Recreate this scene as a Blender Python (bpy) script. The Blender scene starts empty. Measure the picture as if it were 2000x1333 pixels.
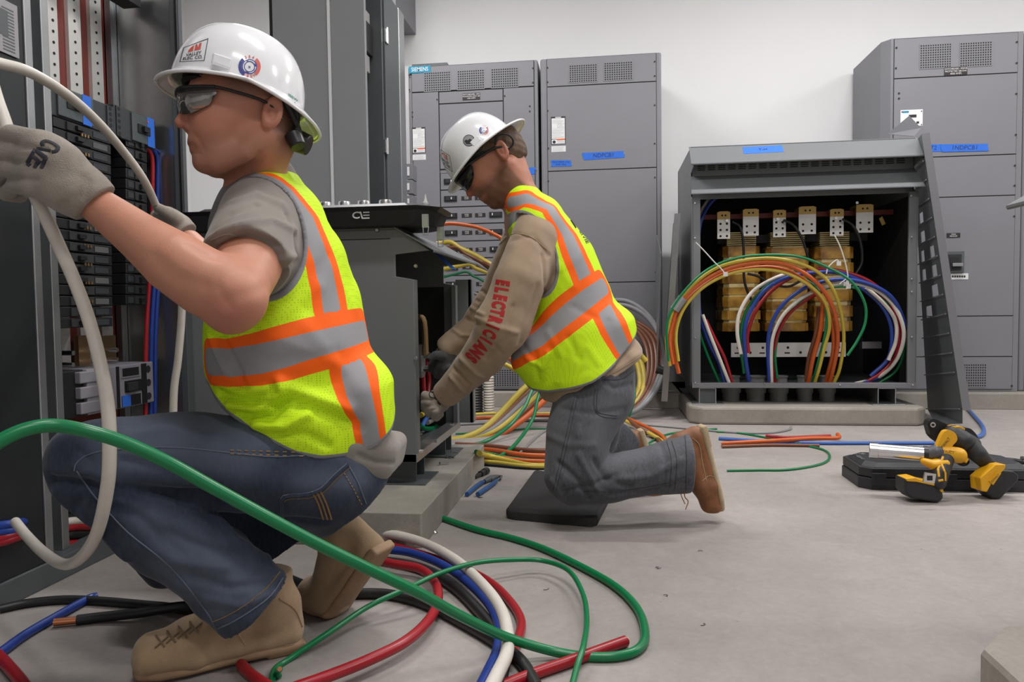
import bpy, bmesh, math, random
import numpy as np
from mathutils import Vector, Matrix, Euler
from mathutils.bvhtree import BVHTree
from mathutils.geometry import tessellate_polygon

S = bpy.context.scene
COL = S.collection
random.seed(7)
# ---------------------------------------------------------------- camera
CAM_H = 0.68
PS, TH, PH, FPX = 0.13167, 0.045575, -0.013279, 1430.9
CF = Vector((-math.sin(PS)*math.cos(TH), math.cos(PS)*math.cos(TH), -math.sin(TH)))
_r = Vector((math.cos(PS), math.sin(PS), 0)); _u = _r.cross(CF)
CR = _r*math.cos(PH) + _u*math.sin(PH); CU = -_r*math.sin(PH) + _u*math.cos(PH)
CO = Vector((0, 0, CAM_H))
cam_data = bpy.data.cameras.new('camera')
cam = bpy.data.objects.new('camera', cam_data); COL.objects.link(cam)
cam_data.sensor_width = 36; cam_data.lens = FPX/2000*36
cam_data.clip_start = 0.05; cam_data.clip_end = 60
cam.matrix_world = Matrix(((CR.x, CU.x, -CF.x, 0), (CR.y, CU.y, -CF.y, 0), (CR.z, CU.z, -CF.z, CAM_H), (0, 0, 0, 1)))
S.camera = cam
# ---------------------------------------------------------------- light and exposure
S.view_settings.view_transform = 'Standard'; S.view_settings.look = 'None'
S.view_settings.gamma = 1; S.view_settings.use_curve_mapping = False
S.view_settings.exposure = 0.02
w = bpy.data.worlds.new('world'); S.world = w; w.use_nodes = True
w.node_tree.nodes['Background'].inputs[0].default_value = (0.8, 0.86, 1, 1)
w.node_tree.nodes['Background'].inputs[1].default_value = 0.05
LIGHTS = [(-1.3, 3.75, 56), (1.5, 3.75, 60), (4.3, 3.75, 56), (0.15, 1.25, 46), (3.4, 1.4, 42), (0.7, -0.6, 28)]  # last lamp is an added fill, brightening the near face and enclosure side
CEIL = 3.75
def area(name, loc, sx, sy, power, rot=(0, 0, 0), color=(1, .985, .985)):
    l = bpy.data.lights.new(name, 'AREA'); l.shape = 'RECTANGLE'; l.size = sx; l.size_y = sy
    l.energy = power; l.color = color
    o = bpy.data.objects.new(name, l); COL.objects.link(o); o.location = loc; o.rotation_euler = rot
    return o
for lx, ly, lp in LIGHTS:
    area('ceiling_lamp_light', (lx, ly, CEIL-.33), 1.25, .14, lp)

# ---------------------------------------------------------------- rays: a pixel of the photo to a point at a real depth
def ray(x, y): return CF + CR*((x-1000)/FPX) - CU*((y-666.5)/FPX)
def pz(x, y, z=0.0):
    d = ray(x, y); return CO + d*((z-CAM_H)/d.z)
def pY(x, y, Y):
    d = ray(x, y); return CO + d*(Y/d.y)
def pX(x, y, X):
    d = ray(x, y); return CO + d*(X/d.x)
def pd(x, y, D): return CO + ray(x, y)*D
def V(*a): return Vector(a)
def srgb(r, g, b):
    f = lambda c: (c/255/12.92) if c <= 10 else ((c/255+.055)/1.055)**2.4
    return (f(r), f(g), f(b), 1)

# ---------------------------------------------------------------- materials
def nt(m): return m.node_tree
def mat(name, col, rough=.5, metal=0, bump=0, bscale=200, var=0, vscale=6, spec=.5, emit=0, alpha=1, coat=0, trans=0, stretch=None):
    m = bpy.data.materials.new(name); m.use_nodes = True
    t = m.node_tree; b = t.nodes['Principled BSDF']
    b.inputs['Base Color'].default_value = col; b.inputs['Roughness'].default_value = rough
    b.inputs['Metallic'].default_value = metal; b.inputs['Specular IOR Level'].default_value = spec
    b.inputs['Coat Weight'].default_value = coat; b.inputs['Transmission Weight'].default_value = trans
    b.inputs['Alpha'].default_value = alpha
    if emit: b.inputs['Emission Color'].default_value = col; b.inputs['Emission Strength'].default_value = emit
    if bump or var:
        tc = t.nodes.new('ShaderNodeTexCoord'); src = tc.outputs['Object']
        if stretch:
            mp = t.nodes.new('ShaderNodeMapping'); mp.inputs['Scale'].default_value = stretch
            t.links.new(src, mp.inputs[0]); src = mp.outputs[0]
    if var:
        n = t.nodes.new('ShaderNodeTexNoise'); n.inputs['Scale'].default_value = vscale; n.inputs['Detail'].default_value = 6
        n.inputs['Roughness'].default_value = .65
        t.links.new(src, n.inputs['Vector'])
        mr = t.nodes.new('ShaderNodeMapRange'); mr.inputs[1].default_value = .3; mr.inputs[2].default_value = .7
        mr.inputs[3].default_value = 1-var; mr.inputs[4].default_value = 1+var
        t.links.new(n.outputs[0], mr.inputs[0])
        mx = t.nodes.new('ShaderNodeVectorMath'); mx.operation = 'SCALE'; mx.inputs[0].default_value = col[:3]
        t.links.new(mr.outputs[0], mx.inputs['Scale']); t.links.new(mx.outputs[0], b.inputs['Base Color'])
    if bump:
        n2 = t.nodes.new('ShaderNodeTexNoise'); n2.inputs['Scale'].default_value = bscale; n2.inputs['Detail'].default_value = 4
        t.links.new(src, n2.inputs['Vector'])
        bp = t.nodes.new('ShaderNodeBump'); bp.inputs['Strength'].default_value = bump; bp.inputs['Distance'].default_value = .002
        t.links.new(n2.outputs[0], bp.inputs['Height']); t.links.new(bp.outputs[0], b.inputs['Normal'])
    return m

M = {}
M['wall'] = mat('painted_wall', (.775, .772, .775, 1), .75, bump=.15, bscale=90, var=.012, vscale=2)
M['ceil'] = mat('ceiling_paint', (.7, .69, .67, 1), .9)
M['gray'] = mat('grey_enamel', (.192, .192, .210, 1), .42, bump=.06, bscale=350, var=.03, vscale=3)
M['gray2'] = mat('grey_enamel_glossy', (.165, .175, .182, 1), .33, bump=.03, bscale=200, var=.03, vscale=3)
M['gray3'] = mat('pale_grey_enamel', (.27, .275, .285, 1), .42, bump=.05, bscale=300, var=.03, vscale=3)
M['grayd'] = mat('dark_grey_enamel', (.085, .095, .10, 1), .4, var=.06, vscale=4)
M['galv'] = mat('galvanised_sheet', (.42, .43, .44, 1), .32, .85, var=.15, vscale=3, bump=.05, bscale=40)
M['steel'] = mat('bright_steel', (.72, .72, .72, 1), .22, 1)
M['tin'] = mat('tinned_busbar', (.74, .73, .70, 1), .38, .55, var=.06, vscale=9)
M['black'] = mat('black_plastic', (.012, .012, .013, 1), .4)
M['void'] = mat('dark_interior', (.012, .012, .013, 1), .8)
M['blackm'] = mat('matt_black', (.02, .02, .021, 1), .75, bump=.2, bscale=150)
M['dred'] = mat('dark_red_insulator', (.16, .022, .014, 1), .5, var=.1)
M['tape'] = mat('blue_painters_tape', (.02, .14, .62, 1), .7, bump=.3, bscale=300, var=.06, vscale=12)
M['ink'] = mat('marker_ink', (.008, .02, .1, 1), .6)
M['white'] = mat('white_label', (.72, .72, .72, 1), .6)
M['labelgray'] = mat('grey_print', (.3, .3, .3, 1), .6)
M['lorange'] = mat('label_orange', (.7, .1, .03, 1), .6)
M['lblack'] = mat('label_black', (.02, .012, .014, 1), .5)
M['teal'] = mat('teal_badge', (0, .22, .36, 1), .5)
M['copper'] = mat('copper', (.75, .3, .15, 1), .3, 1)
M['brass'] = mat('tarnished_brass', (.45, .3, .16, 1), .35, .9)

def concrete(name, base, scale=1.0):
    m = bpy.data.materials.new(name); m.use_nodes = True; t = m.node_tree; b = t.nodes['Principled BSDF']
    tc = t.nodes.new('ShaderNodeTexCoord')
    def noise(sc, det=8, ro=.6, dist=0):
        n = t.nodes.new('ShaderNodeTexNoise'); n.inputs['Scale'].default_value = sc; n.inputs['Detail'].default_value = det
        n.inputs['Roughness'].default_value = ro; n.inputs['Distortion'].default_value = dist
        t.links.new(tc.outputs['Object'], n.inputs['Vector']); return n
    def rng(n, a, bb, c, d):
        r = t.nodes.new('ShaderNodeMapRange'); t.links.new(n.outputs[0], r.inputs[0])
        for i, v in enumerate((a, bb, c, d)): r.inputs[i+1].default_value = v
        return r
    a1 = rng(noise(1.1*scale, 8, .6, .4), .35, .65, .82, 1.08); a2 = rng(noise(9*scale, 10, .72, 1.2), .3, .7, .9, 1.06); a3 = rng(noise(60*scale, 3), .25, .75, .93, 1.05)
    m1 = t.nodes.new('ShaderNodeMath'); m1.operation = 'MULTIPLY'; m2 = t.nodes.new('ShaderNodeMath'); m2.operation = 'MULTIPLY'
    t.links.new(a1.outputs[0], m1.inputs[0]); t.links.new(a2.outputs[0], m1.inputs[1])
    t.links.new(m1.outputs[0], m2.inputs[0]); t.links.new(a3.outputs[0], m2.inputs[1])
    sc = t.nodes.new('ShaderNodeVectorMath'); sc.operation = 'SCALE'; sc.inputs[0].default_value = base
    t.links.new(m2.outputs[0], sc.inputs['Scale'])
    # fine dark specks
    vo = t.nodes.new('ShaderNodeTexVoronoi'); vo.inputs['Scale'].default_value = 9*scale; t.links.new(tc.outputs['Object'], vo.inputs['Vector'])
    sp = rng(vo, .015, .035, .45, 1.0)
    s2 = t.nodes.new('ShaderNodeVectorMath'); s2.operation = 'SCALE'; t.links.new(sc.outputs[0], s2.inputs[0]); t.links.new(sp.outputs[0], s2.inputs['Scale'])
    t.links.new(s2.outputs[0], b.inputs['Base Color'])
    b.inputs['Roughness'].default_value = .62; b.inputs['Specular IOR Level'].default_value = .35
    bp = t.nodes.new('ShaderNodeBump'); bp.inputs['Strength'].default_value = .25; bp.inputs['Distance'].default_value = .003
    t.links.new(noise(45*scale).outputs[0], bp.inputs['Height']); t.links.new(bp.outputs[0], b.inputs['Normal'])
    return m
M['floor'] = concrete('concrete_floor', (.345, .312, .292))
M['pad'] = concrete('rough_concrete', (.34, .315, .275), 1.7)

# ---------------------------------------------------------------- mesh builder
class MB:
    def __init__(s): s.v = []; s.f = []; s.m = []; s.mi = 0
    def add(s, vs, fs, mi=None):
        o = len(s.v); s.v += [tuple(v) for v in vs]; s.f += [tuple(i+o for i in f) for f in fs]
        s.m += [s.mi if mi is None else mi]*len(fs); return s
    def box(s, a, b, mi=None):
        x0, y0, z0 = [min(p, q) for p, q in zip(a, b)]; x1, y1, z1 = [max(p, q) for p, q in zip(a, b)]
        return s.add([(x0,y0,z0),(x1,y0,z0),(x1,y1,z0),(x0,y1,z0),(x0,y0,z1),(x1,y0,z1),(x1,y1,z1),(x0,y1,z1)],
            [(0,3,2,1),(4,5,6,7),(0,1,5,4),(1,2,6,5),(2,3,7,6),(3,0,4,7)], mi)
    def obox(s, c, ax, ay, az, mi=None):          # centre and three half-extent vectors
        c = Vector(c); ax = Vector(ax); ay = Vector(ay); az = Vector(az); vs = []
        for k in (-1, 1):
            for (i, j) in ((-1,-1),(1,-1),(1,1),(-1,1)): vs.append(c+ax*i+ay*j+az*k)
        return s.add(vs, [(0,3,2,1),(4,5,6,7),(0,1,5,4),(1,2,6,5),(2,3,7,6),(3,0,4,7)], mi)
    def prism(s, pts, d, mi=None):               # polygon of 3-D points extruded by vector d
        n = len(pts); d = Vector(d); a = [Vector(p) for p in pts]; b = [p+d for p in a]
        tri = tessellate_polygon([a])
        nrm = (a[1]-a[0]).cross(a[2]-a[1])
        fs = [tuple(t) for t in tri] + [tuple(i+n for i in reversed(t)) for t in tri]
        fs += [(i, (i+1) % n, (i+1) % n+n, i+n) for i in range(n)]
        return s.add(a+b, fs, mi)
    def plate(s, quad, th, mi=None):             # quad of points thickened along its normal
        q = [Vector(p) for p in quad]; n = (q[1]-q[0]).cross(q[3]-q[0]).normalized()
        return s.prism(q, n*th, mi)
    def cyl(s, a, b, r, r2=None, n=16, mi=None, cap=True):
        a = Vector(a); b = Vector(b); r2 = r if r2 is None else r2; d = (b-a).normalized()
        u = d.orthogonal().normalized(); w_ = d.cross(u); vs = []
        for p, q in ((a, r), (b, r2)):
            for i in range(n):
                t = 2*math.pi*i/n; vs.append(p+u*(q*math.cos(t))+w_*(q*math.sin(t)))
        fs = [(i, (i+1) % n, (i+1) % n+n, i+n) for i in range(n)]
        if cap: fs += [tuple(range(n-1, -1, -1)), tuple(range(n, 2*n))]
        return s.add(vs, fs, mi)
    def tube(s, pts, r, n=10, mi=None, flat=None, cap=True):   # swept tube, r may be a list
        P = [Vector(p) for p in pts]; N = len(P); rr = r if isinstance(r, (list, tuple)) else [r]*N
        vs = []; t0 = (P[1]-P[0]).normalized(); u = t0.orthogonal().normalized()
        if flat is not None: u = Vector(flat)
        for i in range(N):
            t = (P[min(i+1, N-1)]-P[max(i-1, 0)]).normalized()
            u = (u-t*u.dot(t)).normalized(); w_ = t.cross(u)
            k = .3 if flat is not None else 1
            for j in range(n):
                a = 2*math.pi*j/n; vs.append(P[i]+u*(rr[i]*k*math.cos(a))+w_*(rr[i]*math.sin(a)))
        fs = [(i*n+j, i*n+(j+1) % n, (i+1)*n+(j+1) % n, (i+1)*n+j) for i in range(N-1) for j in range(n)]
        if cap: fs += [tuple(range(n-1, -1, -1)), tuple(range((N-1)*n, N*n))]
        return s.add(vs, fs, mi)
    def lathe(s, prof, c=(0,0,0), ax=(0,0,1), n=32, mi=None, sx=1, sy=1):
        ax = Vector(ax).normalized(); u = ax.orthogonal().normalized() if abs(ax.z) < .99 else Vector((1,0,0)); w_ = ax.cross(u); c = Vector(c); vs = []
        for r, h in prof:
            for j in range(n):
                a = 2*math.pi*j/n; vs.append(c+ax*h+u*(r*sx*math.cos(a))+w_*(r*sy*math.sin(a)))
        N = len(prof)
        fs = [(i*n+j, i*n+(j+1) % n, (i+1)*n+(j+1) % n, (i+1)*n+j) for i in range(N-1) for j in range(n)]
        return s.add(vs, fs, mi)
    def build(s, name, mats, parent=None, smooth=False, bevel=0, origin=None, solid=0, seg=2):
        if not isinstance(mats, (list, tuple)): mats = [mats]
        vs = np.array(s.v, dtype=float)
        o = Vector(origin) if origin is not None else Vector(((vs[:,0].min()+vs[:,0].max())/2, (vs[:,1].min()+vs[:,1].max())/2, vs[:,2].min()))
        me = bpy.data.meshes.new(name); me.from_pydata([tuple(v) for v in (vs-np.array(o))], [], s.f)
        for m in mats: me.materials.append(m)
        me.polygons.foreach_set('material_index', s.m); me.update()
        bm = bmesh.new(); bm.from_mesh(me); bmesh.ops.recalc_face_normals(bm, faces=bm.faces); bm.to_mesh(me); bm.free()
        if smooth:
            me.polygons.foreach_set('use_smooth', [True]*len(me.polygons))
            if smooth != 'all': me.set_sharp_from_angle(angle=math.radians(40))
        ob = bpy.data.objects.new(name, me); COL.objects.link(ob)
        place(ob, o, parent)
        if solid:
            md = ob.modifiers.new('solid', 'SOLIDIFY'); md.thickness = solid; md.offset = 0
        if bevel:
            md = ob.modifiers.new('bevel', 'BEVEL'); md.width = bevel; md.segments = seg; md.limit_method = 'ANGLE'; md.angle_limit = math.radians(40)
            md.harden_normals = False
        return ob
WLOC = {}
def place(ob, o, parent):
    WLOC[ob.name] = Vector(o)
    if parent is None: ob.location = o
    else: ob.parent = parent; ob.location = Vector(o)-WLOC[parent.name]
def tag(o, label=None, cat=None, group=None, kind=None):
    if label: o['label'] = label
    if cat: o['category'] = cat
    if group: o['group'] = group
    if kind: o['kind'] = kind
    return o
def thing(name, label, cat, loc=(0,0,0), group=None):
    o = bpy.data.objects.new(name, None); o.empty_display_size = .05; COL.objects.link(o); o.location = loc; WLOC[o.name] = Vector(loc)
    return tag(o, label, cat, group)
def struct(o): o['kind'] = 'structure'; return o

def catmull(pts, n=8):
    P = [Vector(p) for p in pts]
    if len(P) < 3: return [P[0].lerp(P[-1], i/n) for i in range(n+1)]
    P = [P[0]*2-P[1]] + P + [P[-1]*2-P[-2]]; out = []
    for i in range(1, len(P)-2):
        p0, p1, p2, p3 = P[i-1:i+3]
        for k in range(n):
            t = k/n
            out.append(.5*((2*p1)+(p2-p0)*t+(2*p0-5*p1+4*p2-p3)*t*t+(3*p1-p0-3*p2+p3)*t*t*t))
    out.append(P[-2]); return out

# text as flat outline polygons in 2-D
_TX = {}
def text2d(s, bold=0.0):
    if (s, bold) in _TX: return _TX[(s, bold)]
    cu = bpy.data.curves.new('t', 'FONT'); cu.body = s; cu.size = 1; cu.align_x = 'CENTER'; cu.align_y = 'CENTER'; cu.resolution_u = 3; cu.offset = bold
    ob = bpy.data.objects.new('t', cu); COL.objects.link(ob)
    dg = bpy.context.evaluated_depsgraph_get(); me = bpy.data.meshes.new_from_object(ob.evaluated_get(dg))
    vs = [(v.co.x, v.co.y) for v in me.vertices]; fs = [tuple(p.vertices) for p in me.polygons]
    bpy.data.objects.remove(ob); bpy.data.curves.remove(cu); bpy.data.meshes.remove(me)
    _TX[(s, bold)] = (vs, fs); return vs, fs
def add_text(mb, s, c, ux, uy, off=0, mi=None, bold=0.0):
    """text centred at c; ux = vector of one em along the line, uy = em upwards"""
    vs, fs = text2d(s, bold); c = Vector(c); ux = Vector(ux); uy = Vector(uy); n = ux.cross(uy).normalized()*off
    if vs: mb.add([c+ux*x+uy*y+n for x, y in vs], fs, mi)
    return mb

# ---------------------------------------------------------------- implicit surfaces (smooth bodies, gloves, boots)
class SDF:
    def __init__(s, lo, hi, res):
        s.lo = np.array(lo, float); s.res = res; s.n = np.ceil((np.array(hi)-s.lo)/res).astype(int)+1
        s.D = np.full(tuple(s.n), 9.0, np.float32)
    def sub(s, lo, hi):
        a = np.clip(np.floor((np.array(lo)-s.lo)/s.res).astype(int), 0, s.n-1); b = np.clip(np.ceil((np.array(hi)-s.lo)/s.res).astype(int)+1, 1, s.n)
        if (b <= a).any(): return None, None
        g = [(s.lo[i]+np.arange(a[i], b[i])*s.res).astype(np.float32) for i in range(3)]
        X = np.broadcast_arrays(g[0][:,None,None], g[1][None,:,None], g[2][None,None,:])
        return tuple(slice(a[i], b[i]) for i in range(3)), X
    def comb(s, sl, d, k, op='u'):
        D = s.D[sl]
        if op == 'u':
            h = np.maximum(k-np.abs(D-d), 0)/k if k > 0 else 0
            s.D[sl] = np.minimum(D, d)-h*h*k*.25
        elif op == 's':
            d = -d; h = np.maximum(k-np.abs(D-d), 0)/k if k > 0 else 0
            s.D[sl] = np.maximum(D, d)+h*h*k*.25
        return s
    def chain(s, nodes, k=.02, lat=None, op='u', pad=.02):
        """nodes: (point, radius[, lateral stretch])"""
        nodes = [(Vector(n[0]), n[1], n[2] if len(n) > 2 else 1.0) for n in nodes]
        L = np.array(lat if lat is not None else (0, 0, 1), float); L /= np.linalg.norm(L)
        dall = None; mx = max(n[1]*max(1, n[2]) for n in nodes)+k+pad
        P = np.array([n[0] for n in nodes])
        sl, X = s.sub(P.min(0)-mx, P.max(0)+mx)
        if sl is None: return s
        segs = list(zip(nodes[:-1], nodes[1:])) if len(nodes) > 1 else [(nodes[0], nodes[0])]
        for (a, ra, sa), (b, rb, sb) in segs:
            ba = np.array(b-a); l2 = max(float(ba@ba), 1e-9)
            x, y, z = X[0]-a.x, X[1]-a.y, X[2]-a.z
            h = np.clip((x*ba[0]+y*ba[1]+z*ba[2])/l2, 0, 1)
            x = x-h*ba[0]; y = y-h*ba[1]; z = z-h*ba[2]
            if sa != 1 or sb != 1:
                q = (x*L[0]+y*L[1]+z*L[2]); f = 1/(sa+(sb-sa)*h)-1
                x = x+q*f*L[0]; y = y+q*f*L[1]; z = z+q*f*L[2]
            d = np.sqrt(x*x+y*y+z*z)-(ra+(rb-ra)*h)
            dall = d if dall is None else np.minimum(dall, d)
        return s.comb(sl, dall, k, op)
    def ell(s, c, r, ax=None, k=.02, op='u', pad=.02):
        c = Vector(c); ax = ax or (Vector((1,0,0)), Vector((0,1,0)), Vector((0,0,1))); m = max(r)+k+pad
        sl, X = s.sub(np.array(c)-m, np.array(c)+m)
        if sl is None: return s
        x, y, z = X[0]-c.x, X[1]-c.y, X[2]-c.z; a = b = 0
        for A, q in zip(ax, r):
            t = (x*A[0]+y*A[1]+z*A[2])/q; a = a+t*t; b = b+t*t/(q*q)
        a = np.sqrt(a); d = a*(a-1)/np.maximum(np.sqrt(b), 1e-6)
        return s.comb(sl, d, k, op)
    def box(s, c, h, ax=None, rnd=.005, k=.005, op='u', pad=.02):
        c = Vector(c); ax = ax or (Vector((1,0,0)), Vector((0,1,0)), Vector((0,0,1))); m = math.sqrt(sum(q*q for q in h))+k+pad
        sl, X = s.sub(np.array(c)-m, np.array(c)+m)
        if sl is None: return s
        x, y, z = X[0]-c.x, X[1]-c.y, X[2]-c.z; o = 0; ins = None
        for A, q in zip(ax, h):
            t = np.abs(x*A[0]+y*A[1]+z*A[2])-(q-rnd); o = o+np.maximum(t, 0)**2; ins = t if ins is None else np.maximum(ins, t)
        d = np.sqrt(o)+np.minimum(ins, 0)-rnd
        return s.comb(sl, d, k, op)
    def fn(s, f, k=.004, op='s'):
        sl, X = s.sub(s.lo, s.lo+s.n*s.res); return s.comb(sl, f(X).astype(np.float32), k, op)
    def fold(s, pts, amp, wd):
        """crease (amp<0) or ridge (amp>0) along a polyline"""
        P = [Vector(p) for p in pts]; A = np.array(P); m = wd*3
        sl, X = s.sub(A.min(0)-m, A.max(0)+m)
        if sl is None: return s
        d2 = None
        for a, b in zip(P[:-1], P[1:]):
            ba = np.array(b-a); l2 = max(float(ba@ba), 1e-9); x, y, z = X[0]-a.x, X[1]-a.y, X[2]-a.z
            h = np.clip((x*ba[0]+y*ba[1]+z*ba[2])/l2, 0, 1); d = (x-h*ba[0])**2+(y-h*ba[1])**2+(z-h*ba[2])**2
            d2 = d if d2 is None else np.minimum(d2, d)
        s.D[sl] -= amp*np.exp(-d2/(wd*wd)); return s
    def noise(s, amp, scale, seed=0, aniso=(1, 1, 1)):
        rs = np.random.RandomState(seed); sl, X = s.sub(s.lo, s.lo+s.n*s.res); acc = 0
        for i in range(7):
            kx = rs.normal(size=3)*scale*np.array(aniso); ph = rs.rand()*6.28
            acc = acc+np.sin(X[0]*kx[0]+X[1]*kx[1]+X[2]*kx[2]+ph)
        s.D += (amp/2.6*acc).astype(np.float32); return s
    def mesh(s):
        D = s.D; n = D.shape; ins = D < 0
        # cells with a sign change
        c = [ins[i:n[0]-1+i, j:n[1]-1+j, k:n[2]-1+k] for i in (0,1) for j in (0,1) for k in (0,1)]
        cnt = sum(x.astype(np.int8) for x in c); act = (cnt > 0) & (cnt < 8)
        idx = np.full(act.shape, -1, np.int64); I = np.argwhere(act); idx[act] = np.arange(len(I))
        acc = np.zeros((len(I), 3)); w_ = np.zeros(len(I)); i0, j0, k0 = I.T
        corners = [(a, b, d) for a in (0,1) for b in (0,1) for d in (0,1)]
        for a in corners:
            for ax in range(3):
                if a[ax]: continue
                b = list(a); b[ax] = 1
                da = D[i0+a[0], j0+a[1], k0+a[2]]; db = D[i0+b[0], j0+b[1], k0+b[2]]
                m = (da < 0) != (db < 0); t = np.where(m, da/np.where(m, da-db, 1), 0)
                p = np.tile(np.array(a, float), (len(I), 1)); p[:, ax] += t
                acc += p*m[:, None]; w_ += m
        vs = s.lo+(I+acc/w_[:, None])*s.res
        fs = []
        for ax in range(3):
            sl0 = [slice(0, n[i]) for i in range(3)]; sl1 = list(sl0); sl0[ax] = slice(0, n[ax]-1); sl1[ax] = slice(1, n[ax])
            e = np.argwhere(ins[tuple(sl0)] != ins[tuple(sl1)])
            o1, o2 = [i for i in range(3) if i != ax]
            ok = (e[:, o1] > 0) & (e[:, o2] > 0) & (e[:, o1] < n[o1]-1) & (e[:, o2] < n[o2]-1); e = e[ok]
            def cell(d1, d2):
                q = e.copy(); q[:, o1] += d1; q[:, o2] += d2; return idx[q[:, 0], q[:, 1], q[:, 2]]
            q = np.stack([cell(-1,-1), cell(0,-1), cell(0,0), cell(-1,0)], 1)
            inside = ins[e[:, 0], e[:, 1], e[:, 2]]; flip = inside if ax == 1 else ~inside
            q[flip] = q[flip][:, ::-1]; fs.append(q)
        fs = np.concatenate(fs); fs = fs[(fs >= 0).all(1)]
        return vs, fs
def sdf_obj(name, vs, fs, mats, parent=None, relax=1, origin=None):
    # one light smoothing pass, then an object
    e = np.concatenate([fs[:, [0,1]], fs[:, [1,2]], fs[:, [2,3]], fs[:, [3,0]]])
    for _ in range(relax):
        acc = np.zeros_like(vs); c = np.zeros(len(vs))
        for a, b in ((0, 1), (1, 0)):
            for d in range(3): acc[:, d] += np.bincount(e[:, a], weights=vs[e[:, b], d], minlength=len(vs))
            c += np.bincount(e[:, a], minlength=len(vs))
        vs = vs*.5+(acc/np.maximum(c, 1)[:, None])*.5
    o = np.array(origin) if origin is not None else np.array([(vs[:,0].min()+vs[:,0].max())/2, (vs[:,1].min()+vs[:,1].max())/2, vs[:,2].min()])
    me = bpy.data.meshes.new(name); q = vs-o
    me.vertices.add(len(q)); me.vertices.foreach_set('co', q.ravel().astype(np.float32))
    me.loops.add(len(fs)*4); me.loops.foreach_set('vertex_index', fs.ravel().astype(np.int32))
    me.polygons.add(len(fs)); me.polygons.foreach_set('loop_start', (np.arange(len(fs))*4).astype(np.int32))
    me.update(calc_edges=True); me.validate()
    me.polygons.foreach_set('use_smooth', [True]*len(me.polygons))
    for m in (mats if isinstance(mats, (list, tuple)) else [mats]): me.materials.append(m)
    ob = bpy.data.objects.new(name, me); COL.objects.link(ob); place(ob, Vector(o), parent)
    return ob, vs
def bvh_of(ob):
    me = ob.data; o = WLOC[ob.name]
    return BVHTree.FromPolygons([v.co+o for v in me.vertices], [tuple(p.vertices) for p in me.polygons])
def hit(bvh, x, y, off=0.0):
    d = ray(x, y).normalized(); h = bvh.ray_cast(CO, d)
    if h[0] is None: return None
    n = h[1] if h[1].dot(d) < 0 else -h[1]
    return h[0]+n*off
def on_surface(bvh, pix, off=.001, sub=4):
    out = []
    for (a, b) in zip(pix[:-1], pix[1:]):
        for k in range(sub):
            t = k/sub; h = hit(bvh, a[0]+(b[0]-a[0])*t, a[1]+(b[1]-a[1])*t, off)
            if h is not None: out.append(h)
    h = hit(bvh, pix[-1][0], pix[-1][1], off)
    if h is not None: out.append(h)
    return out
def decal(mb, bvh, vs2, fs, tf, off=.0008, mi=None):
    """flat shapes laid on a curved surface: tf maps (x,y) to a photo pixel, each vertex sits on the surface"""
    idx = {}; out = []; keep = []
    for i, p in enumerate(vs2):
        h = hit(bvh, *tf(*p), off)
        if h is not None: idx[i] = len(out); out.append(h)
    for f in fs:
        if all(i in idx for i in f): keep.append(tuple(idx[i] for i in f))
    mb.add(out, keep, mi)
def subdiv2(vs, fs, L):
    """split long triangles of a 2-D mesh so decals can bend"""
    vs = [tuple(v) for v in vs]; tr = []
    for f in fs:
        for i in range(1, len(f)-1): tr.append((f[0], f[i], f[i+1]))
    for _ in range(4):
        new = []; mid = {}; done = True
        for t in tr:
            ls = [math.dist(vs[t[i]], vs[t[(i+1) % 3]]) for i in range(3)]; m = ls.index(max(ls))
            if ls[m] <= L: new.append(t); continue
            done = False; a, b, c = t[m], t[(m+1) % 3], t[(m+2) % 3]; key = (min(a, b), max(a, b))
            if key not in mid: mid[key] = len(vs); vs.append(((vs[a][0]+vs[b][0])/2, (vs[a][1]+vs[b][1])/2))
            new += [(a, mid[key], c), (mid[key], b, c)]
        tr = new
        if done: break
    return vs, tr
# ================================================================ the room
WALLY = 5.68
XL, XR, YB = -3.4, 5.6, -2.6
struct(MB().box((XL-.1, YB-.1, -.1), (XR+.1, WALLY+.1, 0)).build('floor', M['floor'], origin=(0,0,-.1)))
struct(MB().box((XL-.1, YB-.1, CEIL), (XR+.1, WALLY+.1, CEIL+.1)).build('ceiling', M['ceil']))
struct(MB().box((XL-.1, WALLY, 0), (XR+.1, WALLY+.1, CEIL)).build('wall_back', M['wall']))
struct(MB().box((XL-.1, YB, 0), (XL, WALLY, CEIL)).build('wall_left', M['wall']))
struct(MB().box((XR, YB, 0), (XR+.1, WALLY, CEIL)).build('wall_right', M['wall']))
struct(MB().box((XL-.1, YB-.1, 0), (XR+.1, YB, CEIL)).build('wall_front', M['wall']))
M['lamp'] = mat('lit_tube', (1, .96, .9, 1), .5, emit=6)
for i, (lx, ly, lp) in enumerate(LIGHTS):
    where = ['above the left end of the back row', 'above the middle of the back aisle', 'above the right end of the back row', 'above the kneeling pad', 'above the open floor on the right', 'behind the viewer'][i]
    t = thing('ceiling_light', 'white strip light hung '+where, 'ceiling light', (lx, ly, CEIL-.28), 'ceiling strip lights')
    b = MB(); b.box((lx-.65, ly-.07, CEIL-.28), (lx+.65, ly+.07, CEIL-.2)); b.cyl((lx-.5, ly, CEIL-.2), (lx-.5, ly, CEIL), .006); b.cyl((lx+.5, ly, CEIL-.2), (lx+.5, ly, CEIL), .006)
    b.build('housing', M['white'], t, bevel=.005)
    MB().cyl((lx-.62, ly-.035, CEIL-.3), (lx+.62, ly-.035, CEIL-.3), .013).build('light_tube', M['lamp'], t, smooth=True)
    MB().cyl((lx-.62, ly+.035, CEIL-.3), (lx+.62, ly+.035, CEIL-.3), .013).build('light_tube', M['lamp'], t, smooth=True)
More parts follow.
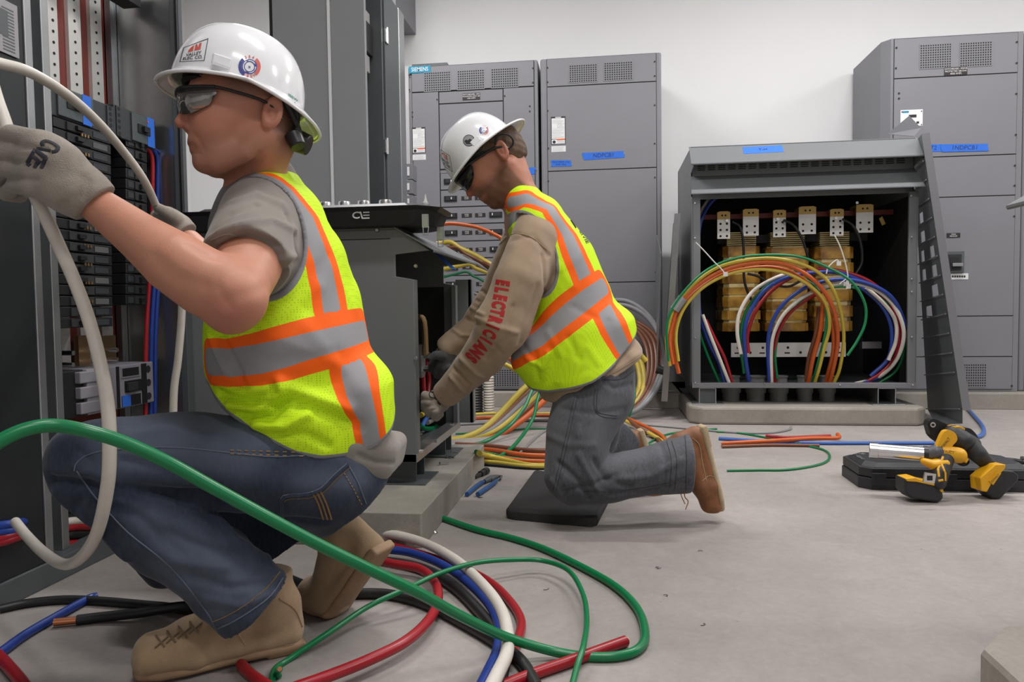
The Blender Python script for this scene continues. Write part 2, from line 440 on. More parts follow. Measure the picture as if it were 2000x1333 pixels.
# concrete housekeeping pads (cast on the floor, one for each row of equipment)
def pad(x0, x1, y0, y1, label, h=.1, ch_=.004):
    c = .022; b = MB()
    pts = [(x0, y0), (x1, y0), (x1, y1), (x0, y1)]
    ch = ch_
    oct_ = [(x0+ch, y0), (x1-ch, y0), (x1, y0+ch), (x1, y1), (x0, y1), (x0, y0+ch)]
    b.prism([(x, y, 0) for x, y in oct_], (0, 0, h))
    o = b.build('concrete_pad', M['pad'], bevel=.014, seg=2)
    return tag(o, label, 'concrete pad', 'housekeeping pads')
pad(-2.6, .62, 4.93, 5.67, 'concrete pad under the two grey switchgear cabinets on the left of the back wall')
pad(1.745, 4.3, 4.93, 5.67, 'concrete pad under the tall grey cabinet on the right of the back wall')
pad(.455, 1.74, 4.25, 5.67, 'concrete pad under the wide open transformer with hanging cable loops', ch_=.06)
pad(-1.55, -.53, 2.0, 3.05, 'concrete pad under the small open transformer beside the kneeling worker')
b = MB(); b.prism([V(.617, .2, 0), V(1.9, .2, 0), V(1.9, 1.40, 0), V(.70, 1.40, 0), V(.617, 1.30, 0)], (0, 0, .1))
tag(b.build('concrete_pad', M['pad'], bevel=.014, seg=2), 'chipped corner of a concrete pad at the lower right edge', 'concrete pad', 'housekeeping pads')

# ================================================================ cabinets of the back row
YF = 5.04
def cz(px, py, Y=YF): p = pY(px, py, Y); return p.x, p.z
def quadY(b, corners, Y, th, mi=None):            # plate on a plane of constant Y, given by photo corners TL TR BR BL
    x0 = (cz(*corners[0], Y)[0]+cz(*corners[3], Y)[0])/2; x1 = (cz(*corners[1], Y)[0]+cz(*corners[2], Y)[0])/2
    z1 = (cz(*corners[0], Y)[1]+cz(*corners[1], Y)[1])/2; z0 = (cz(*corners[3], Y)[1]+cz(*corners[2], Y)[1])/2
    b.box((x0, Y-th, z0), (x1, Y, z1), mi)
def grille(x0, x1, z0, z1, nx, nz, Y, parent):
    b = MB(); b.box((x0, Y-.0006, z0), (x1, Y-.0003, z1), 1)
    px, pz_ = (x1-x0)/nx, (z1-z0)/nz; wx, wz = px*.42, pz_*.42
    for i in range(nx+1): b.box((x0+i*px-wx/2, Y-.002, z0-wz/2), (x0+i*px+wx/2, Y, z1+wz/2), 0)
    for j in range(nz+1): b.box((x0-wx/2, Y-.0021, z0+j*pz_-wz/2), (x1+wx/2, Y, z0+j*pz_+wz/2), 0)
    return b.build('vent_grille', [M['gray'], M['void']], parent)
def screws(pts, Y, parent, r=.006):
    for x, z in pts:
        MB().cyl((x, Y-.004, z), (x, Y+.001, z), r, r, 10).build('screw', M['blackm'], parent)
def nameplate(x0, x1, z0, z1, Y, parent, lines, name='nameplate'):
    b = MB(); b.box((x0, Y-.003, z0), (x1, Y, z1), 0); h = (z1-z0)/(len(lines)+.4)
    for i, s in enumerate(lines):
        add_text(b, s, ((x0+x1)/2, Y-.0034, z1-h*(i+.7)), (h*.95*min(1, (x1-x0)/(len(s)*.6*h*.95+1e-6)), 0, 0), (0, 0, h*.95), 0, 1)
    return b.build(name, [M['lblack'], M['white']], parent)
def warning_label(x0, x1, z0, z1, Y, parent):
    b = MB(); W, H = x1-x0, z1-z0; q = lambda a, c, d, e, mi, dy=.0012: b.box((x0+a*W, Y-dy, z0+c*H), (x0+d*W, Y, z0+e*H), mi)
    q(0, 0, 1, 1, 0, .0008); q(.05, .2, .95, .94, 1); q(.05, .02, .95, .18, 1, .0013); q(.3, .955, .7, .985, 1)
    q(.38, .15, .95, .2, 2, .0016); q(.42, .05, .92, .06, 3, .0016); q(.42, .09, .92, .1, 3, .0016); q(.42, .12, .8, .13, 3, .0016)
    for k, zz in enumerate((.88, .84, .8, .76, .55, .5, .46, .42, .38, .33, .27, .24)): q(.09, zz, .88 if k % 3 else .7, zz+.008, 3, .0016)
    q(.45, .6, .95, .605, 0, .0016); q(.45, .6, .46, .74, 0, .0016); q(.45, .735, .95, .74, 0, .0016); q(.5, .64, .85, .65, 3, .0016); q(.5, .69, .8, .7, 3, .0016)
    b.lathe([(0, 0), (.11*W, .0002), (.11*W, .0018), (0, .002)], (x0+.21*W, Y-.0002, z0+.09*H), (0, -1, 0), 14, 0)
    b.build('warning_label', [M['lblack'], M['white'], M['lorange'], M['labelgray']], parent)
    c = MB(); c.box((x0+.02*W, Y-.001, z0-.27*H), (x1, Y, z0-.06*H), 1)
    for k in range(5): c.box((x0+.08*W, Y-.0014, z0-(.1+.035*k)*H), (x0+(.9-.1*(k % 2))*W, Y, z0-(.108+.035*k)*H), 3)
    c.build('information_label', [M['lblack'], M['white'], M['lorange'], M['labelgray']], parent)
def tape_on(px, Y, txt, label, name='tape_strip', rag=.006, tilt=0, size=.75):
    """ragged strip of painter's tape on a plane of constant Y: px = TL TR BR BL photo corners"""
    b = MB(); P = [pY(x, y, Y) for x, y in px]; n = 5
    L = [P[3].lerp(P[0], i/n)+V(random.uniform(-rag, rag) if 0 < i < n else 0, 0, 0) for i in range(n+1)]
    R_ = [P[2].lerp(P[1], i/n)+V(random.uniform(-rag, rag) if 0 < i < n else 0, 0, 0) for i in range(n+1)]
    b.prism(L+R_[::-1], (0, -.0006, 0), 0)
    ux = (P[1]-P[0]).normalized(); h = (P[0]-P[3]).length
    c = (P[0]+P[1]+P[2]+P[3])/4+V(0, -.001, 0); e = h*size
    for i, line in enumerate(txt.split('\n')):
        nl = len(txt.split('\n')); ee = e/nl
        add_text(b, line, c+V(0, 0, (nl/2-.5-i)*ee), ux*ee, V(.1*ee, 0, ee), 0, 1)
    return tag(b.build(name, [M['tape'], M['ink']]), label, 'tape')
def cabinet(name, label, x0, x1, zb=.1, zt=2.365, Yf=YF, Yb=5.64, chamfL=False):
    t = thing(name, label, 'electrical cabinet', ((x0+x1)/2, Yf+.3, zb), 'tall grey cabinets along the back wall')
    if chamfL:
        MB().prism([(x0, Yf+.06, zb), (x0+.045, Yf, zb), (x1, Yf, zb), (x1, Yb, zb), (x0, Yb, zb)], (0, 0, zt-zb)).build('body', M['gray'], t, bevel=.004)
    else:
        MB().box((x0, Yf, zb), (x1, Yb, zt)).build('body', M['gray'], t, bevel=.012)
    return t
def panel(t, x0, x1, z0, z1, Yf=YF, th=.006, name='front_panel', m=None):
    # thin dark reveal behind the panel, panel proud of it
    b = MB(); b.box((x0-.0035, Yf-.0015, z0-.0035), (x1+.0035, Yf, z1+.0035), 1); b.box((x0, Yf-th, z0), (x1, Yf, z1), 0)
    return b.build(name, [m or M['gray'], M['void']], t, bevel=.0015, seg=1)

# --- cabinet A with the teal badge
A0, A1 = cz(796, 130)[0], cz(1052, 300)[0]
A = cabinet('switchgear_cabinet', 'grey electrical cabinet with teal maker badge and three vent grilles behind the kneeling worker', A0, A1, Yf=YF+.004)
za = cz(796, 181)[1]; axl, axr = A0+.03, A1-.028
panel(A, axl, axr, za, 2.355)
p0, p1 = cz(857, 190)[0], cz(983, 190)[0]
panel(A, axl, p0-.003, .42, za-.008); panel(A, p1+.003, axr, .42, za-.008)
zn = cz(900, 201)[1]
panel(A, p0+.004, p1-.004, zn+.002, za-.01, th=.003, name='header_panel')
panel(A, p0+.004, p1-.004, cz(870, 330)[1], zn-.006, th=.003, name='access_door')
z = cz(870, 338)[1]; rowh = (cz(870, 408)[1]-cz(870, 475)[1])/2
k = 0
while z-rowh > .43:
    r_ = panel(A, p0+.004, p1-.004, z-rowh+.004, z-.004, th=.003, name='breaker_cover')
    if k < 12:
        zc = z-rowh*.5
        for (xa, xb, kind) in ((.06, .26, 0), (.33, .49, 1), (.54, .70, 1), (.76, .96, 0)):
            W = p1-p0; a, c = p0+xa*W, p0+xb*W
            if kind: nameplate(a, c, zc-.014, zc+.012, YF-.003, A, ['PANEL', 'LOAD'], 'circuit_tag')
            else:
                bb = MB(); bb.box((a, YF-.010, zc-.02), (c, YF-.003, zc+.018), 0); bb.box((a+.012, YF-.0125, zc-.012), (c-.012, YF-.01, zc+.01), 1)
                q = a+.05 if xa < .5 else a+.02; bb.box((q, YF-.02, zc-.008), (q+.006, YF-.012, zc+.008), 2)
                bb.build('circuit_breaker', [M['black'], M['blackm'], M['white']], A, bevel=.002)
    z -= rowh; k += 1
pB = panel(A, axl, axr, .115, .41)
for (a, c) in ((829, 880), (894, 946), (960, 1012)):
    ga, gb = cz(a, 160)[0], cz(c, 160)[0]; grille(ga, gb, cz(860, 178)[1], cz(860, 141)[1], 12, 8, YF-.0062, A)
ga, gb = cz(955, 740)[0], cz(1014, 740)[0]; grille(ga, gb, cz(980, 755)[1], cz(980, 722)[1], 12, 8, YF-.0062, A)
ga, gb = cz(860, 740)[0], cz(919, 740)[0]; grille(ga, gb, cz(980, 755)[1], cz(980, 722)[1], 12, 8, YF-.0062, A)
x, zz = cz(921, 188); nameplate(x-.062, x+.06, zz-.025, zz+.02, YF-.0035, A, ['SWITCHBOARD : DPD', 'MOUNTING BOX 208', '1200 AMPS'])
xa, za1 = cz(805, 250); xb, zb1 = cz(832, 299)
warning_label(xa, xb, zb1, za1, YF-.0062, A)
b = MB(); xa, z1 = cz(799, 131); xb, z0 = cz(842, 142); b.box((xa, YF-.009, z0), (xb, YF-.006, z1), 0)
add_text(b, 'SIEMENS', ((xa+xb)/2, YF-.0094, (z0+z1)/2), (.0325, 0, 0), (0, 0, .038), 0, 1, bold=.008); b.build('maker_badge', [M['teal'], M['white']], A)
screws([(cz(800, 148)[0], cz(800, 148)[1]), cz(800, 176), cz(1041, 134), cz(1041, 162), cz(854, 195), cz(986, 188), cz(806, 220), cz(806, 229), cz(1035, 208), cz(1035, 218)], YF-.006, A, .005)
b = MB(); xa, z1 = cz(803, 128); xb, _ = cz(872, 124); b.box((xa, YF+.02, 2.366), (xb, YF+.12, 2.385)); b.build('top_flange', M['grayd'], A)
tape_on([(985, 331), (1047, 327), (1044, 341), (990, 343)], YF-.007, 'FEED PNL\nRM 104', 'short blue tape with writing on the badge cabinet, right of the kneeling head')

# --- cabinet B
B0, B1 = cz(1057, 300)[0], cz(1291.5, 105)[0]
Bc = cabinet('switchgear_cabinet', 'plain grey electrical cabinet with two vent grilles right of the badge cabinet', B0, B1)
bx0, bx1 = cz(1067.5, 115)[0]+.003, cz(1281, 102)[0]
zs = [2.36, cz(1175, 165)[1], cz(1175, 331.5)[1], cz(1240, 551)[1], .115]
for i in range(4): panel(Bc, bx0, bx1, zs[i+1]+.003, zs[i]-.003)
grille(cz(1112, 140)[0], cz(1166, 140)[0], cz(1140, 161)[1], cz(1140, 127)[1], 12, 8, YF-.0062, Bc)
grille(cz(1180, 140)[0], cz(1235, 140)[0], cz(1208, 157)[1], cz(1208, 122)[1], 12, 8, YF-.0062, Bc)
xa, za1 = cz(1076, 229); xb, zb1 = cz(1105, 282); warning_label(xa, xb, zb1, za1, YF-.0062, Bc)
screws([cz(1069.5, 133), cz(1069.5, 161), cz(1278.5, 121), cz(1278.5, 149), cz(1070, 217), cz(1278.5, 206), cz(1071, 290), cz(1278.5, 281), cz(1071, 354), cz(1279, 347), cz(1280, 532), cz(1280.5, 620), cz(1281, 700)], YF-.006, Bc, .005)
tape_on([(1137, 299), (1218, 295), (1220, 308), (1141, 313)], YF-.007, 'NDPCB1', 'long blue tape strip with marker letters on the plain back cabinet')
tape_on([(1076, 313), (1115, 313), (1116, 325), (1076, 326)], YF-.007, 'REQUIRED 3 IN\nAMP  PNL', 'small blue tape strip near the left edge of the plain back cabinet')

# --- cabinet C on the right
C0, C1 = cz(1730, 80)[0]-.01, cz(1990, 64)[0]+.03
Cc = cabinet('switchgear_cabinet', 'grey electrical cabinet at the right of the back wall with a flush breaker', C0, C1, chamfL=True)
cx0, cx1 = cz(1746, 153)[0], cz(1986, 144)[0]
zs = [2.36, cz(1866, 148.5)[1], cz(1887, 305)[1], cz(1903, 384)[1], cz(1930, 617.5)[1], .115]
zs.insert(5, cz(1930, 697)[1])
for i in range(6): panel(Cc, cx0, cx1, zs[i+1]+.003, zs[i]-.003)
grille(cz(1796, 110)[0], cz(1857, 110)[0], cz(1826, 134)[1], cz(1826, 87)[1], 13, 10, YF-.0062, Cc)
grille(cz(1874, 110)[0], cz(1936, 110)[0], cz(1905, 130)[1], cz(1905, 83)[1], 13, 10, YF-.0062, Cc)
grille(cz(1876, 740)[0], cz(1925, 740)[0], cz(1900, 756)[1], cz(1900, 711)[1], 11, 9, YF-.0062, Cc)
x, zz = cz(1865.5, 140); nameplate(x-.068, x+.068, zz-.026, zz+.026, YF-.0065, Cc, ['SWITCHBOARD : MDPCB', 'PROTECTED 200 KVA', '4000 AMPS'])
x, zz = cz(1861, 460); nameplate(x-.04, x+.04, zz-.014, zz+.014, YF-.0065, Cc, ['MAIN', 'BREAKER'])
b = MB(); q = lambda a, c_, Y0, Y1, mi: b.box((cz(*a)[0], Y0, cz(*c_)[1]), (cz(*c_)[0], Y1, cz(*a)[1]), mi)
q((1842, 492), (1880, 533), YF-.02, YF-.006, 0); q((1848, 498), (1874, 528), YF-.028, YF-.02, 1); q((1852, 503), (1870, 516), YF-.03, YF-.028, 2); q((1854, 515), (1874, 521), YF-.05, YF-.028, 3)
b.build('circuit_breaker', [M['grayd'], M['blackm'], M['void'], M['galv']], Cc, bevel=.003)
b = MB(); q = lambda a, c_, mi, d=.0075: b.box((cz(*a)[0], YF-d, cz(*c_)[1]), (cz(*c_)[0], YF-.006, cz(*a)[1]), mi)
q((1846, 535), (1890, 546), 0)
for k in range(6): q((1858+4.6*k, 538.5), (1861.5+4.6*k, 542.5), 1, .0078)
b.build('circuit_tag', [M['white'], M['lblack']], Cc)
b = MB(); q((1758, 216), (1801, 246), 0); q((1762, 218), (1774, 221), 2, .0082); q((1774, 225), (1789, 230), 1, .0082); q((1789, 238), (1794, 242), 1, .0082)
for (a, c_) in ((1760, 218.5), (1798, 217), (1798, 243)): q((a, c_), (a+2, c_+2), 1, .0085)
b.build('meter_plate', [M['white'], M['blackm'], M['teal']], Cc)
screws([cz(1750, 94), cz(1749, 134), cz(1985, 83), cz(1984.5, 124), cz(1984, 184), cz(1983, 264), cz(1981, 324), cz(1980.5, 363), cz(1980, 423), cz(1975, 754), cz(1755, 183), cz(1755, 193)], YF-.006, Cc, .006)
tape_on([(1805, 282), (1840, 282), (1842, 296), (1806, 297)], YF-.007, 'T2', 'short blue tape piece left of the long strip on the right cabinet')
tape_on([(1838, 282), (1929, 281), (1931, 295), (1840, 297)], YF-.0085, '1NDPCB1', 'long blue tape strip with marker letters on the right cabinet')
# --- next cabinet, cut off by the frame
Dc = cabinet('switchgear_cabinet', 'next grey electrical cabinet at the right frame edge beyond the flush breaker cabinet', C1+.012, C1+.95, Yf=YF+.02)
panel(Dc, C1+.05, C1+.9, .115, 2.1, Yf=YF+.02); panel(Dc, C1+.05, C1+.9, 2.11, 2.355, Yf=YF+.02)

# --- pull box high on the back wall
b = MB(); px0 = -2.1; bx, bz = pY(812, 67, WALLY-.01).x, pY(812, 67, WALLY-.01).z
b.box((px0, WALLY-.55, bz), (bx, WALLY-.002, bz+.5))
o = b.build('wireway_box', M['gray'], bevel=.003); tag(o, 'grey steel wireway box fixed high on the back wall above the badge cabinet', 'wireway')
# ================================================================ tall enclosure behind the small transformer, opening to the right
EY = 3.35
def ez(px, py, Y=EY): p = pY(px, py, Y); return p.x, p.z
e0, e1, e2 = ez(536, 200)[0], ez(648, 200)[0], ez(716, 200)[0]
E_ = thing('electrical_enclosure', 'tall grey enclosure with its door open and green wires inside, behind the small transformer', 'electrical cabinet', ((e0+e2)/2, 3.8, 0))
EH = 2.36; EYb = 3.62
b = MB(); b.box((e0, EY, .1), (e1-.006, EY+.02, EH)); b.build('side_panel', M['gray3'], E_, bevel=.003)
b = MB(); b.box((e1+.004, EY-.004, .1), (e2, EY+.02, EH)); b.build('side_panel', M['gray3'], E_, bevel=.003)
MB().box((e1-.010, EY-.010, .1), (e1+.003, EY+.015, EH)).build('seam_trim', M['white'], E_)
MB().box((e0-.028, EY+.03, .1), (e0-.001, EY+.08, EH)).build('corner_trim', M['blackm'], E_)
b = MB(); b.box((e0, EY+.02, .1), (e0+.01, EYb, EH)); b.build('back_panel', M['grayd'], E_)
b = MB(); b.box((e0, EYb-.02, .1), (e2, EYb, EH)); b.build('side_panel', M['grayd'], E_)
MB().box((e0, EY, 0), (e2, EYb, .1)).build('plinth', M['blackm'], E_)
b = MB(); b.box((e0, EY, EH), (e2, EYb, EH+.02)); b.build('top_panel', M['gray'], E_)
MB().box((e2-.35, EY+.03, .12), (e2-.33, EYb-.02, EH-.02)).build('mounting_plate', M['grayd'], E_)
# the door, swung right back along the wall side
b = MB(); dya = EYb+.02; dyb = 3.88; dz1 = 2.29
b.box((e2-.012, dya, .12), (e2+.006, dyb, dz1)); b.build('door', M['grayd'], E_, bevel=.002)
b = MB(); b.box((e2-.03, dyb, .12), (e2+.012, pX(790, 300, e2).y, dz1)); b.build('door_edge', M['galv'], E_, bevel=.003)
b = MB(); P = [pX(735, -5, e2-.1), pX(757, -5, e2-.03), pX(757, 23, e2-.03)]; b.prism(P, (.006, 0, 0)); b.build('corner_gusset', M['galv'], E_)
for zpx in (70, 286):
    h = pX(753, zpx, e2+.004); b = MB(); b.box((e2-.01, h.y-.02, h.z-.035), (e2+.012, h.y+.03, h.z+.03)); b.cyl((e2+.012, h.y, h.z-.04), (e2+.012, h.y, h.z+.04), .008)
    b.build('hinge', M['steel'], E_, smooth=True)
for k, (ya, yb) in enumerate(((28, 50), (112, 135))):
    p, q = pX(713, yb, e2-.05), pX(722, ya, e2-.05); MB().box((e2-.12, p.y, p.z), (e2-.05, q.y, q.z)).build('terminal_clip', M['labelgray'], E_, bevel=.003)
p, q = pX(713, 100, e2-.05), pX(724, 54, e2-.05); MB().box((e2-.12, p.y, p.z), (e2-.04, q.y, q.z)).build('contactor', M['black'], E_, bevel=.003)
b = MB()
for (ya, yb) in ((320, 350), (352, 378), (382, 408)):
    q0 = pY(793, ya, 4.3); q1 = pY(806, yb, 4.3); b.box((q0.x, 4.3, q1.z), (q1.x, 4.4, q0.z), 0); b.box((q0.x+.006, 4.297, q1.z+.02), (q0.x+.02, 4.3, q0.z-.02), 1)
q = pY(800, 408, 4.3); b.box((q.x-.02, 4.3, .1), (q.x+.02, 4.4, q.z), 0)
tag(b.build('terminal_column', [M['gray'], M['white']], bevel=.002), 'slim grey column of small terminal covers standing just beyond the open enclosure door', 'electrical box')

# ================================================================ transformer shells
def transformer(name, label, W, D, z0, H, fr, mk, hood2=True, solid_near=False, padz=.1, group='ventilated dry-type transformers', legs=True, hoodo=.16, hd=.1):
    """fr(u, v, z) maps width u, outward v (0 = front plane, negative = inside) to the world"""
    t = thing(name, label, 'transformer', fr(W/2, -D/2, padz), group)
    def bx(b, a, c, mi=None):
        ps = [fr(*a), fr(c[0], a[1], a[2]), fr(c[0], c[1], a[2]), fr(a[0], c[1], a[2])]
        b.prism([Vector(p) for p in ps], (0, 0, c[2]-a[2]), mi)
    zt = z0+H
    # side panels with the roof profile cut into them
    for s, nm in ((0, 'side_panel'), (1, 'side_panel')):
        u0 = 0 if s == 0 else W-.006
        prof = [(-D, z0), (-.002, z0), (-.002, zt-.30*H/1.4), (-.06, zt-.28*H/1.4), (-.06, zt-.15*H/1.4), (hoodo-.10, zt-.13*H/1.4), (-.05, zt), (-D, zt)]
        b = MB(); b.prism([Vector(fr(u0, v, z)) for v, z in prof], Vector(fr(u0+.006, 0, 0))-Vector(fr(u0, 0, 0)))
        b.build(nm, M['gray2'], t, bevel=.002)
    b = MB(); bx(b, (.0065, -D, z0), (W-.0065, -D+.006, zt-.001)); b.build('back_panel', M['void'], t)  # black colour stands in for the shade deep inside the shell
    for u0 in (.0068, W-.009): b = MB(); bx(b, (u0, -D+.01, z0+.01), (u0+.002, -.06, zt-.31*H/1.4)); b.build('inner_shade_sheet', M['void'], t)  # added black sheets, interior shade put into their colour
    b = MB(); bx(b, (0, -D, zt), (W, -.05, zt+.006)); b.build('roof', M['gray2'], t, bevel=.002)
    # upper drop plate
    b = MB(); lo = -.115*H/1.4 if hood2 else -.13*H/1.4
    b.prism([Vector(fr(-.01, -.06, zt+.008)), Vector(fr(W+.01, -.06, zt+.008)), Vector(fr(W+.012, hoodo-.08, zt+lo)), Vector(fr(-.012, hoodo-.08, zt+lo))], Vector((0, 0, -.006)))
    b.prism([Vector(fr(-.012, hoodo-.08, zt+lo)), Vector(fr(W+.012, hoodo-.08, zt+lo)), Vector(fr(W+.012, hoodo-.082, zt+lo-.008)), Vector(fr(-.012, hoodo-.082, zt+lo-.008))], Vector(fr(0, -.006, 0))-Vector(fr(0, 0, 0)))
    b.build('rain_hood', M['gray2'], t, bevel=.001)
    if hood2:
        b = MB(); za, zb = zt-.105*H/1.4, zt-.25*H/1.4
        bx(b, (.01, -.062, zb-.05), (W-.01, -.056, zt-.01), 0); n = 20
        for k in range(n):
            u = .04+(W-.08)*k/n
            for q in range(4): bx(b, (u, -.0555, za+.005-q*.011), (u+(W-.08)/n*.72, -.054, za+.010-q*.011), 1)
        b.build('vent_panel', [M['gray2'], M['void']], t)
        b = MB(); z1, z2 = zt-.175*H/1.4, zt-.28*H/1.4
        b.prism([Vector(fr(0, -.055, z1+.01)), Vector(fr(W, -.055, z1+.01)), Vector(fr(W+.01, hoodo-.095, z2)), Vector(fr(-.01, hoodo-.095, z2))], Vector((0, 0, -.006)))
        b.build('rain_hood', M['gray2'], t, bevel=.001)
    # front frame
    pw = .042
    for u0 in (.0065, W-pw-.0065):
        b = MB(); bx(b, (u0, -.02, z0), (u0+pw, -.001, zt-.30*H/1.4)); b.build('corner_post', M['gray2'], t, bevel=.002)
    b = MB(); bx(b, (0, -.05, z0), (W, 0, z0+.028)); b.build('bottom_rail', M['gray'] if hood2 else M['galv'], t, bevel=.002)
    b = MB(); bx(b, (.006, -D+.006, z0), (W-.006, -.05, z0+.006)); b.build('floor_tray', M['grayd'], t)
    if legs:
        for u0 in (.04 if hood2 else .06, W-.2):
            b = MB(); lw = .1 if hood2 else .11
            for (a, c) in (((u0, -D+.05, padz+.004), (u0+.006, -.02, z0)), ((u0+lw-.006, -D+.05, padz+.004), (u0+lw, -.02, z0)), ((u0, -D+.05, z0-.006), (u0+lw, -.02, z0)), ((u0-.04, -D+.05, padz), (u0+lw+.04, .02, padz+.005))):
                bx(b, a, c)
            b.build('foot_channel', M['galv'] if hood2 else M['grayd'], t, bevel=.001)
            if hood2 and u0 < .1: b = MB(); bx(b, (u0+.006, -.03, padz+.006), (u0+lw-.006, -.026, z0-.007)); b.build('foot_cap', M['grayd'], t)
    return t
TX0 = pY(1352, 757, 4.38).x; TX1 = pY(1790, 757, 4.38).x; TW = TX1-TX0; TZ0 = .195; TH_ = 1.60-TZ0
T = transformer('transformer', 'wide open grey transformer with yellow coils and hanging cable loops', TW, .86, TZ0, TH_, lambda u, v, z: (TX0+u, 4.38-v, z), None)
for (x, y) in ((1357, 397), (1357, 465), (1358, 660), (1358, 748), (1779, 383), (1780, 463), (1780, 545), (1780, 570), (1780, 658), (1782, 752), (1640, 752), (1494, 750)):
    p = pY(x, y, 4.38); MB().cyl(p, p+V(0, -.006, 0), .007, .005, 8).build('screw', M['steel'], T, smooth=True)
# core, coils and terminals
amber = bpy.data.materials.new('amber_coil_tape'); amber.use_nodes = True
t_ = amber.node_tree; bs = t_.nodes['Principled BSDF']; tc = t_.nodes.new('ShaderNodeTexCoord')
n1 = t_.nodes.new('ShaderNodeTexNoise'); n1.inputs['Scale'].default_value = 9; n1.inputs['Detail'].default_value = 6; t_.links.new(tc.outputs['Object'], n1.inputs['Vector'])
cr = t_.nodes.new('ShaderNodeValToRGB'); cr.color_ramp.elements[0].position = .35; cr.color_ramp.elements[0].color = (.22, .085, .012, 1)
cr.color_ramp.elements[1].position = .65; cr.color_ramp.elements[1].color = (.75, .42, .07, 1); t_.links.new(n1.outputs[0], cr.inputs[0]); t_.links.new(cr.outputs[0], bs.inputs['Base Color'])
bs.inputs['Roughness'].default_value = .22; bs.inputs['Coat Weight'].default_value = .4
M['amber'] = amber
M['paper'] = mat('coil_edge', (.75, .62, .3, 1), .4, .3, bump=.6, bscale=60, var=.3, vscale=14, stretch=(1, 1, 9))
YC = 4.72
for ci, (xa, xb) in enumerate(((1411, 1488), (1496, 1583), (1592, 1671))):
    b = MB(); p0 = pY(xa, 648, YC); p1 = pY(xb, 480, YC); x0, x1 = p0.x, p1.x
    # wound coil: taped segments of slightly different width with bare turns between them
    z = p0.z; rs = random.Random(ci+3); top = p1.z; rows = []
    while z < top-.02:
        h = rs.uniform(.045, .075); h2 = rs.uniform(.012, .03); rows.append((z, min(z+h, top), 0)); rows.append((min(z+h, top), min(z+h+h2, top+.001), 1)); z += h+h2
    for z0_, z1_, k in rows:
        j = rs.uniform(0, .008) if k == 0 else .012
        c = .03
        pts = [(x0+j+c, YC+j), (x1-j-c, YC+j), (x1-j, YC+j+c), (x1-j, YC+.3), (x0+j, YC+.3), (x0+j, YC+j+c)]
        b.prism([Vector((x, y, z0_)) for x, y in pts], (0, 0, z1_-z0_), k)
    o = b.build('coil', [M['amber'], M['paper']], T, bevel=.003)
    b = MB(); w_ = (x1-x0)
    for k in range(7): b.box((x0+.03, YC+.02, top+.006+k*.0125), (x1-.03, YC+.28, top+.013+k*.0125))
    b.build('laminated_core', M['paper'], T)
b = MB(); p0 = pY(1400, 478, YC+.1); p1 = pY(1690, 455, YC+.1); b.box((p0.x, YC+.06, p1.z-.05), (p1.x, YC+.1, p1.z)); b.build('core_clamp', M['blackm'], T)
b = MB(); p0 = pY(1372, 428, 4.66); p1 = pY(1745, 412, 4.66); b.box((p0.x, 4.66, p0.z-.004), (p1.x, 4.69, p1.z-.022+.03)); b.build('insulating_bar', M['dred'], T)
M['goldtape'] = mat('gold_tape', (.5, .33, .1, 1), .3, .4)
for (xa, xb, ya, yb, big) in ((1401, 1426, 414, 467, 0), (1451, 1482, 409, 461, 1), (1510, 1535, 411, 464, 0), (1560, 1594, 404, 458, 1), (1621, 1648, 409, 461, 0), (1672, 1706, 400, 455, 1)):
    b = MB(); a = pY(xa, yb, 4.6); c = pY(xb, ya, 4.6); W = c.x-a.x; Hh = c.z-a.z
    b.box((a.x, 4.6, a.z), (c.x, 4.608, c.z-Hh*.25), 0); b.box((a.x, 4.599, c.z-Hh*.27), (c.x, 4.612, c.z), 1); b.box((a.x+.01, 4.6, c.z-.01), (c.x-.01, 4.75, c.z+.004), 1)
    rows = ((.3, .12),) if False else (.12, .36)
    for fx in (.25, .75):
        for fz in ((.12, .36) if big else (.1, .33, .56)):
            cx, cz_ = a.x+W*fx, a.z+Hh*fz; b.cyl((cx, 4.5985, cz_), (cx, 4.6, cz_), .007, .007, 10, 2)
        b.cyl((a.x+W*(.38 if fx < .5 else .64), 4.5975, c.z-Hh*.13), (a.x+W*(.38 if fx < .5 else .64), 4.599, c.z-Hh*.13), .006, .006, 8, 2)
    b.build('terminal_pad', [M['tin'], M['goldtape'], M['void']], T)
for (x, y) in ((1419, 432), (1518, 429), (1631, 427), (1672, 397)):
    p = pY(x, y, 4.6); MB().cyl(p, p+V(0, -.02, 0), .009, .009, 6).build('lug_bolt', M['steel'], T)
b = MB(); p0 = pY(1428, 698, 4.62); p1 = pY(1652, 669, 4.62); b.box((p0.x, 4.62, p0.z), (p1.x, 4.63, p1.z), 0)
for k in range(9):
    x = p0.x+(p1.x-p0.x)*(.06+.11*k); b.cyl((x, 4.619, p1.z-.03-.03*(k % 2)), (x, 4.62, p1.z-.03-.03*(k % 2)), .008, .008, 10, 1)
    if k % 2 == 0: b.box((x-.02, 4.6195, p0.z+.02), (x+.012, 4.62, p0.z+.028), 1)
b.build('neutral_bar', [M['tin'], M['void']], T)
b = MB(); p = pY(1722, 681, 4.7); p2 = pY(1684, 668, 4.7); b.box((p2.x, 4.7, p.z), (p.x, 4.75, p2.z)); b.build('clamp_bracket', M['galv'], T)
b = MB(); p = pY(1723, 431, 4.62); b.prism([p+V(-.018, 0, .012), p+V(.0, 0, .025), p+V(.02, 0, -.02), p+V(0, 0, -.03)], (0, .002, 0)); b.build('paper_tag', M['goldtape'], T)
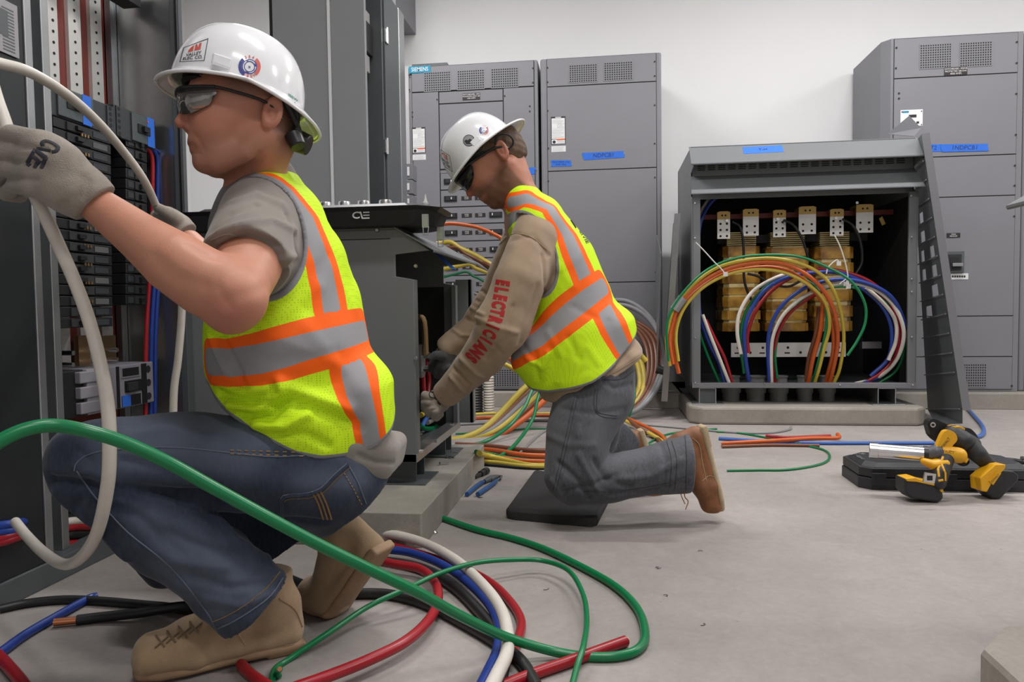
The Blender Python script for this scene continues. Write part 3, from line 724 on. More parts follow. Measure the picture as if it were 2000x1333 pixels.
# conduits rising through the pad into the transformer
M['conduit'] = mat('grey_plastic_conduit', (.16, .16, .155, 1), .55, var=.1)
for i, (xa, xb) in enumerate(((1408, 1447), (1455, 1496), (1500, 1540), (1555, 1588), (1598, 1632))):
    a = pY((xa+xb)/2, 770, 4.55); r = (pY(xb, 770, 4.55).x-pY(xa, 770, 4.55).x)/2
    b = MB(); b.cyl((a.x, 4.55, .1), (a.x, 4.55, .235), r*.86, r*.86, 24); b.cyl((a.x, 4.55, .15), (a.x, 4.55, .20), r, r, 24); b.lathe([(r*.86, .235), (r*.95, .25), (r*.8, .25), (r*.7, .2)], (a.x, 4.55, 0))
    tag(b.build('conduit', M['conduit'], smooth=True), ['grey conduit stub under the open transformer, next to the left foot', 'grey conduit stub second from the left foot of the open transformer', 'middle grey conduit stub under the open transformer', 'grey conduit stub under the open transformer, second from the right', 'last grey conduit stub before the right foot of the open transformer'][i], 'conduit', 'conduit stubs under the open transformer')
ho = [o for o in T.children if o.name.startswith('rain_hood')][0]; bho = bvh_of(ho); P = [hit(bho, x, y, .001) for x, y in ((1450, 288), (1527, 284), (1531, 297), (1453, 301))]
b = MB(); b.prism(P, -(P[1]-P[0]).cross(P[3]-P[0]).normalized()*-.0008, 0); c_ = sum(P, Vector())/4; ux = (P[1]-P[0]).normalized(); uy = (P[0]-P[3]).normalized(); nn = ux.cross(uy)
nn = nn if nn.y < 0 else -nn; add_text(b, 'T-H', c_+nn*.0014, ux*.03, uy*.03, 0, 1); tag(b.build('tape_strip', [M['tape'], M['ink']]), 'blue tape strip marked T-H on the sloped top of the wide transformer', 'tape')

# cover leaning against the left side of the transformer
b = MB(); x = TX0-.04
b.prism([V(x-.10, 4.42, .11), V(x-.09, 4.98, .11), V(x-.012, 4.98, 1.22), V(x-.02, 4.42, 1.22)], (-.004, 0, 0)); b.prism([V(x-.10, 4.42, .11), V(x-.02, 4.42, 1.22), V(x-.055, 4.43, 1.22), V(x-.135, 4.43, .11)], (0, -.004, 0))
tag(b.build('cover_panel', M['galv']), 'removed grey cover panel leaning on the left side of the wide transformer', 'panel')
b = MB(); x = TX0-.16
b.prism([V(x-.03, 4.6, .1), V(x-.03, 4.98, .1), V(x+.0, 4.98, 1.15), V(x+.0, 4.6, 1.0)], (-.004, 0, 0))
tag(b.build('cover_panel', M['gray2']), 'second removed cover panel standing behind the first, left of the wide transformer', 'panel')

# louvred cover leaning on the right side
b = MB(); TL, TR = pY(1782, 285, 4.75), pY(1800, 262, 4.28); BL, BR = pY(1812, 800, 4.75), pY(1880, 800, 4.12)
bl = lambda s, t: (TL.lerp(TR, s)).lerp(BL.lerp(BR, s), t)
nrm = (TR-TL).cross(BL-TL).normalized()
def cell(s0, s1, t0, t1, mi=0, off=0): b.prism([bl(s0, t0)+nrm*off, bl(s1, t0)+nrm*off, bl(s1, t1)+nrm*off, bl(s0, t1)+nrm*off], nrm*.004, mi)
ts = [0, .10] + [.10+.07*k for k in range(1, 12)] + [1.0]
for k in range(len(ts)-1):
    a, c = ts[k], ts[k+1]
    if 3 <= k <= 8:
        m = a+.022; cell(0, 1, a, m); e = c-.004
        if k in (5, 6): cell(0, .12, m, e); cell(.3, .6, m, e); cell(.8, 1, m, e)
        elif k in (7,): cell(0, .5, m, e); cell(.75, 1, m, e)
        else: cell(0, .18, m, e); cell(.42, 1, m, e)
        cell(0, 1, e, c)
    else: cell(0, 1, a, c)
    cell(.02, .98, c-.004, c, 1, -.012)
b.prism([TR, BR, BR+V(.028, -.03, 0), TR+V(.028, -.03, 0)], (0, 0, -.004), 1)
b.prism([BL, BR, pY(1880, 828, 4.16), pY(1828, 830, 4.35)], (0, .004, 0), 0)
tag(b.build('louvred_cover', [M['grayd'], M['gray']]), 'tall dark louvred cover leaning against the right side of the wide transformer', 'panel')
b = MB(); b.prism([pY(1776, 226, 4.6), pY(1799, 250, 4.5), pY(1786, 266, 4.5), pY(1733, 262, 4.75)], (0, .006, 0)); tag(b.build('metal_flap', M['gray']), 'loose bent grey sheet sticking up behind the top right corner of the wide transformer', 'panel')

# ================================================================ small transformer, opening to the right
MX, MY0, MY1 = -.62, 2.3, 3.0
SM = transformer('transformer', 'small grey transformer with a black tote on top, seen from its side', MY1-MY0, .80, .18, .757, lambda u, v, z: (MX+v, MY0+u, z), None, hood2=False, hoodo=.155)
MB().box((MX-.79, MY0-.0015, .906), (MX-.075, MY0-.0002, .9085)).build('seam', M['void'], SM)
bb = MB(); bb.box((MX-.012, MY1+.0, .2), (MX+.055, MY1+.012, .80)); bb.box((MX+.04, MY1, .2), (MX+.055, MY1+.06, .80)); bb.build('hinged_flange', M['gray2'], SM, bevel=.002)
for (x, y) in ((737, 450), (812, 520), (812, 700)):
    p = pY(x, y, 2.298); MB().cyl(p, p+V(0, -.006, 0), .007, .005, 10).build('screw', M['galv'], SM, smooth=True)
for (x, y) in ((819, 882), (846, 862), (879, 829), (905, 820)):
    p = pX(x, y, MX+.004); MB().cyl(p, p+V(.014, 0, 0), .006, .006, 6).build('screw', M['steel'], SM)
b = MB(); q = [pX(864, 470, MX+.03), pX(889, 492, MX+.055)]
o = b
hA = lambda u, v, z: V(MX+v, MY0+u, z)
n_ = V(.115, 0, .135).normalized()
a = hA(.27, -.045, .9375-.012); d_ = V(.095, 0, -.10)
b.prism([a+d_*.0+V(0, .0, 0), a+V(0, .10, 0), a+V(0, .16, 0)+d_*1, a+V(0, .06, 0)+d_*1], n_*.001)
for v_ in range(0): pass
tag(b.build('tape_strip', M['tape']), 'blue tape piece on the sloped hood of the small transformer', 'tape')
# terminals inside
for k in range(4):
    b = MB(); y = 2.50+.10*k; x = MX-.13-.02*(k % 2)
    b.tube(catmull([V(x, y, .63), V(x+.03, y, .65), V(x+.055, y, .63), V(x+.06, y, .5)], 4), .009, 8, 0); b.box((x-.02, y-.02, .42), (x+.05, y+.02, .54), 1); b.cyl((x+.05, y, .50), (x+.075, y, .50), .009, .009, 6, 2); b.cyl((x+.05, y, .45), (x+.075, y, .45), .009, .009, 6, 2)
    b.build('terminal', [M['brass'], M['galv'], M['steel']], SM)
MB().box((MX-.55, 2.42, .2), (MX-.22, 2.9, .62)).build('coil_block', M['blackm'], SM, bevel=.02)

# ================================================================ hood and body of another transformer at the right frame edge
RX, RY1 = .93, 1.12
hx = pd(1971, 402, 1.42)
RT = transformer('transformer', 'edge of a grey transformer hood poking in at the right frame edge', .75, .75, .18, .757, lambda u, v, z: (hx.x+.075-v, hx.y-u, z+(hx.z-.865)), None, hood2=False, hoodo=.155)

# ================================================================ black tote lying on the small transformer
TT = thing('tool_tote', 'long black open tote with white letters, lying on the small transformer', 'tool case', (-.95, 2.62, .943))
ty0, ty1, tx0, tx1 = 2.26, 2.50, pY(362, 430, 2.3).x, pY(838, 430, 2.26).x
def tray(b, x0, x1, y0, y1, z0, z1, wall, ch, mi=0, flare=.02):
    def oct_(e, z): return [V(x0-e+ch, y0-e, z), V(x1+e-ch, y0-e, z), V(x1+e, y0-e+ch, z), V(x1+e, y1+e-ch, z), V(x1+e-ch, y1+e, z), V(x0-e+ch, y1+e, z), V(x0-e, y1+e-ch, z), V(x0-e, y0-e+ch, z)]
    r = [oct_(0, z0), oct_(flare, z1), oct_(flare-wall, z1), oct_(-wall, z0+wall)]
    vs = sum(r, []); fs = []
    for k in range(3):
        for i in range(8): fs.append((k*8+i, k*8+(i+1) % 8, k*8+8+(i+1) % 8, k*8+8+i))
    fs += [tuple(range(7, -1, -1)), tuple(range(24, 32))]; b.add(vs, fs, mi)
z0 = .943; z1 = z0+.058
b = MB(); tray(b, tx0, tx1, ty0, ty1, z0, z1, .008, .06); b.build('tub', M['blackm'], TT, bevel=.004)
b = MB(); tray(b, tx0-.012, tx1+.012, ty0-.012, ty1+.012, z1-.014, z1+.002, .03, .065); b.build('rim', M['black'], TT, bevel=.003)
p = pY(706, 421, ty0-.018); b = MB(); add_text(b, 'C', p+V(-.018, 0, 0), V(.038, 0, 0), V(0, .004, .03), 0, 0, .02)
b.prism([p+V(-.006, 0, .012), p+V(-.001, 0, .012), p+V(.006, 0, -.011), p+V(.001, 0, -.011)], (0, -.001, 0), 0)
for zz in (.009, 0, -.009): b.box((p.x+.006, p.y-.001, p.z+zz-.0018), (p.x+.026, p.y, p.z+zz+.0018), 0)
b.build('letters', M['white'], TT)
for (x, y) in ((833, 438), (862, 462)):
    q = pY(x, y, ty0-.0 if x < 850 else ty0+.10); b = MB(); b.box((q.x-.012, q.y-.012, q.z-.012), (q.x+.008, q.y, q.z+.03)); b.tube([q+V(-.008, -.014, -.01), q+V(-.006, -.018, -.035), q+V(.008, -.018, -.035), q+V(.01, -.014, -.01)], .002, 6)
    b.build('latch', M['galv'], TT, bevel=.001)
CUPS = (626, 663, 701, 743)
for i, cx in enumerate(CUPS):
    r = .019+.001*i; p = pY(cx+10, 402, ty0+.12)
    b = MB(); b.lathe([(0, .045), (r*.6, .046), (r*.93, .044), (r, .040), (r, 0), (r*.95, 0)], (p.x, p.y, z0+.055), n=28); b.lathe([(0, .02), (r*.75, .02), (r*.8, .016), (r*.8, 0)], (p.x+r*1.5, p.y+.02, z0+.055), n=24)
    b.cyl((p.x, p.y, z0+.008), (p.x, p.y, z0+.06), .008)
    names = ['leftmost bright steel die cup in the black tote, nearest the worker in the vest', 'second bright steel die cup from the left in the black tote', 'bright steel die cup directly above the white letters of the tote', 'tallest bright steel die cup, rightmost in the black tote']
    tag(b.build('die_cup', M['steel'], smooth=True), names[i], 'die', 'steel dies in the black tote')
p = pY(833, 415, ty0+.10); b = MB(); b.lathe([(0, 0), (.019, 0), (.020, .004), (.020, .04), (.017, .047), (.009, .052), (.009, .062)], (p.x, p.y, z0+.01), n=24); root = b
BT = thing('glue_bottle', 'small white squeeze bottle with a cone nozzle at the right end of the tote', 'bottle', (p.x, p.y, z0+.01))
b.build('bottle', M['white'], BT, smooth=True); b = MB(); b.lathe([(.010, .060), (.010, .074), (.006, .078), (.002, .102), (0, .102)], (p.x-.003, p.y, z0+.01), n=18); b.build('nozzle', mat('nozzle_plastic', (.55, .55, .53, 1), .5), BT, smooth=True)
b = MB(); q = pY(735, 402, ty0+.3); b.tube(catmull([V(q.x, ty0+.2, z0+.03), V(q.x+.06, ty0+.22, z1+.012), V(q.x+.14, ty0+.26, z1+.008), V(q.x+.2, ty0+.3, z0+.02)], 6), .004, 8); tag(b.build('hand_strap', M['black']), 'black strap curling out of the tote beside the tallest die cup', 'strap')

# ================================================================ left switchboard, opening to the right
LX = -1.39
LB = thing('switchboard', 'tall open switchboard at the left with rows of black breakers and bare busbars', 'electrical cabinet', (-1.55, 1.85, 0))
def lx(px, py, X=LX): p = pX(px, py, X); return p.y, p.z
def lstrut(pa, pb, wtop, wbot, name, m, X=LX, dep=.05):
    (xa, ya), (xb, yb) = pa, pb
    y0 = lx(xa, ya, X)[0]; y1 = lx(xa+wtop, ya, X)[0]; y2 = lx(xb, yb, X)[0]; y3 = lx(xb+wbot, yb, X)[0]
    ya_, yb_ = (y0+y2)/2, (y1+y3)/2
    MB().box((X-dep, ya_, .06), (X, yb_, 2.4)).build(name, m, LB, bevel=.002)
    return ya_, yb_
s1 = lstrut((47, 50), (92, 1080), 15, 14, 'front_post', M['galv'])
s2 = lstrut((84, 50), (118, 1050), 16, 13, 'front_post', M['galv'], LX-.03)
MB().box((LX-.09, s1[1], .06), (LX-.085, s2[0], 2.4)).build('post_web', M['grayd'], LB)
LYE = lx(352, 300)[0]                                     # far edge of the opening
MB().box((LX-.5, s1[0]-.75, .06), (LX-.004, s1[0], 2.4)).build('closed_section', mat('dark_sheet', (.018, .021, .023, 1), .3, var=.3, vscale=3), LB, bevel=.003)
LXB = LX-.27
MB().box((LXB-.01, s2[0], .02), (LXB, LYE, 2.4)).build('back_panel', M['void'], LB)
MB().box((LXB, LYE, .02), (LX, LYE+.012, 2.4)).build('inner_side_panel', mat('galvanised_dull', (.33, .34, .345, 1), .28, .9, var=.25, vscale=2, bump=.04, bscale=30), LB)
MB().box((LX-.02, LYE-.004, .02), (LX+.004, LYE+.03, 2.4)).build('opening_flange', M['grayd'], LB, bevel=.002)
y_, z_ = lx(349, 150); MB().box((LX-.001, LYE-.008, .95), (LX+.008, LYE+.004, 2.02)).build('edge_gasket', M['black'], LB, bevel=.002)
MB().box((LX-.45, s1[0]-.75, .0), (LX+.002, LYE, .06)).build('base_rail', M['grayd'], LB, bevel=.003)
b = MB(); p0, p1 = pX(-30, -20, LX+.001), pX(38, 115, LX+.001); b.box((LX-.002, p0.y, p1.z), (LX+.001, p1.y, p0.z), 0)
for k in range(14):
    zz = p1.z+(p0.z-p1.z)*(.06+.06*k); b.box((LX, p1.y-.01-(p1.y-p0.y)*.4, zz), (LX+.0015, p1.y-.012, zz+.003), 1)
b.box((LX, p1.y-.09, p1.z+.04), (LX+.0016, p1.y-.03, p1.z+.1), 1)
b.build('printed_label', [mat('grey_paper', (.30, .29, .30, 1), .6), M['grayd']], LB)
XBUS = -1.625
for (xa, xb, m, top) in ((90, 109, 'tin', 0), (109, 131, 'dred', 1), (130, 154, 'tin', 0), (154, 177, 'dred', 1), (173, 195, 'tin', 0), (194, 206, 'dred', 1)):
    y0, y1 = lx(xa, 80, XBUS)[0], lx(xb, 80, XBUS)[0]; zb = .25
    b = MB(); d = .012 if m == 'tin' else 0
    b.box((XBUS-.015, y0, zb), (XBUS+d-.004, y1, 2.38), 0)
    if m == 'tin':
        z = 1.0
        while z < 2.35: b.cyl((XBUS+d-.0035, (y0+y1)/2, z), (XBUS+d-.0025, (y0+y1)/2, z), .0045, .0045, 8, 1); z += .032
    b.build('busbar' if m == 'tin' else 'phase_barrier', [M[m], M['void']], LB)
y0, y1 = lx(206, 80, XBUS)[0], lx(226, 80, XBUS)[0]
b = MB(); b.box((XBUS, y0, .1), (XBUS+.02, y1+.04, 2.38), 0); b.box((XBUS+.02, y0+.01, .1), (XBUS+.026, y0+.02, 2.38), 0); z = .3
while z < 2.35:
    for yy in (.45, .9): b.cyl((XBUS+.0198, y0+(y1+.04-y0)*yy, z), (XBUS+.0208, y0+(y1+.04-y0)*yy, z), .003, .003, 6, 1)
    z += .03
b.build('slotted_channel', [M['galv'], M['void']], LB)
b = MB(); p = pX(205, -5, LX-.1); q = pX(275, 15, LX-.1); b.box((LX-.16, p.y, q.z), (LX-.1, q.y, q.z+.05)); b.build('top_crossbar', M['black'], LB)
XBR = -1.457
M['bklabel'] = mat('breaker_print', (.09, .09, .09, 1), .6)
M['breaker'] = mat('breaker_charcoal', (.035, .04, .045, 1), .38)
def breaker_at(pa, pb, X, hpix, parent, side, body='black', tape=None, name='circuit_breaker', detail=True):
    """pa = top-left photo pixel, pb = top-right pixel of the front face, hpix = height in pixels"""
    a = pX(*pa, X); c = pX(*pb, X); z1 = (a.z+c.z)/2; z0 = (pX(pa[0], pa[1]+hpix, X).z+pX(pb[0], pb[1]+hpix, X).z)/2
    y0, y1 = a.y, c.y; b = MB(); W = y1-y0; H = z1-z0
    b.box((XBUS+.02, y0, z0), (X, y1, z1), 0); o = b.build(name, M[body], parent, bevel=.002)
    s = (lambda f: y0+W*f) if side > 0 else (lambda f: y1-W*f)
    b = MB(); b.box((X, min(s(.2), s(.62)), z0+H*.1), (X+.004, max(s(.2), s(.62)), z1-H*.1), 0)
    b.box((X+.003, min(s(.33), s(.45)), z0+H*.3), (X+.013, max(s(.33), s(.45)), z1-H*.3), 1)
    b.build('breaker_handle', [M['blackm'], M['black']], o)
    if detail:
        b = MB(); b.box((X, min(s(.66), s(.92)), z0+H*.2), (X+.0015, max(s(.66), s(.92)), z1-H*.2), 0); b.build('breaker_label', M['bklabel'] if random.random() < .3 else M['breaker'], o)
    return o, (y0, y1, z0, z1)
M['breaker'] = mat('breaker_charcoal', (.035, .04, .045, 1), .38)
# two large breakers at the top with tape
def big_breaker(pa, pb, h, tape, flip):
    a = pX(*pa, XBR); c = pX(*pb, XBR); y0, y1 = a.y, c.y; z1 = (a.z+c.z)/2; z0 = (pX(pa[0], pa[1]+h, XBR).z+pX(pb[0], pb[1]+h, XBR).z)/2
    W, H = y1-y0, z1-z0; s = (lambda f: y0+W*f) if not flip else (lambda f: y1-W*f); mm = lambda f, g: (min(s(f), s(g)), max(s(f), s(g)))
    b = MB(); b.box((XBUS+.02, y0, z0), (XBR, y1, z1)); o = b.build('circuit_breaker', M['breaker'], LB, bevel=.003)
    u = mm(.08, .62); b = MB(); b.box((XBR, u[0], z0+H*.05), (XBR+.006, u[1], z1-H*.05)); b.build('breaker_face', mat('breaker_face', (.07, .085, .09, 1), .4), o, bevel=.002)
    u = mm(.2, .5); b = MB(); b.box((XBR+.006, u[0], z0+H*.36), (XBR+.009, u[1], z0+H*.64), 0); u = mm(.3, .42); b.box((XBR+.008, u[0], z0+H*.42), (XBR+.02, u[1], z0+H*.58), 1); b.build('breaker_handle', [M['void'], M['black']], o)
    u = mm(*tape); b = MB(); b.box((XBR+.006, u[0], z0+H*.02), (XBR+.0068, u[1], z1-H*.02)); b.build('tape_strip', M['tape'], o)
    b = MB(); b.box((XBR, *([mm(.86, .97)[0]]), z0+H*.04), (XBR+.004, mm(.86, .97)[1], z1-H*.04), 0)
    for k in range(5): b.cyl((XBR+.004, (mm(.86, .97)[0]+mm(.86, .97)[1])/2, z0+H*(.12+.19*k)), (XBR+.0046, (mm(.86, .97)[0]+mm(.86, .97)[1])/2, z0+H*(.12+.19*k)), .006, .006, 10, 1)
    b.build('terminal_strip', [M['breaker'], M['void']], o)
    b = MB(); b.cyl((XBR+.006, s(.25), z0+H*.82), (XBR+.0085, s(.25), z0+H*.82), .003, .003, 8); b.build('trip_button', M['lorange'], o)
big_breaker((98, 165), (222, 204), 60, (.44, .58), False)
big_breaker((222, 204), (303, 234), 60, (.08, .26), True)
for r in range(19):
    f = (r+.5)/19
    ya = 236+(22.0)*r
    if ya > 640: break
    breaker_at((104+.6*r, ya-2), (216+.2*r, ya+22-2.3*r), XBR, 19, LB, 1)
for r in range(16):
    ya = 268+22.0*r
    if ya > 600: break
    breaker_at((246, ya+2-1.5*r), (287, ya+8-2*r), XBR-.006, 19, LB, -1)
for r in range(11):
    p = pX(163+.9*r, 265+36*r, XBR+.004); b = MB()
    for k in range(3): b.box((p.x, p.y-.012+.012*k, p.z-.004), (p.x+.004, p.y-.006+.012*k, p.z+.004))
    b.build('terminal_lug', M['brass'], LB)
# lower terminals and the grey main breaker
for (x, y) in ((131, 690), (131, 713), (218, 684), (218, 703)):
    p = pX(x, y, -1.54); MB().cyl(p-V(.05, 0, 0), p+V(.02, 0, 0), .007, .007, 8).build('terminal_stud', M['steel'], LB, smooth=True)
for (xa, xb) in ((122, 137), (155, 175), (198, 226)):
    p, q = pX(xa, 715, -1.585), pX(xb, 655, -1.585); MB().box((-1.6, p.y, p.z), (-1.585, q.y, q.z)).build('busbar', M['brass'] if xa > 125 else M['tin'], LB)
M['bgrey'] = mat('light_breaker_grey', (.24, .23, .26, 1), .45)
XG = -1.46
a = pX(125, 722, XG); c = pX(299, 711, XG); z1 = (a.z+c.z)/2; z0 = (pX(125, 817, XG).z+pX(299, 790, XG).z)/2; W = c.y-a.y; H = z1-z0
b = MB(); b.box((XBUS+.02, a.y+W*.22, z0), (XG, c.y, z1)); G = b.build('main_breaker', M['bgrey'], LB, bevel=.004)
def g(b, f0, f1, h0, h1, d0, d1, mi=0): b.box((XG+d0, a.y+W*f0, z0+H*h0), (XG+d1, a.y+W*f1, z0+H*h1), mi)
b = MB(); g(b, 0, .23, 0, 1, -.1, -.012)
for k in range(3): g(b, .14, .34, .05+.33*k, .30+.33*k, -.05, .004, 1)
b.build('terminal_block', [M['black'], M['bgrey']], G, bevel=.003)
b = MB()
for k in range(3):
    for f in (.36, .93): yy, zz = a.y+W*f, z0+H*(.17+.33*k); b.cyl((XG, yy, zz), (XG+.0012, yy, zz), .0115, .0115, 16)
b.build('terminal_hole', M['void'], G)
b = MB(); g(b, .535, .565, .02, .98, 0, .003, 0); g(b, .59, .82, .70, .95, 0, .003, 1); g(b, .60, .80, .73, .92, .003, .0035, 0); g(b, .63, .84, .35, .62, 0, .003, 0); g(b, .59, .82, .03, .28, 0, .002, 0); g(b, .84, .90, .02, .98, 0, .003, 0)
b.build('breaker_face', [M['black'], M['bgrey']], G)
b = MB(); g(b, .64, .75, .38, .58, .003, .014); b.build('breaker_handle', M['blackm'], G, bevel=.002)
b = MB(); g(b, .59, .69, .03, .29, .002, .0028); b.build('tape_strip', M['tape'], G)
b = MB(); g(b, 0, .9, -.4, -.02, -.14, -.12); b.build('phase_barrier', M['dred'], LB)
# ================================================================ cables
def cmat(n, c, r=.32): return mat(n, c, r, spec=.5, var=.05, vscale=30)
CM = dict(g=cmat('green_cable_jacket', (.0, .17, .055, 1)), w=cmat('white_cable_jacket', (.62, .58, .52, 1), .45), b=cmat('blue_cable_jacket', (.015, .045, .26, 1)), r=cmat('red_cable_jacket', (.32, .01, .018, 1)),
          k=cmat('black_cable_jacket', (.012, .012, .013, 1), .4), o=cmat('orange_cable_jacket', (.55, .10, .015, 1)), y=cmat('yellow_cable_jacket', (.55, .42, .05, 1)), n=cmat('brown_cable_jacket', (.17, .06, .03, 1)), s=cmat('grey_cable_jacket', (.24, .24, .25, 1)), l=cmat('light_blue_cable_jacket', (.05, .13, .42, 1)))
def cable(pts, r, col, label, group=None, tip=None, n=12, sm=8, closed_end=None, name='cable', cat='cable'):
    P = catmull(pts, sm); b = MB(); b.tube(P, r, n)
    o = b.build(name, CM[col], smooth=True)
    tag(o, label, cat, group)
    for e in (tip or ()):
        p, q = (P[0], P[1]) if e == 0 else (P[-1], P[-2]); d = (p-q).normalized(); c = MB(); c.cyl(p-d*.001, p+d*r*(.3 if tip != 'long' else 4), r*.72, r*.72, n); c.build('bare_copper_end', M['copper'], o, smooth=True)
    return o
def fl(pix, r): return [pz(x, y, r+(z[0] if z else 0)) for x, y, *z in pix]     # lying on the floor (optional extra height)
def dp(pix): return [pd(x, y, d) for x, y, d in pix]
G1 = 'cables on the floor in the foreground'
# big green cable: arches over the knee in front, then lies on the floor
cable(dp([(-60, 905, .93), (0, 862, .95), (55, 838, .97), (110, 832, .99), (180, 845, 1.0), (250, 868, 1.02), (330, 905, 1.04), (420, 955, 1.07), (520, 1010, 1.10), (620, 1063, 1.14), (720, 1112, 1.18), (820, 1160, 1.24), (900, 1204, 1.31), (980, 1242, 1.385)])+fl([(1060, 1268, .012), (1130, 1282), (1200, 1283), (1245, 1270), (1260, 1240), (1245, 1190), (1200, 1145), (1130, 1105), (1060, 1072), (1000, 1052), (930, 1035), (862, 1012)], .0095), .0095, 'g', 'thick green cable arching in front of the crouching worker and looping on the floor', G1, tip=(1,))
cable(fl([(530, 1345), (536, 1310), (565, 1288), (640, 1238, .02), (720, 1185, .03), (800, 1148, .045), (860, 1120, .05), (930, 1100, .05), (1000, 1094, .04), (1060, 1096, .03), (1110, 1115, .03), (1138, 1160, .025), (1146, 1210, .022), (1140, 1260, .03), (1128, 1300, .02), (1115, 1350, .01)], .006), .006, 'g', 'thin green wire curving across the thick green cable on the floor', G1)
cable([pz(545, 1322, .004), pz(541, 1313, .016), pz(546, 1308, .03)], .006, 'g', 'short cut green wire end standing up at the bottom edge', G1, tip=(1,))
cable(fl([(690, 1035, 0.024), (765, 1044, 0.024), (830, 1062, 0.024), (890, 1095, 0.024), (940, 1140, 0.024), (975, 1185, 0.024), (990, 1230, 0.024), (990, 1275, 0.024), (970, 1320, 0.024), (950, 1360, 0.024)], .013), .013, 'w', 'thick white cable curving over the floor right of the tan boots', G1)
cable(fl([(690, 1060, 0.014), (740, 1072, 0.014), (800, 1080, 0.014), (860, 1102, 0.014), (910, 1135, 0.014), (955, 1180, 0.014), (975, 1225, 0.014), (972, 1270, 0.014), (955, 1310, 0.014), (930, 1360, 0.014)], .011), .011, 'b', 'blue cable running beside the thick white cable on the floor', G1)
cable(fl([(700, 1058), (770, 1068), (840, 1088), (905, 1110), (960, 1140), (1000, 1180), (1018, 1215), (1012, 1250), (1000, 1275), (975, 1310), (950, 1345)], .010), .010, 'r', 'red cable curving outside the thick white cable', G1)
cable(fl([(700, 1080, 0.018), (760, 1100, 0.018), (820, 1112, 0.018), (850, 1140, 0.018), (855, 1175, 0.018), (835, 1215, 0.018), (790, 1255, 0.018), (720, 1290, 0.018), (640, 1322, 0.018), (560, 1350, 0.018)], .011), .011, 'r', 'red cable hooking round and back under the thick green cable', G1)
cable(fl([(960, 1350, 0), (1040, 1318, 0), (1120, 1290, 0), (1222, 1253, 0)], .011), .011, 'r', 'straight red cable end on the floor pointing right past the green loop', G1, tip=(1,))
cable(fl([(470, 1298), (490, 1318), (530, 1345)], .010), .010, 'r', 'short piece of red cable showing under the nearest tan boot', G1)
cable(fl([(690, 1085), (760, 1098), (830, 1115), (890, 1150), (945, 1205), (980, 1255), (985, 1290), (975, 1350)], .012), .012, 'k', 'black cable lying between the blue cable and the inner red cable', G1)
cable(fl([(560, 1130), (640, 1160), (700, 1160), (760, 1162), (830, 1180), (910, 1220), (980, 1262), (1020, 1295), (1050, 1345)], .012), .012, 'k', 'black cable running diagonally under the thick green cable', G1)
cable(fl([(0, 1190), (60, 1178), (130, 1172), (200, 1175), (280, 1182), (350, 1190), (440, 1215), (520, 1240)], .010), .010, 'k', 'black cable arching behind the nearest tan boot', G1)
o = cable(fl([(430, 1190, .03), (360, 1185, .02), (270, 1198, .008), (200, 1206), (150, 1212)], .011), .011, 'k', 'cut black cable with a long bare copper end, left of the nearest tan boot', G1, tip='')
p = fl([(150, 1212), (106, 1216)], .011); c = MB(); c.cyl(p[0], p[1], .008, .0085, 12); c.build('bare_copper_end', M['copper'], o, smooth=True)
cable(fl([(-40, 1300), (0, 1276), (50, 1240), (110, 1205), (170, 1172), (190, 1166)], .010), .010, 'b', 'blue cable on the floor at the left edge', G1)
cable(fl([(-30, 1260), (0, 1285), (40, 1330), (60, 1360)], .011), .011, 'r', 'dark red cable at the bottom left corner', G1)
# white cable fed by the crouching worker
cable(dp([(-60, 108, 1.2), (0, 124, 1.25), (60, 142, 1.3), (130, 185, 1.4), (190, 238, 1.55), (240, 295, 1.7), (280, 350, 1.8), (304, 400, 1.93), (316, 430, 1.965), (335, 480, 1.97), (352, 540, 1.96), (355, 610, 1.95), (348, 700, 1.92), (340, 760, 1.9), (338, 830, 1.88)]), .0098, 'w', 'white cable arching from the left edge into the far gloved hand')
cable(dp([(-25, 130, 1.20), (-8, 190, 1.19), (8, 235, 1.185), (30, 300, 1.18), (60, 365, 1.185), (85, 415, 1.19), (115, 480, 1.20), (150, 560, 1.21), (178, 640, 1.21), (200, 730, 1.20), (211, 800, 1.17), (214, 870, 1.16), (210, 950, 1.17), (190, 1040, 1.22), (160, 1088, 1.30), (125, 1103, 1.38), (85, 1080, 1.46), (50, 1045, 1.55), (30, 1020, 1.62)]), .0105, 'w', 'white cable in the near glove hanging in a long loop before the breakers')
GL = 'cables entering the foot of the switchboard'
for k, (c, ya, yb) in enumerate((('b', 1028, 1022), ('b', 1040, 1036), ('r', 1052, 1040), ('r', 1060, 1048))):
    cable([pX(-60, ya+8, -1.384+.0), pX(0, ya, -1.384), pX(38, yb, -1.384), pX(52, yb-4, -1.45)], .011, c, ['upper blue cable', 'lower blue cable', 'upper red cable', 'lower red cable'][k]+' entering the round hole at the foot of the switchboard', GL)
for k, (c, y) in enumerate((('w', 1018), ('r', 1030), ('k', 1044), ('r', 1062), ('k', 1072))):
    cable([pX(110, y+6, -1.46), pX(150, y, -1.45), pX(200, y+3, -1.5), pX(235, y+2, -1.6)], .011, c, ['white cable', 'upper red cable', 'upper black cable', 'lower red cable', 'lower black cable'][k]+' inside the foot of the switchboard behind the near knee', 'cables inside the foot of the switchboard')
for k, (c, x) in enumerate((('r', 300), ('b', 310), ('b', 318))):
    cable([pX(278+k*5, 282+k*2, -1.47), pX(x-4, 305, -1.468), pX(x-2, 360, -1.47), pX(x-5, 500, -1.475), pX(x-14, 650, -1.48), pX(x-16, 830, -1.48)], .0068, c, ['red cable dropping from the upper right breaker', 'inner blue cable dropping from the upper right breaker', 'outer blue cable dropping from the upper right breaker'][k], 'cables in the switchboard')
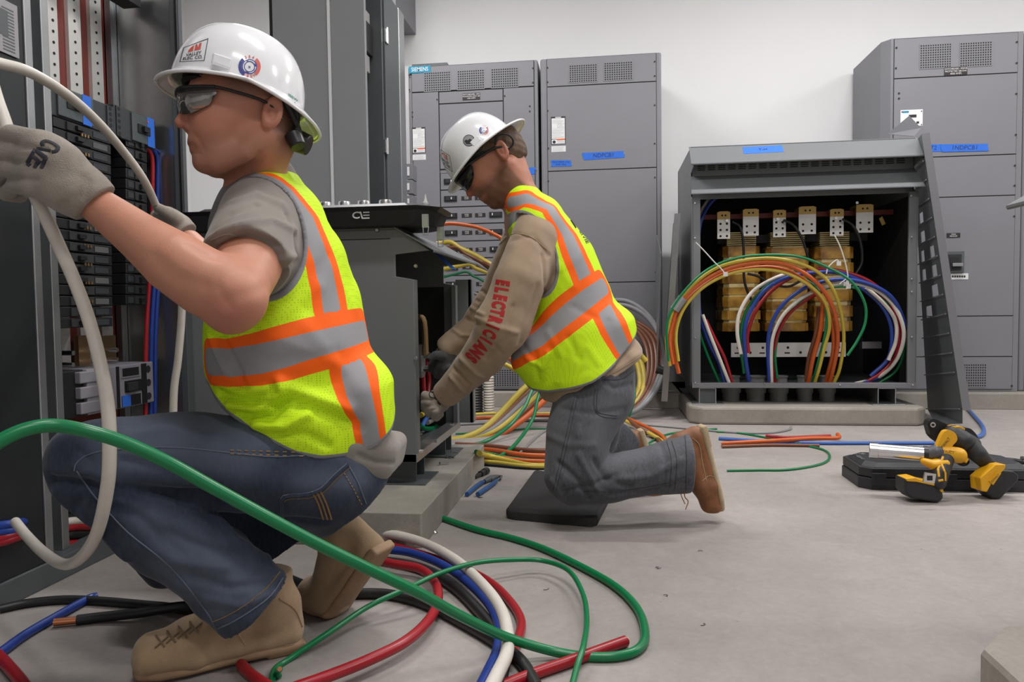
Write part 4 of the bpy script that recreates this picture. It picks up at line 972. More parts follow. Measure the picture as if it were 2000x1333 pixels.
# green wires in the tall enclosure
for k, L in enumerate(([(712, -10, 3.75), (716, 30, 3.8), (725, 150, 3.85), (737, 250, 3.85), (748, 340, 3.8), (755, 400, 3.75)], [(715, 170, 3.7), (725, 240, 3.72), (738, 320, 3.75), (746, 400, 3.7)])):
    cable(dp(L), .010, 'g', ['long green wire hanging in the tall open enclosure', 'shorter green wire slanting in the tall open enclosure'][k], 'green wires in the tall enclosure')

# --- loops hanging in the wide transformer
GT = 'cable loops in the wide transformer'
Yw = 4.26
def loopc(pix, Ys, r, c, lab, **kw):
    P = [pY(x, y, Yw if Ys is None else Ys[i]) for i, (x, y) in enumerate(pix)]; return cable(P, r, c, lab, GT, **kw)
n_ = 0
arc = [(1318, 716), (1308, 660), (1312, 620), (1332, 585), (1375, 540), (1420, 520), (1480, 508), (1530, 512), (1575, 535), (1610, 575), (1632, 620), (1637, 680), (1625, 740), (1622, 755)]
YsA = [4.26]*9+[4.30, 4.36, 4.42, 4.48, 4.5]
def off(a, dx, dy, dys=0): return [(x+dx*f, y+dy*f) for (x, y), f in zip(a, [1]*len(a))]
loopc([(1306, 706), (1302, 650), (1310, 610), (1340, 565), (1385, 525), (1440, 504), (1500, 498), (1560, 502), (1610, 520), (1660, 548), (1688, 590), (1690, 630), (1675, 665), (1655, 695)], [4.24]*8+[4.26]*6, .0075, 'g', 'outermost green wire of the big hanging loop in the wide transformer')
loopc([(1309, 715), (1302, 668), (1306, 640), (1318, 603), (1350, 560), (1400, 524), (1460, 508), (1520, 506), (1580, 522), (1618, 552), (1640, 600), (1648, 660), (1640, 720), (1628, 750)], YsA, .0100, 'y', 'yellow cable on top of the big hanging loop')
loopc([(1314, 712), (1307, 665), (1313, 632), (1326, 598), (1360, 560), (1408, 530), (1465, 515), (1520, 514), (1568, 532), (1606, 565), (1630, 612), (1636, 670), (1625, 730), (1618, 752)], YsA, .0120, 'o', 'thick orange cable in the middle of the big hanging loop')
loopc([(1326, 730), (1315, 680), (1318, 640), (1332, 602), (1364, 566), (1412, 537), (1468, 524), (1518, 524), (1562, 542), (1600, 580), (1622, 620), (1628, 680), (1616, 735), (1610, 752)], [y+.03 for y in YsA], .0120, 'o', 'second orange cable just inside the thick orange one')
loopc([(1325, 706), (1320, 660), (1327, 622), (1345, 590), (1376, 560), (1420, 537), (1470, 527), (1520, 530), (1560, 545), (1595, 570), (1615, 600), (1620, 640), (1610, 680), (1600, 720), (1590, 752)], [4.27]*9+[4.3, 4.34, 4.38, 4.42, 4.45, 4.48], .0095, 'y', 'innermost yellow cable of the big hanging loop')
loopc([(1540, 530), (1585, 555), (1606, 585), (1615, 625), (1608, 670), (1596, 715), (1586, 752)], [4.33, 4.33, 4.36, 4.38, 4.42, 4.46, 4.5], .0085, 'g', 'green wire dropping inside the big hanging loop')
loopc([(1608, 590), (1602, 650), (1588, 700), (1578, 752)], [4.42, 4.44, 4.46, 4.5], .0125, 'o', 'short orange cable dropping beside the innermost yellow cable'); loopc([(1600, 600), (1594, 650), (1580, 700), (1573, 752)], [4.47, 4.47, 4.5, 4.52], .0125, 'n', 'brown cable dropping behind the short orange cable')
# inner bundle of blue, white, red and green
loopc([(1447, 692), (1440, 650), (1445, 610), (1470, 570), (1510, 545), (1545, 534), (1560, 540)], [4.4]*5+[4.42, 4.46], .0105, 'w', 'white cable loop nearest the left coil')
loopc([(1463, 745), (1455, 690), (1455, 640), (1470, 600), (1500, 562), (1545, 540), (1600, 532), (1640, 534), (1690, 552)], [4.45, 4.42, 4.4, 4.4, 4.38, 4.38, 4.4, 4.42, 4.46], .0115, 'b', 'blue cable of the left inner loop')
loopc([(1462, 690), (1460, 655), (1475, 610), (1505, 570), (1550, 540), (1600, 526), (1650, 532), (1698, 550), (1735, 585), (1755, 640), (1750, 695), (1725, 730), (1690, 750)], [4.46]*11+[4.5]*2, .0110, 'r', 'red cable of the left inner loop')
loopc([(1453, 730), (1447, 680), (1450, 630), (1468, 590), (1510, 548), (1560, 528)], [4.5]*6, .0085, 'g', 'green wire behind the left inner loop')
loopc([(1503, 745), (1500, 680), (1505, 640), (1525, 600), (1560, 570), (1600, 552), (1650, 546), (1700, 556), (1740, 580), (1762, 620), (1766, 655), (1752, 700), (1720, 735), (1680, 750)], [4.44, 4.42, 4.4, 4.38, 4.36]+[4.34]*4+[4.38, 4.44, 4.48, 4.5, 4.5], .0115, 'b', 'upper blue cable of the right inner loop')
loopc([(1507, 750), (1506, 690), (1512, 650), (1532, 612), (1566, 582), (1610, 562), (1655, 553), (1700, 562), (1735, 585), (1758, 620), (1765, 660), (1750, 705), (1715, 738), (1670, 750)], [4.44, 4.42, 4.4, 4.38, 4.37]+[4.36]*5+[4.38, 4.44, 4.5, 4.5], .0105, 'w', 'white cable of the right inner loop')
loopc([(1514, 752), (1512, 700), (1518, 655), (1540, 615), (1572, 588), (1605, 570)], [4.5, 4.48, 4.46, 4.45, 4.44, 4.44], .0095, 'r', 'red cable inside the right inner loop')
loopc([(1518, 740), (1514, 690), (1525, 640), (1552, 600), (1590, 572), (1640, 560), (1690, 568), (1730, 592), (1757, 625), (1768, 670), (1752, 722), (1715, 750)], [4.47]*10+[4.5]*2, .0080, 'g', 'green wire of the right inner loop')
loopc([(1680, 560), (1715, 590), (1735, 620), (1742, 655), (1735, 700), (1700, 735)], [4.44]*6, .0110, 'b', 'blue cable coming down at the right side of the inner loops'); loopc([(1692, 562), (1725, 592), (1748, 625), (1750, 665), (1735, 704)], [4.42]*5, .0105, 'w', 'white cable end coming down at the right side of the inner loops', tip=()); loopc([(1720, 575), (1750, 620), (1757, 665), (1748, 700), (1720, 730), (1690, 748)], [4.5]*6, .0105, 'r', 'red cable coming down at the right side of the inner loops')
loopc([(1364, 580), (1368, 620), (1385, 670), (1405, 710), (1415, 748)], [4.46]*5, .0115, 'b', 'blue cable entering low at the left post of the wide transformer'); loopc([(1372, 615), (1385, 650), (1405, 700), (1424, 748)], [4.44]*4, .0105, 'w', 'white cable beside the low blue cable at the left post'); loopc([(1378, 625), (1395, 660), (1415, 700), (1430, 748)], [4.48]*4, .0105, 'r', 'red cable beside the low white cable at the left post'); loopc([(1362, 590), (1364, 640), (1380, 690), (1405, 748)], [4.52]*4, .0085, 'g', 'green wire behind the low blue cable at the left post')
loopc([(1408, 378), (1385, 400), (1370, 430), (1362, 470)], [4.6, 4.58, 4.55, 4.55], .0115, 'b', 'blue cable in the upper left corner of the wide transformer'); loopc([(1398, 376), (1380, 395), (1366, 420), (1360, 440)], [4.62, 4.6, 4.58, 4.58], .0105, 'w', 'pale cable in the upper left corner of the wide transformer')
for k, L in enumerate(([(1431, 433), (1446, 445), (1452, 480), (1453, 540), (1460, 570), (1475, 600)], [(1530, 430), (1550, 440), (1568, 470), (1580, 510)], [(1645, 428), (1665, 440), (1680, 470), (1684, 510), (1672, 535)], [(1460, 535), (1480, 540), (1510, 555), (1540, 560), (1570, 545)])):
    loopc(L, [4.56]*len(L), .0075, 'k', ['black lead hanging from the left terminal pads', 'black lead hanging from the middle terminal pads', 'black lead hanging from the right terminal pads', 'black lead crossing in front of the coils'][k])
# tie strings and tape
M['string'] = mat('white_tie_string', (.6, .58, .55, 1), .8); CM['t'] = M['string']
for k, (L, Y) in enumerate((([(1359, 474), (1375, 490), (1395, 512), (1407, 524), (1417, 536)], 4.2), ([(1630, 460), (1640, 480), (1650, 510), (1656, 540), (1652, 555)], 4.33), ([(1614, 535), (1618, 522), (1634, 508), (1638, 515)], 4.33), ([(1640, 555), (1655, 545), (1657, 560)], 4.31))):
    b = MB(); b.tube(catmull([pY(x, y, Y) for x, y in L], 5), .0035, 6); b.obox(pY(*L[-1], Y), (.012, 0, 0), (0, .004, 0), (0, 0, .012))
    tag(b.build('tie_string', M['string'], smooth=True), ['white string tying the big hanging loop to the left post', 'white string hanging from the terminal pads to the inner loops', 'short knotted white string on top of the left inner loop', 'white knot on top of the right inner loop'][k], 'string', 'strings tying the loops')
b = MB(); p, q = pY(1321, 594, 4.225), pY(1338, 612, 4.225); p2, q2 = pY(1331, 580, 4.225), pY(1316, 606, 4.225)
b.tube([pY(1317, 606, 4.26), pY(1334, 582, 4.26)], .028, 12); tag(b.build('tape_wrap', mat('duct_tape', (.25, .25, .26, 1), .4)), 'grey tape wrapped round the left side of the big hanging loop', 'tape')

# --- coils behind the kneeling worker
GC = 'coiled cable behind the kneeling worker'
def seg(pix, r, c, lab, grp=GC, **kw): return cable(dp(pix), r, c, lab, grp, **kw)
def ring(pix, r, c, lab):                           # upright coil leaning back towards the cabinets; closed behind the worker
    P = [pd(x, y, 4.33+(825-y)/185*.40) for x, y in pix+pix[:1]]; return cable(P, r, c, lab, GC)
for k in range(4):
    ring([(1105, 668-4*k), (1165, 636-4*k), (1230, 640-5*k), (1258+7*k, 668-4*k), (1266+8*k, 710), (1258+6*k, 755+2*k), (1228+5*k, 792+3*k), (1175, 812+2*k), (1115, 800+2*k), (1082-3*k, 735)], .015, 'n', ['innermost brown turn', 'second brown turn', 'third brown turn', 'outermost brown turn'][k]+' of the coil right of the kneeling worker')
for k in range(2):
    ring([(1110, 690), (1165, 665), (1215+8*k, 672), (1240+9*k, 700), (1250+8*k, 745), (1238+8*k, 780), (1210+8*k, 802), (1165, 812+4*k), (1110, 790), (1090, 740)], .0165, 'y', ['inner yellow turn', 'outer yellow turn'][k]+' of the coil right of the kneeling worker')
seg([(1225, 672, 4.45), (1247, 690, 4.4), (1254, 697, 4.4), (1262, 706, 4.4)], .016, 'y', 'short yellow cable end sticking out under the tan shirt', tip=())
for k in range(2):
    ring([(1100, 640), (1140, 600), (1190, 588+8*k), (1228, 590+9*k), (1264, 614+6*k), (1287, 652+3*k), (1297-3*k, 700), (1290-6*k, 742), (1266-5*k, 782), (1228, 808), (1160, 815), (1100, 780), (1085, 700)], .0165, 's', ['outer grey turn', 'inner grey turn'][k]+' of the large coil behind the kneeling worker')
b = MB(); b.tube([pd(1282, 722, 4.54), pd(1300, 728, 4.53)], .030, 10); tag(b.build('tape_wrap', M['black']), 'black tape binding the grey coil turns', 'tape')
cable(dp([(1222, 700, 4.45), (1236, 742, 4.4), (1240, 765, 4.35), (1236, 790, 4.3)])+fl([(1226, 822)], .008), .008, 'g', 'thin green wire over the yellow turns', GC)
cable(dp([(1165, 790, 4.3), (1215, 812, 4.2)])+fl([(1250, 838, .02), (1278, 852), (1292, 870), (1280, 888), (1240, 898), (1200, 900)], .012), .012, 'n', 'brown cable running from the coil down behind the brown boot', GC)
cable(dp([(1165, 800, 4.3), (1220, 822, 4.1)])+fl([(1270, 848, .01), (1296, 866), (1290, 886), (1240, 905)], .010), .010, 'y', 'yellow cable running beside the brown one behind the boot', GC)
cable(dp([(1165, 790, 4.35), (1235, 822, 4.1)])+fl([(1284, 846, .01), (1302, 866), (1296, 888), (1250, 908)], .010), .010, 'o', 'orange cable running beside the yellow one behind the boot', GC)
cable(fl([(1150, 826)], .013)+dp([(1180, 815, 4.3), (1190, 795, 4.38), (1205, 765, 4.42), (1222, 742, 4.45), (1210, 700, 4.5)]), .015, 'o', 'orange turn low behind the grey trousers', GC)
GU = 'cables between the small transformer and the kneeling worker'
# bundle sweeping from lower left up under the vest
for k, (c, dx, dy, r) in enumerate((('y', 0, 0, .012), ('n', 12, 6, .011), ('s', 22, 8, .011), ('y', 30, 14, .012), ('n', 36, 18, .010), ('o', 45, 26, .012))):
    seg([(880-4*k, 860+dy*.3, 3.82), (906-4*k, 856+dy*.3, 3.85), (945+dx*.4, 838+dy*.6, 3.9), (985+dx*.6, 800+dy, 4.0), (1018+dx*.8, 765+dy, 4.1), (1060+dx, 730+dy*.5, 4.2), (1120+dx, 690+dy*.5, 4.3), (1160+dx*.5, 720, 4.3), (1165, 800, 4.25)], r*1.5, c, ['leading yellow cable', 'first brown cable', 'grey cable', 'second yellow cable', 'second brown cable', 'orange cable'][k]+' of the bundle sweeping up under the vest of the kneeling worker', GU)
seg([(880, 874, 3.6), (908, 872, 3.62), (950, 862, 3.65), (995, 832, 3.8), (1025, 795, 3.9), (1045, 755, 4.0), (1090, 720, 4.1), (1130, 780, 4.1)], .010, 'g', 'bright green wire in front of the sweeping bundle', GU)
seg([(1085, 740, 3.9), (1060, 755, 3.85), (1050, 780, 3.8), (1042, 815, 3.7), (1025, 845, 3.6), (1000, 875, 3.45), (975, 893, 3.33), (960, 905, 3.25)], .009, 'g', 'dark green wire slanting down in front of the kneeling worker', GU)
for k, (c, ya, yb, r) in enumerate((('y', 812, 808, .009), ('o', 820, 812, .010), ('s', 830, 822, .008), ('g', 848, 838, .005), ('n', 868, 880, .011), ('o', 876, 890, .012), ('o', 890, 902, .012), ('y', 900, 912, .011), ('k', 905, 915, .006))):
    cable(fl([(890, ya), (960, ya-4 if k < 4 else ya+4), (1030, yb), (1110, yb), (1190, yb-2)], r), r, c, ['yellow cable flat on the floor, farthest back', 'orange cable just in front of the farthest yellow one', 'grey cable on the floor behind the sweeping bundle', 'thin green wire on the floor behind the sweeping bundle', 'brown cable on the floor behind the grey trousers', 'upper orange cable on the floor left of the grey trousers', 'lower orange cable on the floor left of the grey trousers', 'yellow cable on the floor left of the grey trousers', 'black wire on the floor left of the grey trousers'][k], 'cables lying across the aisle floor')
cable(fl([(936, 886, .1), (950, 890, .02), (990, 900), (1040, 910), (1100, 908)], .012), .012, 'y', 'nearest yellow cable coming off the concrete pad', 'cables lying across the aisle floor')
cable(fl([(930, 883, .1), (960, 888), (1000, 896), (1050, 901), (1100, 900)], .009), .009, 'g', 'green cable beside the nearest yellow one by the concrete pad', 'cables lying across the aisle floor')
cable(fl([(1010, 890), (1060, 845), (1100, 830), (1180, 825)], .006), .006, 's', 'thin grey wire curving on the floor between the trousers and the bundle', 'cables lying across the aisle floor')
# from behind the small transformer up to the kneeling worker's shoulder
for k, (c, P, r) in enumerate((('o', [(858, 440), (880, 437), (910, 440), (940, 447), (985, 470)], .009), ('y', [(868, 474), (900, 486), (930, 500), (960, 518), (985, 530)], .012), ('n', [(880, 484), (910, 497), (940, 512), (970, 530)], .012), ('s', [(895, 500), (925, 512), (955, 530), (975, 542)], .010), ('y', [(905, 518), (930, 525), (960, 536), (985, 545)], .010), ('g', [(900, 533), (925, 540), (950, 552), (965, 562)], .006), ('s', [(895, 568), (925, 573), (950, 585), (965, 600)], .008), ('o', [(895, 606), (920, 606), (950, 610)], .009), ('y', [(895, 613), (920, 613), (950, 618)], .009))):
    x0_, y0_ = P[0]; x1_, y1_ = P[-1]
    pre = [] if k == 0 else [(770+4*k, 840, 3.75), (772+4*k, 700, 3.6), (800+3*k, y0_+40, 3.5)]
    seg(pre+[(x, y, 3.5) for x, y in P]+[(x1_+45, y1_+45, 3.7), (1080, 650+6*k, 4.0), (1110, 740, 4.2), (1120, 812, 4.25)], r, c, ['orange cable leaving the tote corner', 'top yellow cable', 'brown cable', 'upper grey cable', 'lower yellow cable', 'green wire', 'lower grey cable', 'low orange cable', 'lowest yellow cable'][k]+' between the small transformer hood and the tan sleeve', 'cables seen above the tan sleeve')
seg([(978, 708, 4.3), (1005, 722, 4.3), (1040, 745, 4.3), (1100, 790, 4.3), (1150, 818, 4.25)], .014, 'y', 'yellow cable end pointing at the lower grille', GU); seg([(985, 690, 4.35), (1000, 705, 4.35), (1050, 745, 4.35), (1110, 790, 4.35), (1160, 812, 4.3)], .014, 'o', 'orange cable end above the lower grille', GU)
# inside the small transformer
for k, (c, P) in enumerate((('y', [(822, 812), (830, 806), (838, 800)]), ('l', [(822, 838), (832, 818), (845, 808), (860, 808), (872, 812)]), ('w', [(818, 852), (840, 842), (856, 830), (848, 822), (835, 826)]), ('g', [(818, 830), (830, 838), (850, 836), (862, 820)]), ('r', [(822, 700), (826, 740), (828, 780)]), ('r', [(832, 705), (838, 740), (836, 770)]), ('o', [(840, 700), (852, 720), (858, 745)]))):
    cable([pX(x, y, MX-.10-.01*(k % 3)) for x, y in P], .010, c, ['yellow cable', 'light blue cable looping', 'white cable looping', 'green wire', 'left red lead', 'right red lead', 'orange lead'][k]+' low inside the small open transformer', 'leads inside the small transformer')
# spools of rope
for (x0, x1, y0, y1, c, lab) in ((902, 944, 735, 805, 'k', 'black spool of wire standing behind the small transformer'), (944, 966, 735, 805, 'w', 'white coil of rope standing beside the black spool')):
    D = 4.72; a, c_ = pd((x0+x1)/2, y1, D), pd((x0+x1)/2, y0, D); r = (x1-x0)/2*D/FPX; a.z = 0.0; b = MB(); n = 14; prof = []
    for k in range(n):
        for q in range(5): t = q/4*math.pi; prof.append((r-.006+.006*math.sin(t), (c_.z-a.z)*(k+q/4)/n))
    b.lathe([(0, 0)]+prof+[(0, c_.z-a.z)], a, n=28); a_ = tag(b.build('rope_coil', CM[c], smooth=True), lab, 'spool')
# aisle floor beyond the boot
GB = 'cut cable pieces on the floor by the wide transformer pad'
cable(fl([(1404, 857), (1500, 863), (1600, 866), (1700, 866), (1830, 866)], .009), .009, 'l', 'long light blue cable lying along the pad of the wide transformer', GB)
cable(fl([(1880, 855), (1915, 852), (1920, 835), (1900, 810), (1878, 786)], .010), .010, 'l', 'light blue cable bending behind the louvred cover', GB)
cable(fl([(1410, 867, .004), (1500, 862, .014), (1580, 857, .016), (1635, 856, .014), (1636, 849, .02)], .010), .010, 'o', 'orange cable piece with an upturned end', GB, tip=(0,)); cable(fl([(1496, 852, .012), (1540, 855, .012), (1622, 852, .012)], .008), .008, 'r', 'short dark red cable piece lying over the orange piece', GB, tip=(0,))
cable(fl([(1410, 873, .0), (1500, 870, .0), (1600, 871, .0)], .008), .008, 'n', 'brown cable piece in front of the orange piece', GB)
cable(fl([(1400, 844), (1440, 846), (1500, 856), (1560, 868), (1610, 880), (1620, 895), (1600, 908), (1540, 918), (1480, 919), (1420, 920)], .005), .005, 'g', 'thin green wire making a wide curve on the floor right of the boot', GB)
cable(fl([(1250, 850), (1285, 848), (1300, 856), (1290, 866), (1265, 868), (1300, 850), (1350, 842), (1400, 838)], .005), .005, 'g', 'thin green wire looped on the floor between the boots', GB)
cable(fl([(1235, 828), (1280, 832), (1350, 838), (1430, 845), (1500, 846), (1540, 840), (1545, 834)], .006), .006, 's', 'thin grey wire lying along the front of the transformer pad', GB)
# ================================================================ people
J = pd
def crv(*p, n=4): return [(q.x, q.y) for q in catmull([(x, y, 0) for x, y in p], n)]
def vnormals(vs, fs):
    a, b, c, d = (vs[fs[:, i]] for i in range(4)); n = np.cross(c-a, d-b); out = np.zeros_like(vs)
    for i in range(4):
        for k in range(3): out[:, k] += np.bincount(fs[:, i], weights=n[:, k], minlength=len(vs))
    return out/np.maximum(np.linalg.norm(out, axis=1), 1e-9)[:, None]
def polydist(vs, P, hw=None):
    """signed-ish distance to a 3-D polyline, minus an interpolated half width"""
    best = np.full(len(vs), 9.0)
    for i in range(len(P)-1):
        a, b = np.array(P[i]), np.array(P[i+1]); ba = b-a; l2 = max(ba@ba, 1e-12)
        h = np.clip(((vs-a)@ba)/l2, 0, 1); d = np.linalg.norm(vs-a-h[:, None]*ba, axis=1)
        if hw is not None: d = d-(hw[i]+(hw[i+1]-hw[i])*h)
        best = np.minimum(best, d)
    return best
def surf_line(bvh, pix, sub=5, hw=None):
    """photo polyline onto a surface, with interpolated widths"""
    P, Wd = [], []
    for i, (a, b) in enumerate(zip(pix[:-1], pix[1:])):
        for k in range(sub+(1 if i == len(pix)-2 else 0)):
            t = k/sub; h = hit(bvh, a[0]+(b[0]-a[0])*t, a[1]+(b[1]-a[1])*t)
            if h is not None: P.append(h); Wd.append((a[2]+(b[2]-a[2])*t) if len(a) > 2 else 0)
    return P, Wd
def smooth_vs(vs, fs, it):
    e = np.concatenate([fs[:, [0,1]], fs[:, [1,2]], fs[:, [2,3]], fs[:, [3,0]]])
    for _ in range(it):
        acc = np.zeros_like(vs); c = np.zeros(len(vs))
        for a, b in ((0, 1), (1, 0)):
            for d in range(3): acc[:, d] += np.bincount(e[:, a], weights=vs[e[:, b], d], minlength=len(vs))
            c += np.bincount(e[:, a], minlength=len(vs))
        vs = vs*.5+(acc/np.maximum(c, 1)[:, None])*.5
    return vs
def organic(name, sd, mats, parent=None, wr=(), relax=2, origin=None, bump=None):
    vs, fs = sd.mesh(); vs = smooth_vs(vs, fs, relax)
    if wr or bump:
        nr = vnormals(vs, fs)
        bvh = BVHTree.FromPolygons([Vector(v) for v in vs], [tuple(f) for f in fs]) if wr else None
        disp = np.zeros(len(vs))
        for pix, amp, wd in wr:
            P, _ = surf_line(bvh, pix, 4)
            if len(P) > 1: disp += amp*np.exp(-(polydist(vs, P)/wd)**2)
        if bump:
            amp, sc, seed = bump; rs = np.random.RandomState(seed); acc = 0
            for i in range(6): acc = acc+np.sin(vs@(rs.normal(size=3)*sc)+rs.rand()*6.28)
            disp += amp*acc/2.4
        vs = vs+nr*disp[:, None]
    ob, vs = sdf_obj(name, vs, fs, mats, parent, 0, origin)
    return ob, vs
def attr(ob, name, val):
    a = ob.data.attributes.new(name, 'FLOAT', 'POINT'); a.data.foreach_set('value', np.asarray(val, np.float32))

def step_mix(t, attr_name, colA, colB, edge=.0006):
    """colA where attribute > 0, colB where below"""
    at = t.nodes.new('ShaderNodeAttribute'); at.attribute_name = attr_name
    mr = t.nodes.new('ShaderNodeMapRange'); mr.inputs[1].default_value = -edge; mr.inputs[2].default_value = edge; mr.inputs[3].default_value = 1; mr.inputs[4].default_value = 0
    t.links.new(at.outputs['Fac'], mr.inputs[0])
    mx = t.nodes.new('ShaderNodeMix'); mx.data_type = 'RGBA'; t.links.new(mr.outputs[0], mx.inputs[0])
    for s, c in ((6, colA), (7, colB)):
        if isinstance(c, tuple): mx.inputs[s].default_value = c
        else: t.links.new(c, mx.inputs[s])
    return mx.outputs[2]
def cloth_mat(name, col, rough=.85, weave=900, bump=.25, var=.08, sheen=.2):
    m = mat(name, col, rough, bump=bump, bscale=weave, var=var, vscale=18, spec=.2)
    m.node_tree.nodes['Principled BSDF'].inputs['Sheen Weight'].default_value = sheen
    return m
def vest_mat():
    m = bpy.data.materials.new('hi_vis_vest'); m.use_nodes = True; t = m.node_tree; b = t.nodes['Principled BSDF']
    tc = t.nodes.new('ShaderNodeTexCoord')
    vo = t.nodes.new('ShaderNodeTexVoronoi'); vo.inputs['Scale'].default_value = 230; vo.inputs['Randomness'].default_value = .15; t.links.new(tc.outputs['Object'], vo.inputs['Vector'])
    r = t.nodes.new('ShaderNodeMapRange'); r.inputs[1].default_value = .18; r.inputs[2].default_value = .32; r.inputs[3].default_value = 0; r.inputs[4].default_value = 1; t.links.new(vo.outputs['Distance'], r.inputs[0])
    lm = t.nodes.new('ShaderNodeMix'); lm.data_type = 'RGBA'; t.links.new(r.outputs[0], lm.inputs[0]); lm.inputs[6].default_value = (.34, .50, .004, 1); lm.inputs[7].default_value = (.60, .88, .012, 1)
    solid = step_mix(t, 'mesh_zone', (.58, .85, .012, 1), lm.outputs[2])
    c = step_mix(t, 'band_o', solid, (1.0, .135, .006, 1)); c = step_mix(t, 'band_g', c, (.30, .295, .31, 1)); c = step_mix(t, 'edge_g', c, (.24, .235, .25, 1))
    t.links.new(c, b.inputs['Base Color']); b.inputs['Roughness'].default_value = .65; b.inputs['Specular IOR Level'].default_value = .25
    n2 = t.nodes.new('ShaderNodeTexNoise'); n2.inputs['Scale'].default_value = 500; t.links.new(tc.outputs['Object'], n2.inputs['Vector'])
    bp = t.nodes.new('ShaderNodeBump'); bp.inputs['Strength'].default_value = .25; bp.inputs['Distance'].default_value = .001; t.links.new(n2.outputs[0], bp.inputs['Height']); t.links.new(bp.outputs[0], b.inputs['Normal'])
    return m
def skin_mat(name, base, red, hair):
    m = bpy.data.materials.new(name); m.use_nodes = True; t = m.node_tree; b = t.nodes['Principled BSDF']; tc = t.nodes.new('ShaderNodeTexCoord')
    def mixa(a, col, src):
        at = t.nodes.new('ShaderNodeAttribute'); at.attribute_name = src; mx = t.nodes.new('ShaderNodeMix'); mx.data_type = 'RGBA'; t.links.new(at.outputs['Fac'], mx.inputs[0])
        if isinstance(a, tuple): mx.inputs[6].default_value = a
        else: t.links.new(a, mx.inputs[6])
        mx.inputs[7].default_value = col; return mx.outputs[2]
    n = t.nodes.new('ShaderNodeTexNoise'); n.inputs['Scale'].default_value = 22; n.inputs['Detail'].default_value = 8; t.links.new(tc.outputs['Object'], n.inputs['Vector'])
    m0 = t.nodes.new('ShaderNodeMix'); m0.data_type = 'RGBA'; t.links.new(n.outputs[0], m0.inputs[0]); m0.inputs[6].default_value = tuple(c*.86 for c in base[:3])+(1,); m0.inputs[7].default_value = tuple(min(1, c*1.13) for c in base[:3])+(1,)
    c = mixa(m0.outputs[2], red, 'flush'); c = mixa(c, hair, 'stubble')
    t.links.new(c, b.inputs['Base Color']); b.inputs['Roughness'].default_value = .52; b.inputs['Subsurface Weight'].default_value = .12; b.inputs['Subsurface Scale'].default_value = .01
    b.inputs['Subsurface Radius'].default_value = (1, .35, .2)
    n2 = t.nodes.new('ShaderNodeTexNoise'); n2.inputs['Scale'].default_value = 350; n2.inputs['Detail'].default_value = 3; t.links.new(tc.outputs['Object'], n2.inputs['Vector'])
    bp = t.nodes.new('ShaderNodeBump'); bp.inputs['Strength'].default_value = .18; bp.inputs['Distance'].default_value = .0015; t.links.new(n2.outputs[0], bp.inputs['Height']); t.links.new(bp.outputs[0], b.inputs['Normal'])
    return m
def denim_mat(name, col, wear):
    m = bpy.data.materials.new(name); m.use_nodes = True; t = m.node_tree; b = t.nodes['Principled BSDF']; tc = t.nodes.new('ShaderNodeTexCoord')
    mp = t.nodes.new('ShaderNodeMapping'); mp.inputs['Scale'].default_value = (1, 1, .35); t.links.new(tc.outputs['Object'], mp.inputs[0])
    n = t.nodes.new('ShaderNodeTexNoise'); n.inputs['Scale'].default_value = 160; n.inputs['Detail'].default_value = 6; t.links.new(mp.outputs[0], n.inputs['Vector'])
    n3 = t.nodes.new('ShaderNodeTexNoise'); n3.inputs['Scale'].default_value = 6; n3.inputs['Detail'].default_value = 5; t.links.new(tc.outputs['Object'], n3.inputs['Vector'])
    ad = t.nodes.new('ShaderNodeMath'); ad.operation = 'MULTIPLY'; t.links.new(n.outputs[0], ad.inputs[0]); t.links.new(n3.outputs[0], ad.inputs[1])
    r = t.nodes.new('ShaderNodeMapRange'); r.inputs[1].default_value = .15; r.inputs[2].default_value = .38; t.links.new(ad.outputs[0], r.inputs[0])
    mx = t.nodes.new('ShaderNodeMix'); mx.data_type = 'RGBA'; t.links.new(r.outputs[0], mx.inputs[0]); mx.inputs[6].default_value = tuple(c*.6 for c in col[:3])+(1,); mx.inputs[7].default_value = col
    at = t.nodes.new('ShaderNodeAttribute'); at.attribute_name = 'wear'; m2 = t.nodes.new('ShaderNodeMix'); m2.data_type = 'RGBA'; t.links.new(at.outputs['Fac'], m2.inputs[0]); t.links.new(mx.outputs[2], m2.inputs[6]); m2.inputs[7].default_value = wear
    t.links.new(m2.outputs[2], b.inputs['Base Color']); b.inputs['Roughness'].default_value = .85; b.inputs['Specular IOR Level'].default_value = .15; b.inputs['Sheen Weight'].default_value = .15
    bp = t.nodes.new('ShaderNodeBump'); bp.inputs['Strength'].default_value = .35; bp.inputs['Distance'].default_value = .0015; t.links.new(n.outputs[0], bp.inputs['Height']); t.links.new(bp.outputs[0], b.inputs['Normal'])
    return m
M['vest'] = vest_mat()
M['skin1'] = skin_mat('skin', (.52, .235, .15, 1), (.42, .115, .085, 1), (.13, .075, .05, 1))
M['skin2'] = skin_mat('skin_ruddy', (.44, .185, .12, 1), (.40, .10, .075, 1), (.12, .055, .03, 1))
M['denim'] = denim_mat('blue_denim', (.036, .047, .076, 1), (.115, .135, .18, 1))
M['workgrey'] = denim_mat('grey_work_cotton', (.105, .108, .125, 1), (.19, .19, .21, 1))
M['tee'] = cloth_mat('taupe_jersey', (.24, .215, .19, 1)); M['tan'] = cloth_mat('tan_jersey', (.37, .27, .19, 1))
M['glove'] = cloth_mat('grey_knit_glove', (.30, .265, .225, 1), bump=.7, weave=500, var=.2); M['gloved'] = cloth_mat('dark_knit_glove', (.075, .075, .08, 1), bump=.6, weave=500)
M['suede'] = cloth_mat('tan_suede', (.36, .25, .15, 1), weave=300, bump=.3, var=.14); M['sole'] = mat('tan_rubber_sole', (.33, .21, .12, 1), .7, bump=.3, bscale=120, var=.15, vscale=14)
